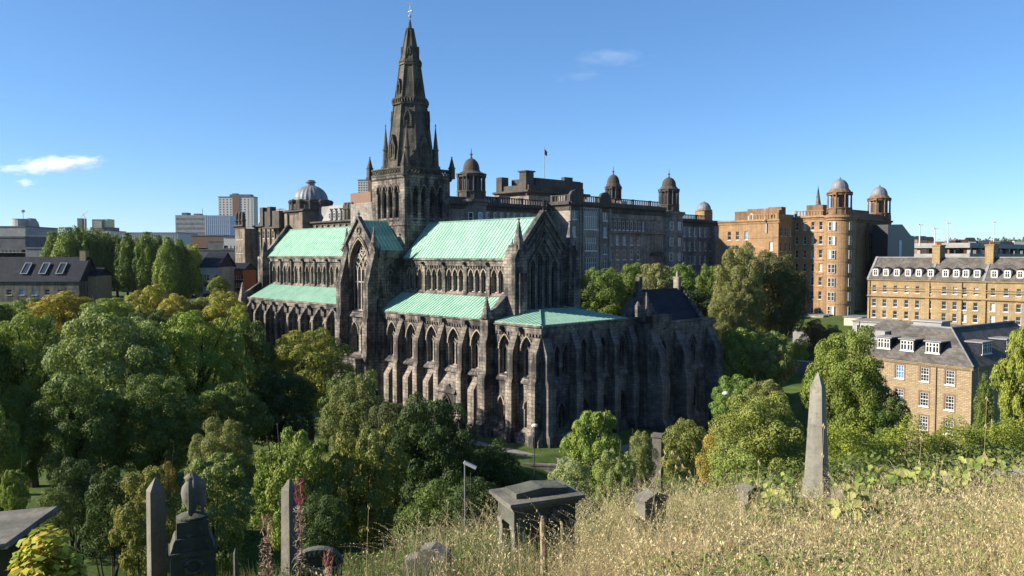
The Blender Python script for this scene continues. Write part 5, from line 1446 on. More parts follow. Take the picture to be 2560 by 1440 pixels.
# church spire beyond the orange hospital
cs = thing('church_spire', 'slim dark church spire rising behind the orange hospital roof', 'church', at(2043, 640, 420) - Vector((0, 0, EYE)), .5)
MB().lathe([(3.0, 10), (3.0, 47), (3.3, 47.2), (3.3, 47.8)], (0, 0, 0), 4, pi / 4).build('tower', MT['dark'], cs)
MB().lathe([(2.3, 47.8), (.12, 62.5), (.05, 63.5)], (0, 0, 0), 8).build('spire', MT['dark'], cs)
for a in range(4): MB().lathe([(.35, 47.8), (.35, 50), (.05, 52.5)], (2.2 * cos(pi / 4 + a * pi / 2), 2.2 * sin(pi / 4 + a * pi / 2), 0), 6).build('pinnacle', MT['dark'], cs)
# scattered far houses on the right-hand horizon
FH = [(2293, 2318, 599, 'red roofed gabled house on the horizon behind the first car park mast'), (2320, 2336, 601, 'small brown gabled house on the horizon between two car park masts'),
      (2372, 2402, 602, 'flat pink brick block on the horizon left of the car park centre'), (2388, 2418, 600, 'long red block on the horizon above the car park deck'),
      (2420, 2440, 603, 'small white house on the horizon right of the long red block'), (2446, 2476, 602, 'grey shed on the horizon beside the lone light mast'), (2500, 2530, 604, 'dark shed on the horizon near the right edge'), (2535, 2575, 603, 'pale shed on the horizon at the right edge')]
for k, (a_, c_, tp, lab) in enumerate(FH):
    far_block('far_house', lab, 'house', a_, c_, tp, 1350, 25, 14, ('brownb', 'brownb', 'brownb', 'redb', 'white', 'concd', 'black', 'white')[k], 'gable' if k < 2 or k == 4 else 'flat', group='houses along the right horizon')
# ================================================================== TREES
RS = np.random.RandomState(11)

def quads(name, C, Nn, L, W, mat, tint=None, tang=None):
    """leaf-sized faces: one pointed quad per centre"""
    n = len(C)
    Nn = Nn / (np.linalg.norm(Nn, axis=1, keepdims=True) + 1e-9)
    r = RS.normal(size=(n, 3)) if tang is None else tang
    a = r - Nn * np.sum(r * Nn, 1, keepdims=True)
    a /= np.linalg.norm(a, axis=1, keepdims=True) + 1e-9
    b = np.cross(Nn, a)
    L = np.broadcast_to(L, (n,))[:, None]; W = np.broadcast_to(W, (n,))[:, None]
    v = np.empty((n, 4, 3))
    v[:, 0] = C - a * L / 2; v[:, 1] = C + b * W / 2 - a * L * .05 + Nn * L * .08; v[:, 2] = C + a * L / 2; v[:, 3] = C - b * W / 2 - a * L * .05 + Nn * L * .08
    return quad_mesh(name, v.reshape(-1, 3), mat, tint)

def quad_mesh(name, v, mat, tint=None):
    n = len(v) // 4
    me = bpy.data.meshes.new(name)
    me.vertices.add(n * 4); me.loops.add(n * 4); me.polygons.add(n)
    me.vertices.foreach_set('co', v.astype(np.float32).ravel())
    me.loops.foreach_set('vertex_index', np.arange(n * 4, dtype=np.int32))
    me.polygons.foreach_set('loop_start', np.arange(0, n * 4, 4, dtype=np.int32))
    me.polygons.foreach_set('loop_total', np.full(n, 4, dtype=np.int32))
    if tint is not None:
        at_ = me.attributes.new('tint', 'FLOAT_COLOR', 'POINT')
        c = np.ones((n, 4, 4), np.float32); c[:, :, :3] = tint[:, None, :]
        at_.data.foreach_set('color', c.ravel())
    me.materials.append(mat)
    me.update(calc_edges=True)
    return me

def crown_mesh(name, seed, nl, nleaf, leaf, shape='broad', lump=(.11, .18), gap=0.0, asp=.62):
    rs = np.random.RandomState(seed)
    Cs, Ns = [], []
    lumps = []
    for i in range(nl):
        for _ in range(50):
            z = rs.uniform(.02, .97)
            if shape == 'broad': R = .5 * np.sqrt(max(0, 1 - ((z - .45) / .56) ** 2)) * (1 if z > .3 else .78 + .7 * z)
            elif shape == 'dome': R = .5 * np.sqrt(max(0, 1 - (z / 1.02) ** 2.4))
            elif shape == 'column': R = .5 * min(1, 4 * (z + .08)) * max(0, 1 - z ** 1.7) ** .75
            elif shape == 'cone': R = .5 * (1 - z) ** .75 * min(1, 6 * (z + .1))
            else: R = .5 * np.sqrt(max(0, 1 - ((z - .5) / .52) ** 2))
            th = rs.uniform(0, 2 * pi)
            rr = R * (rs.uniform(.62, 1.0) if rs.rand() < .8 else rs.uniform(.1, .6))
            rl = rs.uniform(*lump)
            p = np.array([rr * np.cos(th) * (1 - rl * .9), rr * np.sin(th) * (1 - rl * .9), .08 + z * .86])
            if all(np.linalg.norm((p - q) * [1, 1, .9]) > .55 * (rl + s) for q, s in lumps) or _ > 40: break
        lumps.append((p, rl))
    per = nleaf // nl
    for p, rl in lumps:
        k = int(per * (rl / np.mean(lump)) ** 2)
        d = rs.normal(size=(k, 3)); d[:, 2] += .35
        out = np.array([p[0], p[1], (p[2] - .45) * .6]); d += out / (np.linalg.norm(out) + .05) * .5
        d /= np.linalg.norm(d, axis=1, keepdims=True)
        sub = rs.normal(size=(7, 3)); sub /= np.linalg.norm(sub, axis=1, keepdims=True)
        bump = 1 + .28 * np.max(np.maximum(d @ sub.T, 0) ** 6, axis=1) - .12
        rad = rl * bump * (.72 + .34 * rs.rand(k) ** .7)
        sc = np.array([1, 1, .82 if shape not in ('column',) else 1.5])
        Cs.append(p + d * rad[:, None] * sc); Ns.append(d + rs.normal(size=(k, 3)) * .42)
    k = int(nleaf * .12)
    th = rs.uniform(0, 2 * pi, k); zz = rs.uniform(.1, .85, k); rr = .34 * np.sqrt(rs.rand(k)) * np.sqrt(np.clip(1 - ((zz - .45) / .6) ** 2, 0, 1))
    Cs.append(np.stack([rr * np.cos(th), rr * np.sin(th), zz], 1)); Ns.append(rs.normal(size=(k, 3)))
    C = np.concatenate(Cs); Nn = np.concatenate(Ns)
    C[:, 2] = np.clip(C[:, 2], -.02, 1.05)
    s = leaf * rs.uniform(.6, 1.35, len(C))
    return quads(name, C, Nn, s, s * asp, MT['leaf'])

def trunk_mesh(seed):
    rs = np.random.RandomState(seed); b = MB()
    pts = [(rs.normal() * .012 * i, rs.normal() * .012 * i, .12 * i) for i in range(6)]
    b.tube(pts, [.055, .042, .036, .032, .026, .02], 8)
    for k in range(6):
        a = k * 1.05 + rs.rand(); z0 = .3 + .05 * k; p = Vector(pts[min(5, int(z0 / .12))])
        L = rs.uniform(.22, .34)
        q = [Vector((p.x, p.y, z0)), Vector((p.x + cos(a) * L * .45, p.y + sin(a) * L * .45, z0 + .13)), Vector((p.x + cos(a) * L, p.y + sin(a) * L, z0 + .33))]
        b.tube(q, [.02, .013, .006], 6)
    return b.mesh('trunk', MT['bark'])

TRUNK = [trunk_mesh(s) for s in (1, 2, 3)]
PROTO = {
    'broad': [crown_mesh('crown', s, 52, 20000, .03, 'broad', (.09, .16)) for s in (3, 4, 5)],
    'fine': [crown_mesh('crown', s, 84, 46000, .0185, 'broad', (.065, .14)) for s in (6, 7, 8, 9)],
    'loose': [crown_mesh('crown', s, 60, 26000, .024, 'round', (.06, .12)) for s in (9, 10, 11)],
    'dome': [crown_mesh('crown', s, 80, 22000, .025, 'dome', (.075, .13)) for s in (12, 13)],
    'column': [crown_mesh('crown', s, 70, 15000, .04, 'column', (.1, .17), asp=.5) for s in (14, 15, 20)],
    'cone': [crown_mesh('crown', s, 90, 22000, .026, 'cone', (.07, .14)) for s in (16, 17)],
    'bush': [crown_mesh('crown', s, 44, 18000, .027, 'dome', (.1, .18)) for s in (18, 19)],
}
def hit(px, py, y0=60.0):
    """distance at which the line of sight at a pixel meets the ground"""
    Y = y0
    while Y < 320:
        q = at(px, py, Y)
        if q.z <= gz(q.x, q.y): return Y
        Y += 1.0
    return 320.0
trnd = random.Random(5); LB = 2.0

def tree(label, px, top, bot, wpx, Y, proto='broad', col=(.05, .085, .02), name='tree', cat='tree', group=None, dy=0.0, thin=1.0):
    X = at(px, 640, Y).x
    g = gz(X, Y)
    zt = EYE + (640 - top) / FPX * Y; zb = max(EYE + (640 - bot) / FPX * Y, g - .25)
    wd = wpx * Y / FPX
    t = thing(name, label, cat, (X, Y, g), 0, group)
    h = zt - zb
    c = link('crown', trnd.choice(PROTO[proto]), t, (0, 0, zb - g), trnd.uniform(0, 6.28), (wd, wd * trnd.uniform(.9, 1.05), h))
    c.color = (col[0] * LB, col[1] * LB, col[2] * LB, 1)
    th = (zb - g) + h * .85
    r = min(wd * .5, th * .42) * thin
    k = link('trunk', trnd.choice(TRUNK), t, (0, 0, -.1), trnd.uniform(0, 6.28), (r * 1.9, r * 1.9, th * 1.25))
    return t

G1 = (.055, .083, .021); G2 = (.043, .066, .02); G3 = (.08, .11, .03); OL = (.075, .088, .034); YL = (.125, .13, .03); YG = (.13, .15, .03); SG = (.075, .103, .04); DK = (.022, .038, .014); BR = (.076, .108, .022); RD = (.06, .045, .022)
PG = 'row of poplars'
for k, (px, top, bot, w_, Y, c, lab) in enumerate([
    (138, 588, 716, 56, 262, G1, 'leftmost poplar of the row behind the slate roofed hall'), (166, 577, 720, 54, 254, G3, 'bright poplar above the middle of the hall roof'),
    (194, 571, 722, 52, 262, G2, 'tallest poplar of the row, above the chimney of the slate roofed hall'), (218, 578, 722, 48, 256, G1, 'poplar just left of the stepped white block'),
    (242, 576, 722, 50, 264, OL, 'olive poplar in front of the stepped white block'), (268, 584, 724, 48, 258, G2, 'dark poplar under the right edge of the stepped white block'),
    (292, 590, 724, 46, 264, G1, 'narrow poplar right of the stepped white block'), (318, 590, 726, 48, 256, G2, 'dark poplar at the left end of the long pale hall'),
    (344, 596, 726, 46, 262, OL, 'grey green poplar before the left part of the long pale hall'), (368, 588, 726, 48, 256, G1, 'poplar before the middle of the long pale hall'),
    (394, 596, 728, 48, 262, G2, 'dark poplar before the right half of the long pale hall'), (420, 600, 732, 52, 254, G3, 'bright poplar third from the right end of the row'),
    (448, 606, 738, 56, 258, G1, 'broad poplar second from the right end of the row'), (478, 616, 742, 54, 262, YG, 'pale yellow green poplar at the right end of the row')]):
    tree(lab, px, top, bot, w_ * 1.5, Y, 'column', tuple(1.1 * q for q in c), 'poplar_tree', 'poplar', PG)
GL = 'trees in the churchyard left of the cathedral'
for a in [
    ('maple turning orange at the top, below the slate roofed hall', 155, 728, 850, 180, 128, 'broad', (.128, .115, .025)),
    ('grey green tree at the left edge below the slate roofed hall', 62, 745, 860, 130, 138, 'broad', SG),
    ('dark tree cut by the left edge below the hall', -8, 752, 880, 90, 132, 'broad', G2),
    ('yellow autumn tree below the poplars', 372, 712, 830, 110, 160, 'broad', YL),
    ('yellowish tree right of the yellow autumn tree', 440, 735, 840, 110, 155, 'broad', (.13, .125, .03)),
    ('golden tree beside the west end of the cathedral', 560, 728, 850, 110, 156, 'broad', YL),
    ('small gold tree touching the corner buttress of the nave', 596, 762, 850, 60, 150, 'broad', YG),
    ('olive tree between the two yellow trees', 500, 742, 850, 100, 160, 'broad', OL),
    ('pale green tree over the maple, in front of the yellow trees', 265, 745, 850, 160, 125, 'broad', (.085, .115, .03)),
    ('dark round tree in the middle of the churchyard', 372, 768, 900, 150, 112, 'dome', DK),
    ('big bright green tree at the left edge of the churchyard', 70, 775, 1120, 250, 88, 'fine', G3),
    ('broad sage green tree with pale upper leaves, left centre', 275, 768, 1150, 320, 82, 'fine', SG),
    ('fresh green tree with lit rounded top before the nave', 485, 772, 1100, 260, 88, 'fine', BR),
    ('tall dark tree against the nave buttresses', 610, 800, 1060, 150, 104, 'broad', G2),
    ('round yellow tinged tree in front of the nave aisle', 768, 818, 1040, 222, 106, 'fine', (.088, .1, .024)),
    ('dark tree in the shade under the round yellow tinged tree', 690, 930, 1120, 190, 92, 'broad', DK),
    ('dark tree below the transept', 860, 930, 1130, 130, 98, 'broad', G2),
    ('deep green low tree at the left edge', 30, 960, 1230, 160, 68, 'fine', G1),
    ('drooping dark green tree in the left foreground of the churchyard', 190, 930, 1260, 240, 68, 'fine', G2),
    ('deep green tree overhanging the dark lawn', 385, 940, 1200, 250, 72, 'fine', G2),
    ('shadowy tree between the dark lawn and the bright ash', 560, 960, 1170, 190, 78, 'broad', G2),
    ('olive green small tree at the edge of the dark lawn', 548, 1050, 1290, 175, 62, 'fine', OL),
    ('bright green ash tree with a small yellow patch', 722, 1062, 1390, 220, 54, 'loose', G3),
    ('grey olive rounded tree before the choir', 885, 930, 1230, 180, 74, 'fine', (.06, .075, .03)),
    ('dark tree in front of the porch of the choir', 1075, 985, 1340, 240, 68, 'fine', DK),
    ('dark purple green tree touching the olive tree', 985, 1000, 1300, 200, 70, 'fine', (.034, .045, .018)),
    ('light olive tree low in the centre', 915, 1045, 1400, 190, 56, 'loose', (.075, .09, .028)),
    ('dark evergreen bush on the wall below the choir corner', 1235, 1105, 1330, 170, 74, 'bush', DK),
    ('mid green tree behind the draped urn', 530, 1140, 1480, 200, 46, 'loose', SG),
    ('yellowing olive shrub left of the draped urn', 350, 1170, 1480, 160, 40, 'loose', (.08, .088, .03)),
    ('brown tipped sapling above the left obelisk', 400, 1155, 1330, 80, 44, 'loose', (.12, .1, .03)),
    ('small bright sapling at the left edge', 18, 1175, 1330, 70, 48, 'loose', G3),
    ('small dark thorn bush above the left stone slab', 120, 1225, 1330, 90, 44, 'bush', (.05, .07, .025)),
    ('dark undergrowth bush at the bottom centre', 800, 1240, 1420, 150, 44, 'bush', DK),
    ('low green bush under the dark choir tree', 1090, 1210, 1400, 200, 52, 'bush', G2),
    ('dark bush left of the table tomb', 1180, 1200, 1390, 150, 46, 'bush', DK),
]:
    tree(*a, group=GL)
for a in [('tall dark tree added beyond the left edge to shade the churchyard', -90, 800, 1150, 250, 84, 'broad', G2), ('dark tree added outside the left edge to shade the lawn', -150, 860, 1240, 260, 66, 'broad', G2),  # first three trees are added at the frame edge to cast shade
          ('green tree added low at the left edge to shade the slope', -60, 1010, 1330, 190, 54, 'fine', G1), ('dark bush on the shaded lawn behind the left obelisk', 262, 1180, 1400, 150, 47, 'bush', DK),
          ('dark holly on the lawn above the yellow leaved shrub', 175, 1150, 1330, 130, 52, 'bush', DK)]:
    tree(*a, group=GL)
GR = 'trees on the right of the cathedral'
for a in [
    ('bright feathery ash in front of the dark east wall', 1488, 1022, 1300, 165, 62, 'loose', (.085, .122, .032)),
    ('pale variegated shrub behind the table tomb', 1425, 1150, 1330, 130, 48, 'bush', (.11, .135, .07)),
    ('leafy pale shrub right of the table tomb', 1540, 1120, 1310, 120, 55, 'loose', (.095, .125, .05)),
    ('small grey green bush left of the stone gate pillar', 1608, 1082, 1200, 76, 78, 'bush', (.08, .1, .04)),
    ('olive bush right of the stone gate pillar', 1716, 1052, 1210, 130, 82, 'bush', (.075, .09, .03)),
    ('russet tinged shrub at the foot of the chapter house', 1800, 1070, 1250, 110, 56, 'bush', (.14, .12, .035)),
    ('large olive shrub left of the tall obelisk', 1900, 985, 1290, 260, 52, 'fine', (.085, .105, .03)),
    ('low green shrub below the large olive shrub', 1860, 1130, 1290, 190, 44, 'bush', (.09, .12, .035)),
    ('tall glossy green tree between the tall obelisk and the stone house', 2118, 815, 1180, 215, 66, 'fine', (.068, .094, .022)),
    ('lower bough tree joining the glossy tree and the stone house', 2215, 960, 1160, 130, 64, 'fine', (.045, .075, .02)),
    ('yellow green willow at the right edge', 2568, 812, 1180, 135, 56, 'loose', (.098, .122, .027)),
    ('dark slim tree between stone house and willow', 2470, 930, 1130, 70, 60, 'cone', (.06, .085, .024)),
    ('bright green rounded tree right of the chapter house', 1852, 822, 985, 120, 132, 'broad', (.072, .105, .027)),
    ('grey olive birch right of the bright rounded tree', 1940, 830, 970, 105, 128, 'broad', SG),
    ('green tree low beside the chapter house corner', 1840, 940, 1080, 120, 104, 'broad', (.06, .1, .026)),
    ('small olive tree below the birch', 1915, 950, 1060, 110, 96, 'broad', OL),
    ('tall pale olive tree in front of the orange hospital', 1850, 606, 850, 135, 168, 'fine', (.075, .085, .036)),
    ('low pale tree under the tall pale olive tree', 1838, 700, 880, 130, 164, 'fine', (.07, .08, .032)),
    ('tall dark bronze tree in front of the orange hospital', 1940, 630, 850, 170, 176, 'fine', (.04, .046, .02)),
    ('dark tree behind the choir east gable', 1430, 658, 790, 70, 196, 'dome', G2),
    ('leftmost rounded holm oak behind the slate roofed chapter house', 1505, 662, 800, 130, 196, 'dome', G1),
    ('second rounded holm oak behind the chapter house', 1578, 655, 800, 110, 204, 'dome', (.055, .085, .022)),
    ('grey green tree above the chapter house ridge', 1640, 658, 790, 110, 192, 'broad', (.085, .095, .045)),
    ('wide holm oak left of the tall pale olive tree', 1700, 652, 810, 130, 206, 'dome', (.055, .088, .02)),
    ('rounded holm oak touching the tall pale olive tree', 1775, 660, 830, 110, 198, 'dome', G1),
    ('dark low tree behind the chapter house chimney', 1720, 710, 850, 150, 190, 'dome', DK),
    ('red leaved shrub under the cream outbuilding', 2040, 798, 880, 70, hit(2040, 878), 'bush', RD),
    ('yellow green shrub on the lawn terrace', 2002, 848, 905, 50, hit(2002, 900), 'bush', YG),
    ('green shrub beside the red leaved shrub', 2085, 812, 880, 50, hit(2085, 876), 'bush', G1),
    ('green tree at the foot of the brick building', 545, 690, 740, 56, 250, 'broad', (.08, .1, .03)),
]:
    tree(*a, group=GR)
# hedge along the cemetery path
def leaf_mass(name, label, cat, pts, wd, h0, n, leaf, col, kind=None):
    """hedge or ground cover: leaves through a rounded bank along a path of ground points"""
    P = np.array(pts, float); seg = np.linalg.norm(np.diff(P, axis=0), axis=1); cum = np.concatenate([[0], np.cumsum(seg)])
    t = RS.uniform(0, cum[-1], n)
    x = np.interp(t, cum, P[:, 0]); y = np.interp(t, cum, P[:, 1])
    d = np.stack([np.interp(t, cum, np.gradient(P[:, 0])), np.interp(t, cum, np.gradient(P[:, 1]))], 1); d /= np.linalg.norm(d, axis=1, keepdims=True) + 1e-9
    a = RS.uniform(-.15, pi + .15, n); hh = h0 * (1 + .18 * np.sin(t * 1.3) + .14 * np.sin(t * 3.1 + 1) + .1 * np.sin(t * 7.3))
    r = 1 - .3 * RS.rand(n) ** 2
    off = np.cos(a) * wd / 2 * r
    X = x - d[:, 1] * off; Y = y + d[:, 0] * off
    Z = ground_z(X, Y) + np.maximum(np.sin(a), .0) * hh * r + .04
    Nn = np.stack([-d[:, 1] * np.cos(a), d[:, 0] * np.cos(a), np.sin(a) + .15], 1) + RS.normal(size=(n, 3)) * .6
    s = leaf * RS.uniform(.6, 1.4, n)
    o = link(name, quads(name, np.stack([X, Y, Z], 1), Nn, s, s * .62, MT['leaf']))
    o.color = (col[0], col[1], col[2], 1)
    return tag(o, label, cat, kind=kind)
hp = [at(px, 640, Y) for px, Y in ((2080, 36), (2200, 38), (2330, 40), (2450, 43), (2600, 46), (2720, 48))]
leaf_mass('hedge', 'clipped green hedge along the far side of the cemetery path at right', 'hedge', [(p.x, p.y) for p in hp], 2.6, 2.2, 60000, .1, (.19, .24, .045))
# ivy, brambles and undergrowth on the bank and in the valley (nobody could count them)
def cover(name, col, n, xr, yr, leaf, hmax, keep):
    x = RS.uniform(*xr, n); y = RS.uniform(*yr, n)
    m = keep(x, y); x, y = x[m], y[m]
    bl = (np.sin(x * .9) * np.cos(y * .8 + x * .3) + np.sin(x * .37 + 2) * np.sin(y * .45)) * .25 + .5
    z = ground_z(x, y) + hmax * np.clip(bl, .05, 1) * RS.uniform(.3, 1, len(x))
    Nn = RS.normal(size=(len(x), 3)) * .6; Nn[:, 2] += 1
    s = leaf * RS.uniform(.6, 1.5, len(x))
    o = link(name, quads(name, np.stack([x, y, z], 1), Nn, s, s * .6, MT['leaf']))
    o.color = (*col, 1)
    tag(o, kind='stuff')
cover('undergrowth', (.085, .12, .034), 150000, (-34, 60), (20, 60), .2, 1.6, lambda x, y: (y > 23 + .5 * np.maximum(x, 0)) & (np.abs(x) < y * .72))
cover('ivy', (.08, .12, .032), 40000, (-50, 60), (60, 100), .36, 1.0, lambda x, y: (np.sin(x * .21 + 1) + np.sin(y * .3 + x * .1)) > .55)
# wooded skyline far beyond the town
n = 26000
xx = RS.uniform(-2600, 2600, n); yy = RS.uniform(1500, 2600, n)
m = (np.sin(xx * .013) + np.sin(xx * .031 + yy * .02) > .2); xx, yy = xx[m], yy[m]
zz = ground_z(xx, yy) + RS.uniform(1, 9, len(xx)) * (1 + .5 * np.sin(xx * .05))
o = link('woods', quads('woods', np.stack([xx, yy, zz], 1), RS.normal(size=(len(xx), 3)) + [0, -.6, .5], RS.uniform(6, 14, len(xx)), RS.uniform(5, 9, len(xx)), MT['leaf']))
o.color = (.05, .065, .035, 1); tag(o, kind='stuff')
# ================================================================== CEMETERY FOREGROUND AND SMALL THINGS
def stand(name, label, cat, px, Y, rz=0.0, sink=.25, group=None):
    X = at(px, 640, Y).x
    return thing(name, label, cat, (X, Y, gz(X, Y) - sink), rz, group)
def zpix(py, Y): return EYE + (640 - py) / FPX * Y

def obelisk(label, px, Y, top, wpx, rz, mat, base=None, taper=.78, cap=.9):
    t = stand('obelisk', label, 'obelisk', px, Y, rz, .3, 'obelisks in the cemetery')
    h = zpix(top, Y) - t.location.z
    w_ = wpx * Y / FPX / (abs(cos(rz)) + abs(sin(rz)))
    b = MB(); r = w_ / sqrt(2); z0 = base[0] if base else .2
    ch = w_ * cap
    b.lathe([(r / taper * 1.0, z0), (r, h - ch), (.015, h)], (0, 0, 0), 4, pi / 4)
    b.build('shaft', MT[mat], t)
    if base:
        q = MB(); s_ = w_ * .5 / taper
        q.box(-s_ * 1.12, s_ * 1.12, -s_ * 1.12, s_ * 1.12, z0 - .5, z0 + .01); q.box(-s_ * 1.25, s_ * 1.25, -s_ * 1.25, s_ * 1.25, z0 - .62, z0 - .48)
        q.build('pedestal', MT[mat], t)
        q = MB(); q.box(-s_ * 1.9, s_ * 1.9, -s_ * 1.9, s_ * 1.9, z0 - .95, z0 - .62); q.box(-s_ * 1.6, s_ * 1.6, -s_ * 1.6, s_ * 1.6, 0, z0 - .94)
        q.build('plinth', MT[mat], t)
    else: MB().box(-w_ * .9, w_ * .9, -w_ * .9, w_ * .9, 0, .5).build('plinth', MT[mat], t)
    return t
obelisk('dark slim obelisk with a lit left edge, left of the draped urn', 378, 18, 1200, 50, RAD(40), 'grave', None, .9)
obelisk('slim brown obelisk behind the pink willowherb', 717, 19, 1203, 40, RAD(56), 'grave', None, .86, .9)
obelisk('tall pale tapering obelisk on a stepped base, right of centre', 2050, 25, 932, 39, RAD(-40), 'gravel', (.95, 0), .6, 1.25)

# draped urn on a stepped pedestal
t = stand('urn_monument', 'mossy dark monument with a stone urn under a carved drape', 'monument', 469, 17.5, RAD(24))
zt = zpix(1185, 17.5) - t.location.z
zu = zt - .98
b = MB()
b.box(-.47, .47, -.36, .36, 0, zu - .82); b.box(-.5, .5, -.39, .39, zu - .82, zu - .72)
b.prism([(-.47, zu - .72), (.47, zu - .72), (.43, zu - .62), (.4, zu - .5), (.36, zu - .42), (-.36, zu - .42), (-.4, zu - .5), (-.43, zu - .62)], (0, 0, 0), (1, 0, 0), (0, 0, 1), (0, 1, 0), -.34, .34)
b.box(-.33, .33, -.3, .3, zu - .42, zu - .06); b.lathe([(.3, zu - .06), (.32, zu - .03), (.32, zu), (.24, zu + .03), (.14, zu + .06)], (0, 0, 0), 18)
b.build('pedestal', MT['graved'], t)
w_ = MB()
ring = [(.17 * cos(2 * pi * k / 16), -.385, zu - 1.05 + .15 * sin(2 * pi * k / 16)) for k in range(17)]
w_.tube(ring, .045, 6)
w_.build('wreath', MT['graved'], t)
b = MB(); b.lathe([(.13, zu + .05), (.08, zu + .1), (.1, zu + .16), (.2, zu + .34), (.225, zu + .52), (.2, zu + .66), (.12, zu + .76), (.13, zu + .82), (.16, zu + .86), (.1, zu + .92), (.02, zu + .95)], (0, 0, 0), 20)
b.build('urn', MT['grave'], t, smooth=True)
b = MB(); vs = []; fs = []; na, nz = 26, 10     # cloth falling over one side
for i in range(nz):
    f = i / (nz - 1)
    for k in range(na):
        a = -1.9 + 3.2 * k / (na - 1)
        r = (.05 + .2 * min(1, f * 3) + .04 * f) * (1 + .12 * sin(k * 2.0) * min(1, f * 2.5))
        vs.append((r * cos(a), r * sin(a), zt + .01 - f * (.82 + .13 * sin(k * .8))))
for i in range(nz - 1):
    for k in range(na - 1): fs.append((i * na + k, i * na + k + 1, (i + 1) * na + k + 1, (i + 1) * na + k))
b.add(vs, fs); b.build('drape', MT['grave'], t, smooth=True)

# table tomb with a low pediment
t = stand('table_tomb', 'broad stone table tomb with a moulded cornice and low pediment top', 'tomb', 1342, 13.5, RAD(24)); t.scale = (.88, .88, 1)
zt = zpix(1216, 13.5) - t.location.z
z0 = zt - .3
b = MB(); b.box(-.68, .68, -.4, .4, 0, .4); b.box(-.36, .36, -.16, .16, .4, z0 - .28); b.build('base', MT['graved'], t)
pm_ = MB().box(-.085, .085, -.085, .085, .4, z0 - .28).box(-.11, .11, -.11, .11, z0 - .36, z0 - .281).box(-.11, .11, -.11, .11, .398, .52).mesh('pier', MT['grave'])
for sx in (-1, 1):
    for sy in (-1, 1): link('pier', pm_, t, (sx * .56, sy * .3, 0))
MB().box(-.66, .66, -.39, .39, z0 - .28, z0).build('frieze', MT['graved'], t)
b = MB()
for k in range(9):
    b.lathe([(.03, -.07), (.08, 0), (.03, .07)], (.2 + .06 * k * cos(k * 1.9) * .8, -.4, z0 - .14 + .06 * sin(k * 2.3)), 6)
b.build('carving', MT['grave'], t)
b = MB(); b.box(-.7, .7, -.43, .43, z0, z0 + .05); b.box(-.75, .75, -.48, .48, z0 + .05, z0 + .1); b.box(-.8, .8, -.54, .54, z0 + .1, z0 + .16)
b.build('cornice', MT['grave'], t)
b = MB(); b.prism([(-.56, z0 + .16), (.56, z0 + .16), (.56, z0 + .25), (.4, z0 + .26), (0, zt), (-.4, z0 + .26), (-.56, z0 + .25)], (0, 0, 0), (1, 0, 0), (0, 0, 1), (0, 1, 0), -.27, .27)
b.build('pediment', MT['graved'], t)

def headstone(label, px, Y, top, wpx, rz, mat, style, th=.2, lean=0.0):
    t = stand('headstone', label, 'headstone', px, Y, rz, .3, 'headstones in the long grass')
    t.rotation_euler = (0, lean, rz)
    h = zpix(top, Y) - t.location.z; w_ = wpx * Y / FPX / 2
    if style == 'gable': poly = [(-w_, 0), (w_, 0), (w_, h - w_ * .38), (0, h), (-w_, h - w_ * .38)]
    elif style == 'arch': poly = [(-w_, 0), (w_, 0)] + [(w_ * cos(a * pi / 14), h - w_ * .62 + w_ * .62 * sin(a * pi / 14)) for a in range(15)]
    elif style == 'broken': poly = [(-w_, 0), (w_, 0), (w_ * .98, h - .08), (w_ * .3, h), (-w_ * .2, h - .03), (-w_ * .35, h - .16), (-w_ * .9, h - .2), (-w_, h - .32)]
    else: poly = [(-w_, 0), (w_, 0), (w_, h), (-w_, h)]
    b = MB(); b.prism(poly, (0, 0, 0), (1, 0, 0), (0, 0, 1), (0, 1, 0), -th / 2, th / 2); b.build('slab', MT[mat], t)
    if style == 'arch':
        k = MB(); k.strip([(w_ * .98 * cos(a * pi / 14), h - w_ * .62 + w_ * .6 * sin(a * pi / 14)) for a in range(15)], .1, (0, -th / 2, 0), 0, 0, .09)
        k.box(-w_ * 1.05, w_ * 1.05, -th / 2 - .09, -th / 2 - .002, h - w_ * .62 - .12, h - w_ * .62 - .02); k.build('moulding', MT[mat], t)
    if style == 'gable':
        k = MB(); k.strip([(-w_ * 1.06, h - w_ * .42), (0, h - .01), (w_ * 1.06, h - w_ * .42)], .07, (0, -th / 2, 0), 0, -th - .03, .03); k.build('coping', MT[mat], t)
    MB().box(-w_ * 1.2, w_ * 1.2, -th, th, 0, .42).build('base', MT[mat], t)
headstone('dark round topped headstone with a moulded arch at the bottom edge', 788, 12.5, 1380, 116, RAD(8), 'graved', 'arch', .22)
headstone('low broken headstone half buried in grass near the bottom edge', 1064, 11.5, 1372, 116, RAD(-10), 'grave', 'broken', .3)
headstone('leaning gabled headstone in the straw coloured grass', 1632, 14.5, 1237, 74, RAD(34), 'grave', 'gable', .26)
headstone('small brown gabled headstone left of the tall obelisk', 1880, 17, 1221, 44, RAD(30), 'grave', 'gable', .3)
t = stand('stake', 'weathered grey wooden stake in front of the table tomb', 'stake', 1361, 9.0, 0, .2)
h = zpix(1298, 9) - t.location.z
b = MB(); b.tube([(.02, 0, 0), (0, 0, h * .6), (-.015, 0, h - .08), (-.02, 0, h)], [.045, .042, .036, .012], 7); b.build('post', MT['house'], t)
t = stand('stake', 'thin pointed dark stake at the bottom edge left of centre', 'stake', 578, 15, 0, .2)
h = zpix(1380, 15) - t.location.z
MB().tube([(0, 0, 0), (0, 0, h - .1), (0, 0, h)], [.045, .045, .006], 6).build('post', MT['graved'], t)
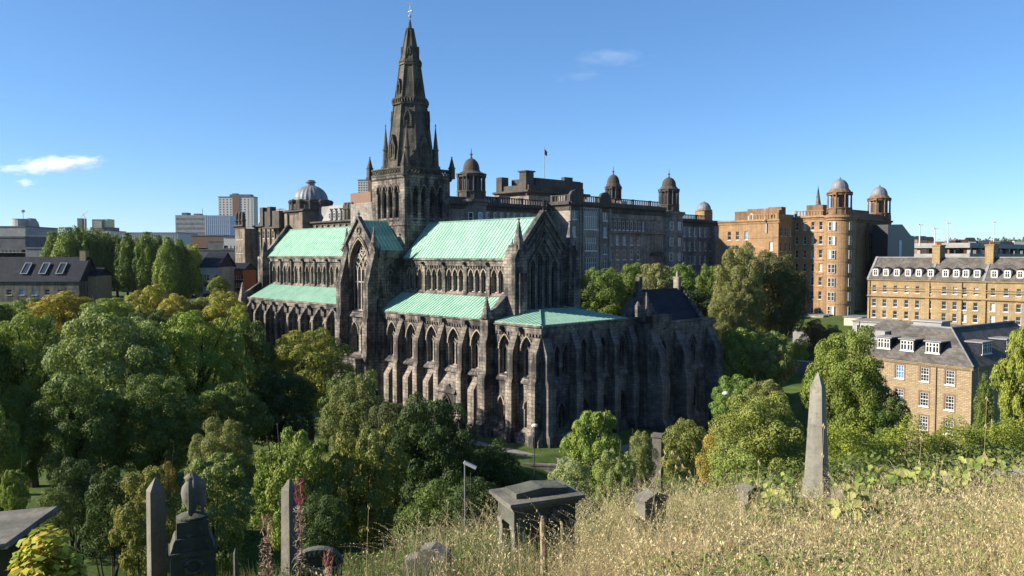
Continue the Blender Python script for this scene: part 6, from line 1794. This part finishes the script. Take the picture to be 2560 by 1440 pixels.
# big sloping stone slab at the left edge
t = stand('stone_slab', 'large flat grey stone slab at the left edge behind the yellow leaved shrub', 'slab', 2, 14.5, RAD(8), 0)
zt = zpix(1298, 14.5) - t.location.z
b = MB(); b.prism([(-1.8, zt - .24), (.68, zt - .1), (.72, zt - .04), (.66, zt), (-1.8, zt - .14)], (0, 0, 0), (1, 0, 0), (0, 0, 1), (0, 1, 0), -1.5, .5); b.build('slab', MT['grave'], t)
MB().box(-1.6, .4, -.15, .35, -.4, zt - .2).build('support', MT['graved'], t)
# kerb stones and boulders beside the tall obelisk
for px, Y, s_, lab in ((2130, 24, .5, 'flat topped boulder right of the tall obelisk base'), (2165, 26, .42, 'second boulder farther right of the tall obelisk base'), (2290, 27, .5, 'low boulder at the left end of the path')):
    t = stand('boulder', lab, 'boulder', px, Y, .4, .1, 'boulders beside the path')
    b = MB(); b.lathe([(s_ * .7, 0), (s_, .12), (s_ * .92, .3), (s_ * .5, .42), (.05, .45)], (0, 0, 0), 9); b.build('stone', MT['grave'], t)
# gravel path behind the grass, right
pp = [at(px, 640, Y) for px, Y in ((2180, 27), (2330, 29), (2450, 31), (2600, 34), (2800, 37), (3100, 42))]
b = MB(); vs = []
for i, p in enumerate(pp):
    for dd in (-1.1, .0, 1.1):
        vs.append((p.x - .25 * dd, p.y + dd, gz(p.x - .25 * dd, p.y + dd) + .3))
b.add(vs, [(i * 3 + k, i * 3 + k + 3, i * 3 + k + 4, i * 3 + k + 1) for i in range(len(pp) - 1) for k in range(2)])
tag(b.build('path', rough_mat('gravel path', (.2, .19, .165), (.3, .28, .24), 3.0, .95)), kind='structure')
# cathedral yard: retaining wall, path, gate pillar
def lw_(lx, ly): return wld(lx, ly, 0)
w0 = at(1180, 640, 99); w1 = at(1640, 640, 96)
t = thing('retaining_wall', 'dark mossy retaining wall of the cathedral yard below the east end', 'wall', (w0.x, 99, 0), atan2(-3, w1.x - w0.x))
L = (Vector((w1.x, 96, 0)) - Vector((w0.x, 99, 0))).length
MB().box(0, L, 0, .6, -6, -.75).build('wall', MT['dark'], t); MB().box(-.05, L + .05, -.08, .68, -.745, -.55).build('coping', MT['grave'], t)
vs = []; b = MB()
px_ = [(4, -15.5), (20, -15.2), (36, -14.2), (45.5, -13.6), (48.6, -12.0), (49.0, -2), (50, 8)]
for i, (lx, ly) in enumerate(px_):
    for s_ in (0, 1.9):
        q = wld(lx + (s_ if i > 3 else 0), ly - (s_ if i <= 4 else 0)); vs.append((q.x, q.y, gz(q.x, q.y) + .05))
b.add(vs, [(2 * i, 2 * i + 1, 2 * i + 3, 2 * i + 2) for i in range(len(px_) - 1)])
tag(b.build('pavement', rough_mat('worn paving', (.13, .12, .105), (.2, .185, .16), 1.5, .9)), kind='structure')
t = thing('gate_pillar', 'square stone gate pillar standing between two bushes', 'pillar', (at(1648, 640, 84).x, 84, gz(at(1648, 640, 84).x, 84) - .2), RAD(-25))
h = zpix(1088, 84) - t.location.z
MB().box(-.5, .5, -.5, .5, 0, h - .3).build('shaft', MT['grave'], t); MB().box(-.62, .62, -.62, .62, h - .3, h).build('cap', MT['grave'], t)
def lamp(label, px, Y, top, mat, style):
    X = at(px, 640, Y).x; g = gz(X, Y)
    t = thing('lamp_post', label, 'lamp post', (X, Y, g), 0, 'lamp posts'); h = zpix(top, Y) - g
    MB().tube([(0, 0, 0), (0, 0, h * .3), (0, 0, h)], [.09, .06, .045], 8).build('pole', MT[mat], t)
    b = MB()
    if style == 0:
        b.M = Matrix.Translation((.12, 0, h + .02)) @ Matrix.Rotation(.45, 4, 'Y'); b.box(-.2, .5, -.12, .12, -.05, .09)
    else: b.lathe([(.08, h - .1), (.34, h), (.4, h + .12), (.3, h + .3), (.05, h + .38)], (0, 0, 0), 12)
    b.build('lamp_head', MT['white'], t)
lamp('grey lamp post with a tilted flat head in the dark gap at bottom centre', 1161, 40, 1166, 'concd', 0)
lamp('black lamp post with a white head at the cathedral corner', 1337, 94, 1070, 'iron', 1)
lamp('black lamp post with a white globe right of the chapter house', 1818, 92, 988, 'iron', 1)
# walls of the terraced lawn behind the chapter house
for (x0, x1, py0, hh, lab) in ((1985, 2105, 862, 3.4, 'pale retaining wall under the cream outbuilding'), (1975, 2095, 935, 2.6, 'shadowed retaining wall of the terraced lawn')):
    y_ = hit(x0, py0); a, c = at(x0, 640, y_), at(x1, 640, y_ - 5)
    t = thing('retaining_wall', lab, 'wall', (a.x, a.y, 0), atan2(c.y - a.y, c.x - a.x)); L = (c - a).length
    g = gz(a.x, a.y)
    MB().box(0, L, 0, .5, g - 4, g + hh).build('wall', MT['conc' if hh > 3 else 'concd'], t); MB().box(-.1, L + .1, -.1, .6, g + hh + .005, g + hh + .25).build('coping', MT['conc'], t)  # dark concrete puts the lawn wall's shadow into its colour
# thin fence behind the hedge
for k, (px, Y, top) in enumerate(((2165, 41, 1085), (2290, 43, 1080), (2405, 45, 1064), (2490, 48, 1050))):
    X = at(px, 640, Y).x; g = gz(X, Y)
    t = thing('fence_post', ['thin grey fence post beside the glossy tree', 'thin grey fence post under the stone house corner', 'thin grey fence post below the stone house drainpipe', 'thin grey fence post before the willow'][k], 'post', (X, Y, g), 0, 'fence posts behind the hedge')
    MB().tube([(0, 0, 0), (0, 0, zpix(top, Y) - g)], .035, 6).build('shaft', MT['steel'], t)

# ------------------------------------------------------------------ long grass and weeds
gmt, gn2, gb2 = nmat('grass blades')
ta = gn2.nodes.new('ShaderNodeAttribute'); ta.attribute_name = 'tint'
gn2.links.new(ta.outputs['Color'], gb2.inputs['Base Color']); gb2.inputs['Roughness'].default_value = .7; gb2.inputs['Specular IOR Level'].default_value = .2
tr2 = gn2.nodes.new('ShaderNodeBsdfTranslucent'); gn2.links.new(ta.outputs['Color'], tr2.inputs[0])
ms2 = gn2.nodes.new('ShaderNodeMixShader'); ms2.inputs[0].default_value = .3
gn2.links.new(gb2.outputs[0], ms2.inputs[1]); gn2.links.new(tr2.outputs[0], ms2.inputs[2]); gn2.links.new(ms2.outputs[0], gn2.nodes['Material Output'].inputs[0])

def stems(x, y, h, w0, lean, bend, tint, head=0.0, headtint=None, droop=0.0, seg=4, hsc=1.0):
    """curved grass stems as ribbons, with seed heads; returns quads and tints"""
    n = len(x); hs = np.full(n, hsc)
    z = ground_z(x, y) - .03
    a = RS.uniform(0, 2 * pi, n)
    dx, dy = np.cos(a), np.sin(a)
    fx = RS.uniform(0, 2 * pi, n); px_, py_ = np.cos(fx), np.sin(fx)
    pts = []
    for i in range(seg + 1):
        f = i / seg
        r = h * (lean * f + bend * f * f)
        pts.append(np.stack([x + dx * r, y + dy * r, z + h * (f - droop * f ** 3 * bend * 1.2)], 1))
    out, tn = [], []
    for i in range(seg):
        wa = (w0 * (1 - .75 * i / seg))[:, None]; wb = (w0 * (1 - .75 * (i + 1) / seg))[:, None]
        s = np.stack([px_, py_, np.zeros(n)], 1)
        q = np.stack([pts[i] - s * wa, pts[i] + s * wa, pts[i + 1] + s * wb, pts[i + 1] - s * wb], 1)
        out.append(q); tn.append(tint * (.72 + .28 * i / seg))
    if head > 0:
        m = np.where(RS.rand(n) < head)[0]
        for k in range(11):
            f = .7 + .3 * k / 10
            r = h[m] * (lean[m] * f + bend[m] * f * f)
            c = np.stack([x[m] + dx[m] * r + RS.normal(size=len(m)) * .012, y[m] + dy[m] * r + RS.normal(size=len(m)) * .012, z[m] + h[m] * (f - droop * f ** 3 * bend[m] * 1.2)], 1)
            sz = (.006 + .006 * RS.rand(len(m))) * (1.25 - .5 * abs(k - 4) / 5) * hs[m]
            d1 = RS.normal(size=(len(m), 3)) * .6 + [0, 0, 1]; d1 /= np.linalg.norm(d1, axis=1, keepdims=True)
            d2 = np.cross(d1, RS.normal(size=(len(m), 3))); d2 /= np.linalg.norm(d2, axis=1, keepdims=True)
            A = d1 * sz[:, None] * 1.3; B = d2 * sz[:, None] * .42
            out.append(np.stack([c - A, c + B, c + A, c - B], 1)); tn.append(headtint[m])
    return np.concatenate(out).reshape(-1, 3), np.concatenate(tn)

def region(n, ylo, yhi, ulo, uhi, pw=1.0):
    y = ylo + (yhi - ylo) * RS.rand(n) ** pw
    u = RS.uniform(ulo, uhi, n)
    return u * y, y, u

def patch(x, y): return .5 + .25 * (np.sin(x * .9 + 1.3) * np.cos(y * .7) + np.sin(x * .43 - y * .61 + 2) + .6 * np.sin(x * 2.1 + y * 1.7))

STRAW = np.array([.42, .32, .14]); PALE = np.array([.52, .43, .235]); GRN = np.array([.13, .175, .045]); BRN = np.array([.26, .18, .09])
def tints(x, y, u, n):
    p = patch(x, y)[:, None]; r = RS.rand(n)[:, None]
    c = STRAW * (1 - r) + PALE * r
    g = np.clip((p - .62) * 4, 0, 1) * (RS.rand(n)[:, None] < .6)
    c = c * (1 - g) + GRN * g
    bq = (RS.rand(n)[:, None] < .13)
    return np.where(bq, BRN, c) * RS.uniform(.75, 1.15, n)[:, None]
STONES = [(at(px, 640, Y).x, Y, w_) for px, Y, w_ in ((1632, 14.5, .5), (1880, 17, .45), (1342, 13.5, 1.0), (2040, 25, 1.15), (1064, 11.5, .5), (1361, 9.0, .15), (788, 12.5, .5))]
def near_stone(x, y):
    m = np.zeros(len(x), bool)
    for sx, sy, w_ in STONES:
        f = y / sy
        m |= (np.abs(x - sx * f) < w_) & (y < sy + .4) & (y > sy - (8 if sy > 20 else 3.2))
    return m
V, T = [], []
for (n, ylo, yhi, ulo, uhi, pw, hm, w0) in ((64000, 4.6, 11, -.2, .92, .8, .85, .0022), (64000, 9, 22, -.12, .92, .8, .85, .0036), (24000, 20, 40, .12, .92, .9, .8, .007)):
    x, y, u = region(n, ylo, yhi, ulo, uhi, pw)
    edge = np.interp(u, [-.2, -.05, .05, .15, .3, .45, .7], [11, 15, 17, 21, 23, 25, 27])
    k = (y < edge) & (RS.rand(n) < np.interp(u, [-.25, -.12, .02, .1], [0, .3, .75, 1])) & (RS.rand(n) < np.clip(.3 + (patch(x, y) - .25) * 2.6, .25, 1)) & ~((u > .3) & (y > 15) & (RS.rand(n) < .6)) & ~(near_stone(x, y) & (RS.rand(n) < .85))
    x, y, u = x[k], y[k], u[k]; n = len(x)
    c = tints(x, y, u, n)
    h = hm * RS.uniform(.35, 1.15, n) * (.55 + .75 * patch(x, y)) * np.interp(u, [-.2, .0, .15, .7], [.75, .8, 1, 1])
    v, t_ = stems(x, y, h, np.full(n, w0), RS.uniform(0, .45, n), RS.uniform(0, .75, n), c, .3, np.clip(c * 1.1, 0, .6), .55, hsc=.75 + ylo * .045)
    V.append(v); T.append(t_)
x, y, u = region(8000, 4.8, 24, -.14, .9, .85); n = len(x)     # long bent stalks crossing the rest
c = PALE * RS.uniform(.75, 1.1, n)[:, None]
kk = ~near_stone(x, y); x, y, c = x[kk], y[kk], c[kk]; n = len(x)
v, t_ = stems(x, y, RS.uniform(.75, 1.4, n), .0018 + .00016 * y, RS.uniform(.1, .7, n), RS.uniform(.2, .9, n), c, .8, np.clip(c * 1.1, 0, .6), .5, seg=6, hsc=1.3)
V.append(v); T.append(t_)
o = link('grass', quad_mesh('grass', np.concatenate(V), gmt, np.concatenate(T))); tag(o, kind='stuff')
# green low leaves among the stems
def leaves_on(n, ylo, yhi, ulo, uhi, hmax, size, cols, keep=None, pw=1.0, asp=.5):
    x, y, u = region(n, ylo, yhi, ulo, uhi, pw)
    if keep is not None:
        k = keep(x, y, u); x, y, u = x[k], y[k], u[k]
    n = len(x); z = ground_z(x, y) + hmax * RS.rand(n)
    Nn = RS.normal(size=(n, 3)) * .5; Nn[:, 2] += 1
    Nn /= np.linalg.norm(Nn, axis=1, keepdims=True)
    a = np.cross(Nn, RS.normal(size=(n, 3))); a /= np.linalg.norm(a, axis=1, keepdims=True); b = np.cross(Nn, a)
    s = size * RS.uniform(.5, 1.4, n)[:, None]; C = np.stack([x, y, z], 1)
    v = np.stack([C - a * s / 2, C + b * s * asp / 2 + Nn * s * .1, C + a * s / 2, C - b * s * asp / 2 + Nn * s * .1], 1).reshape(-1, 3)
    c = np.array(cols)[RS.randint(0, len(cols), n)] * RS.uniform(.7, 1.3, n)[:, None]
    return v, c
v1, c1 = leaves_on(60000, 5, 26, -.3, .72, .5, .085, [(.12, .18, .035), (.17, .22, .045), (.24, .26, .07), (.09, .13, .03)], lambda x, y, u: ~near_stone(x, y) & ((patch(x, y) < .42) | (u < .0) | ((u > .3) & (y > 15))), .9)
o = link('weeds', quad_mesh('weeds', v1, gmt, c1)); tag(o, kind='stuff')
# green stems and willowherb on the steep left bank
x, y, u = region(9000, 7, 17, -.5, .05, .9); n = len(x)
c = np.where((RS.rand(n) < .7)[:, None], np.array([.1, .14, .04]), np.array([.22, .15, .09])) * RS.uniform(.7, 1.2, n)[:, None]
v, t_ = stems(x, y, RS.uniform(.3, .95, n), np.full(n, .006), RS.uniform(0, .15, n), RS.uniform(0, .3, n), c, .3, c * 1.2, .2)
o = link('bank_grass', quad_mesh('bank_grass', v, gmt, t_)); tag(o, kind='stuff')

# broad butterbur leaves in front of the tall obelisk and path
def blades(name, label, cat, n, spots, size, hgt, cols, group=None):
    V, T = [], []
    for (px, Y) in spots:
        X = at(px, 640, Y).x; g = gz(X, Y)
        k = n
        a = RS.uniform(0, 2 * pi, k); r = RS.uniform(0, .5, k)
        C = np.stack([X + r * np.cos(a), Y + r * np.sin(a), g + hgt * RS.uniform(.35, 1.05, k)], 1)
        for i in range(k):
            s = size * RS.uniform(.6, 1.2); nn = Vector(RS.normal(size=3) * .75 + [-.25, -.35, .9]).normalized()
            t1 = nn.orthogonal().normalized(); t2 = nn.cross(t1); c0 = Vector(C[i]); col = np.array(cols[RS.randint(len(cols))]) * RS.uniform(.75, 1.2)
            rim = [c0 + t1 * (s * .5 * cos(q)) + t2 * (s * .46 * sin(q)) + nn * (s * (.14 if j % 2 else .02) * RS.uniform(.5, 1.5)) for j, q in enumerate(np.linspace(0, 2 * pi, 9)[:-1])]
            foot = Vector((X + (c0.x - X) * .25, Y + (c0.y - Y) * .25, g)); sw = Vector((.006, .002, 0))
            V.append([foot - sw, foot + sw, c0 + sw, c0 - sw]); T.append(np.array((.2, .24, .07)))
            for j in range(0, 8, 2):
                V.append([c0, rim[j], rim[j + 1], rim[(j + 2) % 8]]); T.append(col)
    V = np.array([[list(p) for p in q] for q in V]).reshape(-1, 3)
    return tag(link(name, quad_mesh(name, V, gmt, np.array(T))), label, cat, group)
BG = 'broad leaved plants on the slope'
for k, (px, Y, n_, lab) in enumerate(((1935, 17, 9, 'clump of round yellow green leaves at the foot of the small brown headstone'), (2185, 17.5, 14, 'broad pale leaves just right of the tall obelisk base'), (2265, 19, 14, 'large leaved clump right of the tall obelisk'),
                                      (2330, 18, 14, 'large leaved clump under the left end of the path'), (2420, 19, 12, 'large leaved clump below the middle of the path'), (2500, 20, 10, 'leafy clump below the right end of the path'), (1960, 13, 8, 'low green clump in the straw grass before the obelisk'), (2160, 13, 8, 'dark leaved clump deep in the straw grass at right'))):
    blades('butterbur', lab, 'plant', n_ * 3, [(px - 25, Y), (px + 30, Y + .5), (px, Y - .8)], .18, 1.0, [(.2, .25, .05), (.26, .29, .07), (.12, .18, .04), (.3, .3, .1)], BG)
# yellow leaved shrub at the lower left corner
t = stand('leafy_shrub', 'round shrub with glossy yellow green leaves in the lower left corner', 'shrub', 95, 9.5, 0, 0)
zt = zpix(1322, 9.5) - t.location.z; n = 1500
d = RS.normal(size=(n, 3)); d[:, 2] = np.abs(d[:, 2]) * .9; d /= np.linalg.norm(d, axis=1, keepdims=True)
C = d * RS.uniform(.6, 1.0, n)[:, None] * [.5, .5, zt * .58] + [0, 0, zt * .42]
c = np.array([(.4, .38, .045), (.3, .34, .04), (.2, .27, .035), (.42, .3, .05)])[RS.randint(0, 4, n)] * RS.uniform(.7, 1.25, n)[:, None]
o = link('foliage', quads('foliage', C, d + RS.normal(size=(n, 3)) * .4 + [-.2, 0, .4], .13, .085, gmt, c), t)
MB().tube([(0, 0, 0), (.02, 0, zt * .5)], [.05, .03], 6).build('stem', MT['bark'], t)
# rosebay willowherb gone to seed
def willowherb(label, px, Y, top, fluffw, tipc):
    t = stand('willowherb', label, 'plant', px, Y, 0, 0, 'willowherb stalks')
    h = zpix(top, Y) - t.location.z
    MB().tube([(0, 0, 0), (.02, 0, h * .6), (.0, 0, h * .97)], [.012, .01, .005], 5).build('stem', MT['redb'], t)
    n = 260; f = RS.uniform(.45, .86, n); a = RS.uniform(0, 2 * pi, n); r = fluffw * RS.uniform(.3, 1, n) * (1.1 - .5 * (f - .45))
    C = np.stack([r * np.cos(a), r * np.sin(a), f * h], 1)
    link('seed_fluff', quads('seed_fluff', C, RS.normal(size=(n, 3)), .065, .008, gmt, np.array([(.5, .36, .28)] * n) * RS.uniform(.5, 1.1, n)[:, None]), t)
    n = 40; f = RS.uniform(.84, 1.0, n); a = RS.uniform(0, 2 * pi, n); dirs = np.stack([np.cos(a) * .6, np.sin(a) * .6, np.full(n, 1.2)], 1)
    C = np.stack([.03 * np.cos(a), .03 * np.sin(a), f * h], 1) + dirs * .03
    link('pods', quads('pods', C, RS.normal(size=(n, 3)), .12, .012, gmt, np.array([tipc] * n), tang=dirs), t)
    n = 60; f = RS.uniform(.1, .5, n); a = RS.uniform(0, 2 * pi, n)
    C = np.stack([.07 * np.cos(a), .07 * np.sin(a), f * h], 1)
    link('leaves', quads('leaves', C, np.stack([np.cos(a), np.sin(a), np.full(n, 1.0)], 1), .14, .022, gmt, np.array([(.12, .15, .04)] * n), tang=np.stack([np.cos(a), np.sin(a), np.zeros(n)], 1)), t)
willowherb('pink tipped willowherb stalk in front of the slim brown obelisk', 742, 9.5, 1208, .075, (.3, .06, .1))
willowherb('fluffy brown willowherb stalk left of the slim brown obelisk', 656, 9.5, 1302, .1, (.35, .22, .16))
willowherb('small fading willowherb below the slim brown obelisk', 812, 9, 1395, .05, (.3, .14, .1))
# bare curved grass stalks standing above the rest
for k, (px, Y, top, bx, lab) in enumerate(((1610, 7.5, 1128, .25, 'tallest arching grass stalk before the gabled headstone'), (1650, 7.5, 1165, .22, 'second arching grass stalk before the gabled headstone'), (1668, 7.6, 1195, .2, 'third arching grass stalk before the gabled headstone'),
                                           (1110, 7, 1262, .03, 'upright seeding stalk left of the table tomb'), (1022, 7, 1285, .1, 'hooked dry stalk at bottom centre'), (905, 7, 1275, .05, 'knobbly green weed stalk at bottom centre'), (1200, 7, 1270, .08, 'leaning seeding stalk beside the table tomb'),
                                           (2060, 6, 1070, .02, 'thin tall stalk crossing the tall obelisk'), (2470, 7, 1000, .02, 'thin tall stalk in front of the stone house'), (2300, 6.5, 1100, .05, 'thin pale stalk before the hedge'), (1890, 6.5, 1160, .06, 'straw stalk before the olive shrub'))):
    X = at(px, 640, Y).x; g = gz(X, Y); h = zpix(top, Y) - g
    b = MB(); pts = [(bx * f * f * h * .5, 0, h * (f - .0) - (bx * 1.3 * max(0, f - .75) ** 1.5)) for f in np.linspace(0, 1, 9)]
    if bx > .15: pts += [(pts[-1][0] + .07, 0, pts[-1][2] + .0), (pts[-1][0] + .13, 0, pts[-1][2] - .05), (pts[-1][0] + .17, 0, pts[-1][2] - .13)]
    b.tube(pts, [.0021 * (1 - .5 * i / len(pts)) for i in range(len(pts))], 5)
    for q in pts[-5:]:
        for j in range(3): b.lathe([(.001, -.014), (.0034, 0), (.001, .014)], (q[0] + .008 * cos(j * 2.1), q[1] + .008 * sin(j * 2.1), q[2] + .01 * j), 4)
    o = b.build('grass_stalk', MT['straw'], None, (X, Y, g)); tag(o, lab, 'grass stalk', 'tall dry grass stalks')

# vehicles on the road beyond the yellow trees
def car(label, px, Y, rz, mat, L=4.2, van=False):
    X = at(px, 640, Y).x
    t = thing('van' if van else 'car', label, 'van' if van else 'car', (X, Y, gz(X, Y) + .02), rz, 'vehicles on the road beyond the trees')
    h = 1.9 if van else 1.42
    b = MB(); w_ = .85
    prof = [(-L / 2, .3), (L / 2, .3), (L / 2, .75), (L * .3, .9), (L * .16, h), (-L * .3, h), (-L * .46, .95), (-L / 2, .85)] if not van else [(-L / 2, .3), (L / 2, .3), (L / 2, .95), (L * .36, 1.15), (L * .26, h), (-L / 2, h)]
    b.prism(prof, (0, 0, 0), (1, 0, 0), (0, 0, 1), (0, 1, 0), -w_, w_); b.build('body', MT[mat], t)
    b = MB(); b.prism([(-L * .4, .98), (L * .25, .98), (L * .15, h - .08), (-L * .28, h - .08)], (0, 0, 0), (1, 0, 0), (0, 0, 1), (0, 1, 0), -w_ - .01, w_ + .01); b.build('window', MT['pane'], t)
    wm = MB(); wm.M = Matrix.Rotation(pi / 2, 4, 'X'); wm.lathe([(.32, -.1), (.32, .1)], (0, 0, 0), 12); wme = wm.mesh('wheel', MT['iron'])
    for sx in (-1, 1):
        for sy in (-1, 1): link('wheel', wme, t, (sx * L * .31, sy * (w_ - .05), .32))
rp = [at(px, 640, Y) for px, Y in ((330, 232), (430, 226), (520, 222), (600, 226))]
b = MB(); vs = []
for p in rp:
    for d_ in (-4, 4): vs.append((p.x, p.y + d_, gz(p.x, p.y + d_) + .06))
b.add(vs, [(2 * i, 2 * i + 2, 2 * i + 3, 2 * i + 1) for i in range(3)])
tag(b.build('road', rough_mat('asphalt', (.045, .045, .046), (.065, .064, .062), 2.0, .95)), kind='structure')
car('white van parked beyond the yellow trees', 516, 220, .1, 'white', 5.2, True)
car('dark car left of the white van beyond the yellow trees', 492, 221, .05, 'black')
car('pale grey car at the left of the parked vehicles', 462, 223, .1, 'steel')
# ================================================================== CLOUDS
def cloud(name, label, px, py, Y, wpx, hpx, dens, seed, tilt=0.0):
    c = at(px, py, Y); w_ = wpx * Y / FPX; h_ = hpx * Y / FPX
    b = MB(); pr = [(cos(a), sin(a)) for a in np.linspace(-pi / 2 + .02, pi / 2 - .02, 10)]
    b.lathe(pr, (0, 0, 0), 20)
    m = bpy.data.materials.new(name + ' vapour'); m.use_nodes = True; nt = m.node_tree
    for n in list(nt.nodes):
        if n.type != 'OUTPUT_MATERIAL': nt.nodes.remove(n)
    v = nt.nodes.new('ShaderNodeVolumePrincipled'); v.inputs['Color'].default_value = (1, 1, 1, 1); v.inputs['Anisotropy'].default_value = .2
    tc = nt.nodes.new('ShaderNodeTexCoord')
    ln = N(nt, 'ShaderNodeVectorMath', operation='LENGTH'); nt.links.new(tc.outputs['Object'], ln.inputs[0])
    mp = nt.nodes.new('ShaderNodeMapping'); mp.inputs['Scale'].default_value = (w_ / h_ * .32, 1, .8); mp.inputs['Location'].default_value = (seed, seed * 2, 0)
    nt.links.new(tc.outputs['Object'], mp.inputs[0])
    nz = noise(nt, mp.outputs[0], 1.7, 6, .6)
    ad = N(nt, 'ShaderNodeMath', operation='SUBTRACT'); nt.links.new(nz, ad.inputs[0])
    ml = N(nt, 'ShaderNodeMath', operation='MULTIPLY_ADD'); nt.links.new(ln.outputs['Value'], ml.inputs[0]); ml.inputs[1].default_value = .42; ml.inputs[2].default_value = .2
    nt.links.new(ml.outputs[0], ad.inputs[1])
    sc = N(nt, 'ShaderNodeMath', operation='MULTIPLY'); nt.links.new(ad.outputs[0], sc.inputs[0]); sc.inputs[1].default_value = dens; sc.use_clamp = False
    mx = N(nt, 'ShaderNodeMath', operation='MAXIMUM'); nt.links.new(sc.outputs[0], mx.inputs[0]); mx.inputs[1].default_value = 0
    nt.links.new(mx.outputs[0], v.inputs['Density'])
    nt.links.new(v.outputs[0], nt.nodes['Material Output'].inputs['Volume'])
    o = b.build(name, m, None, c)
    o.scale = (w_ / 2, h_ * .7, h_ / 2); o.rotation_euler = (0, tilt, 0)
    return tag(o, label, 'cloud')
cloud('cloud', 'small white streak of cloud low in the sky at the left', 130, 412, 5000, 330, 52, .12, 3.6, -.07)
cloud('cloud', 'faint wisp of cloud high in the sky right of the spire', 1535, 146, 6000, 230, 60, .006, 4.1, -.05)
cloud('cloud', 'fainter second wisp of cloud below the high wisp', 1450, 192, 6000, 150, 40, .004, 7.7, -.1)
cloud('cloud', 'tiny cloud puff under the white streak', 66, 456, 5200, 60, 26, .06, 2.2, 0)

# thin autumn haze over the town
hz = MB().box(-9600, 9600, -700, 9600, -30, 112).build('haze', None)
m = bpy.data.materials.new('haze'); m.use_nodes = True; nt = m.node_tree
for n in list(nt.nodes):
    if n.type != 'OUTPUT_MATERIAL': nt.nodes.remove(n)
v = nt.nodes.new('ShaderNodeVolumePrincipled'); v.inputs['Color'].default_value = (.86, .92, 1, 1); v.inputs['Density'].default_value = .00002; v.inputs['Anisotropy'].default_value = .3
nt.links.new(v.outputs[0], nt.nodes['Material Output'].inputs['Volume'])
hz.data.materials.clear(); hz.data.materials.append(m); tag(hz, kind='stuff')
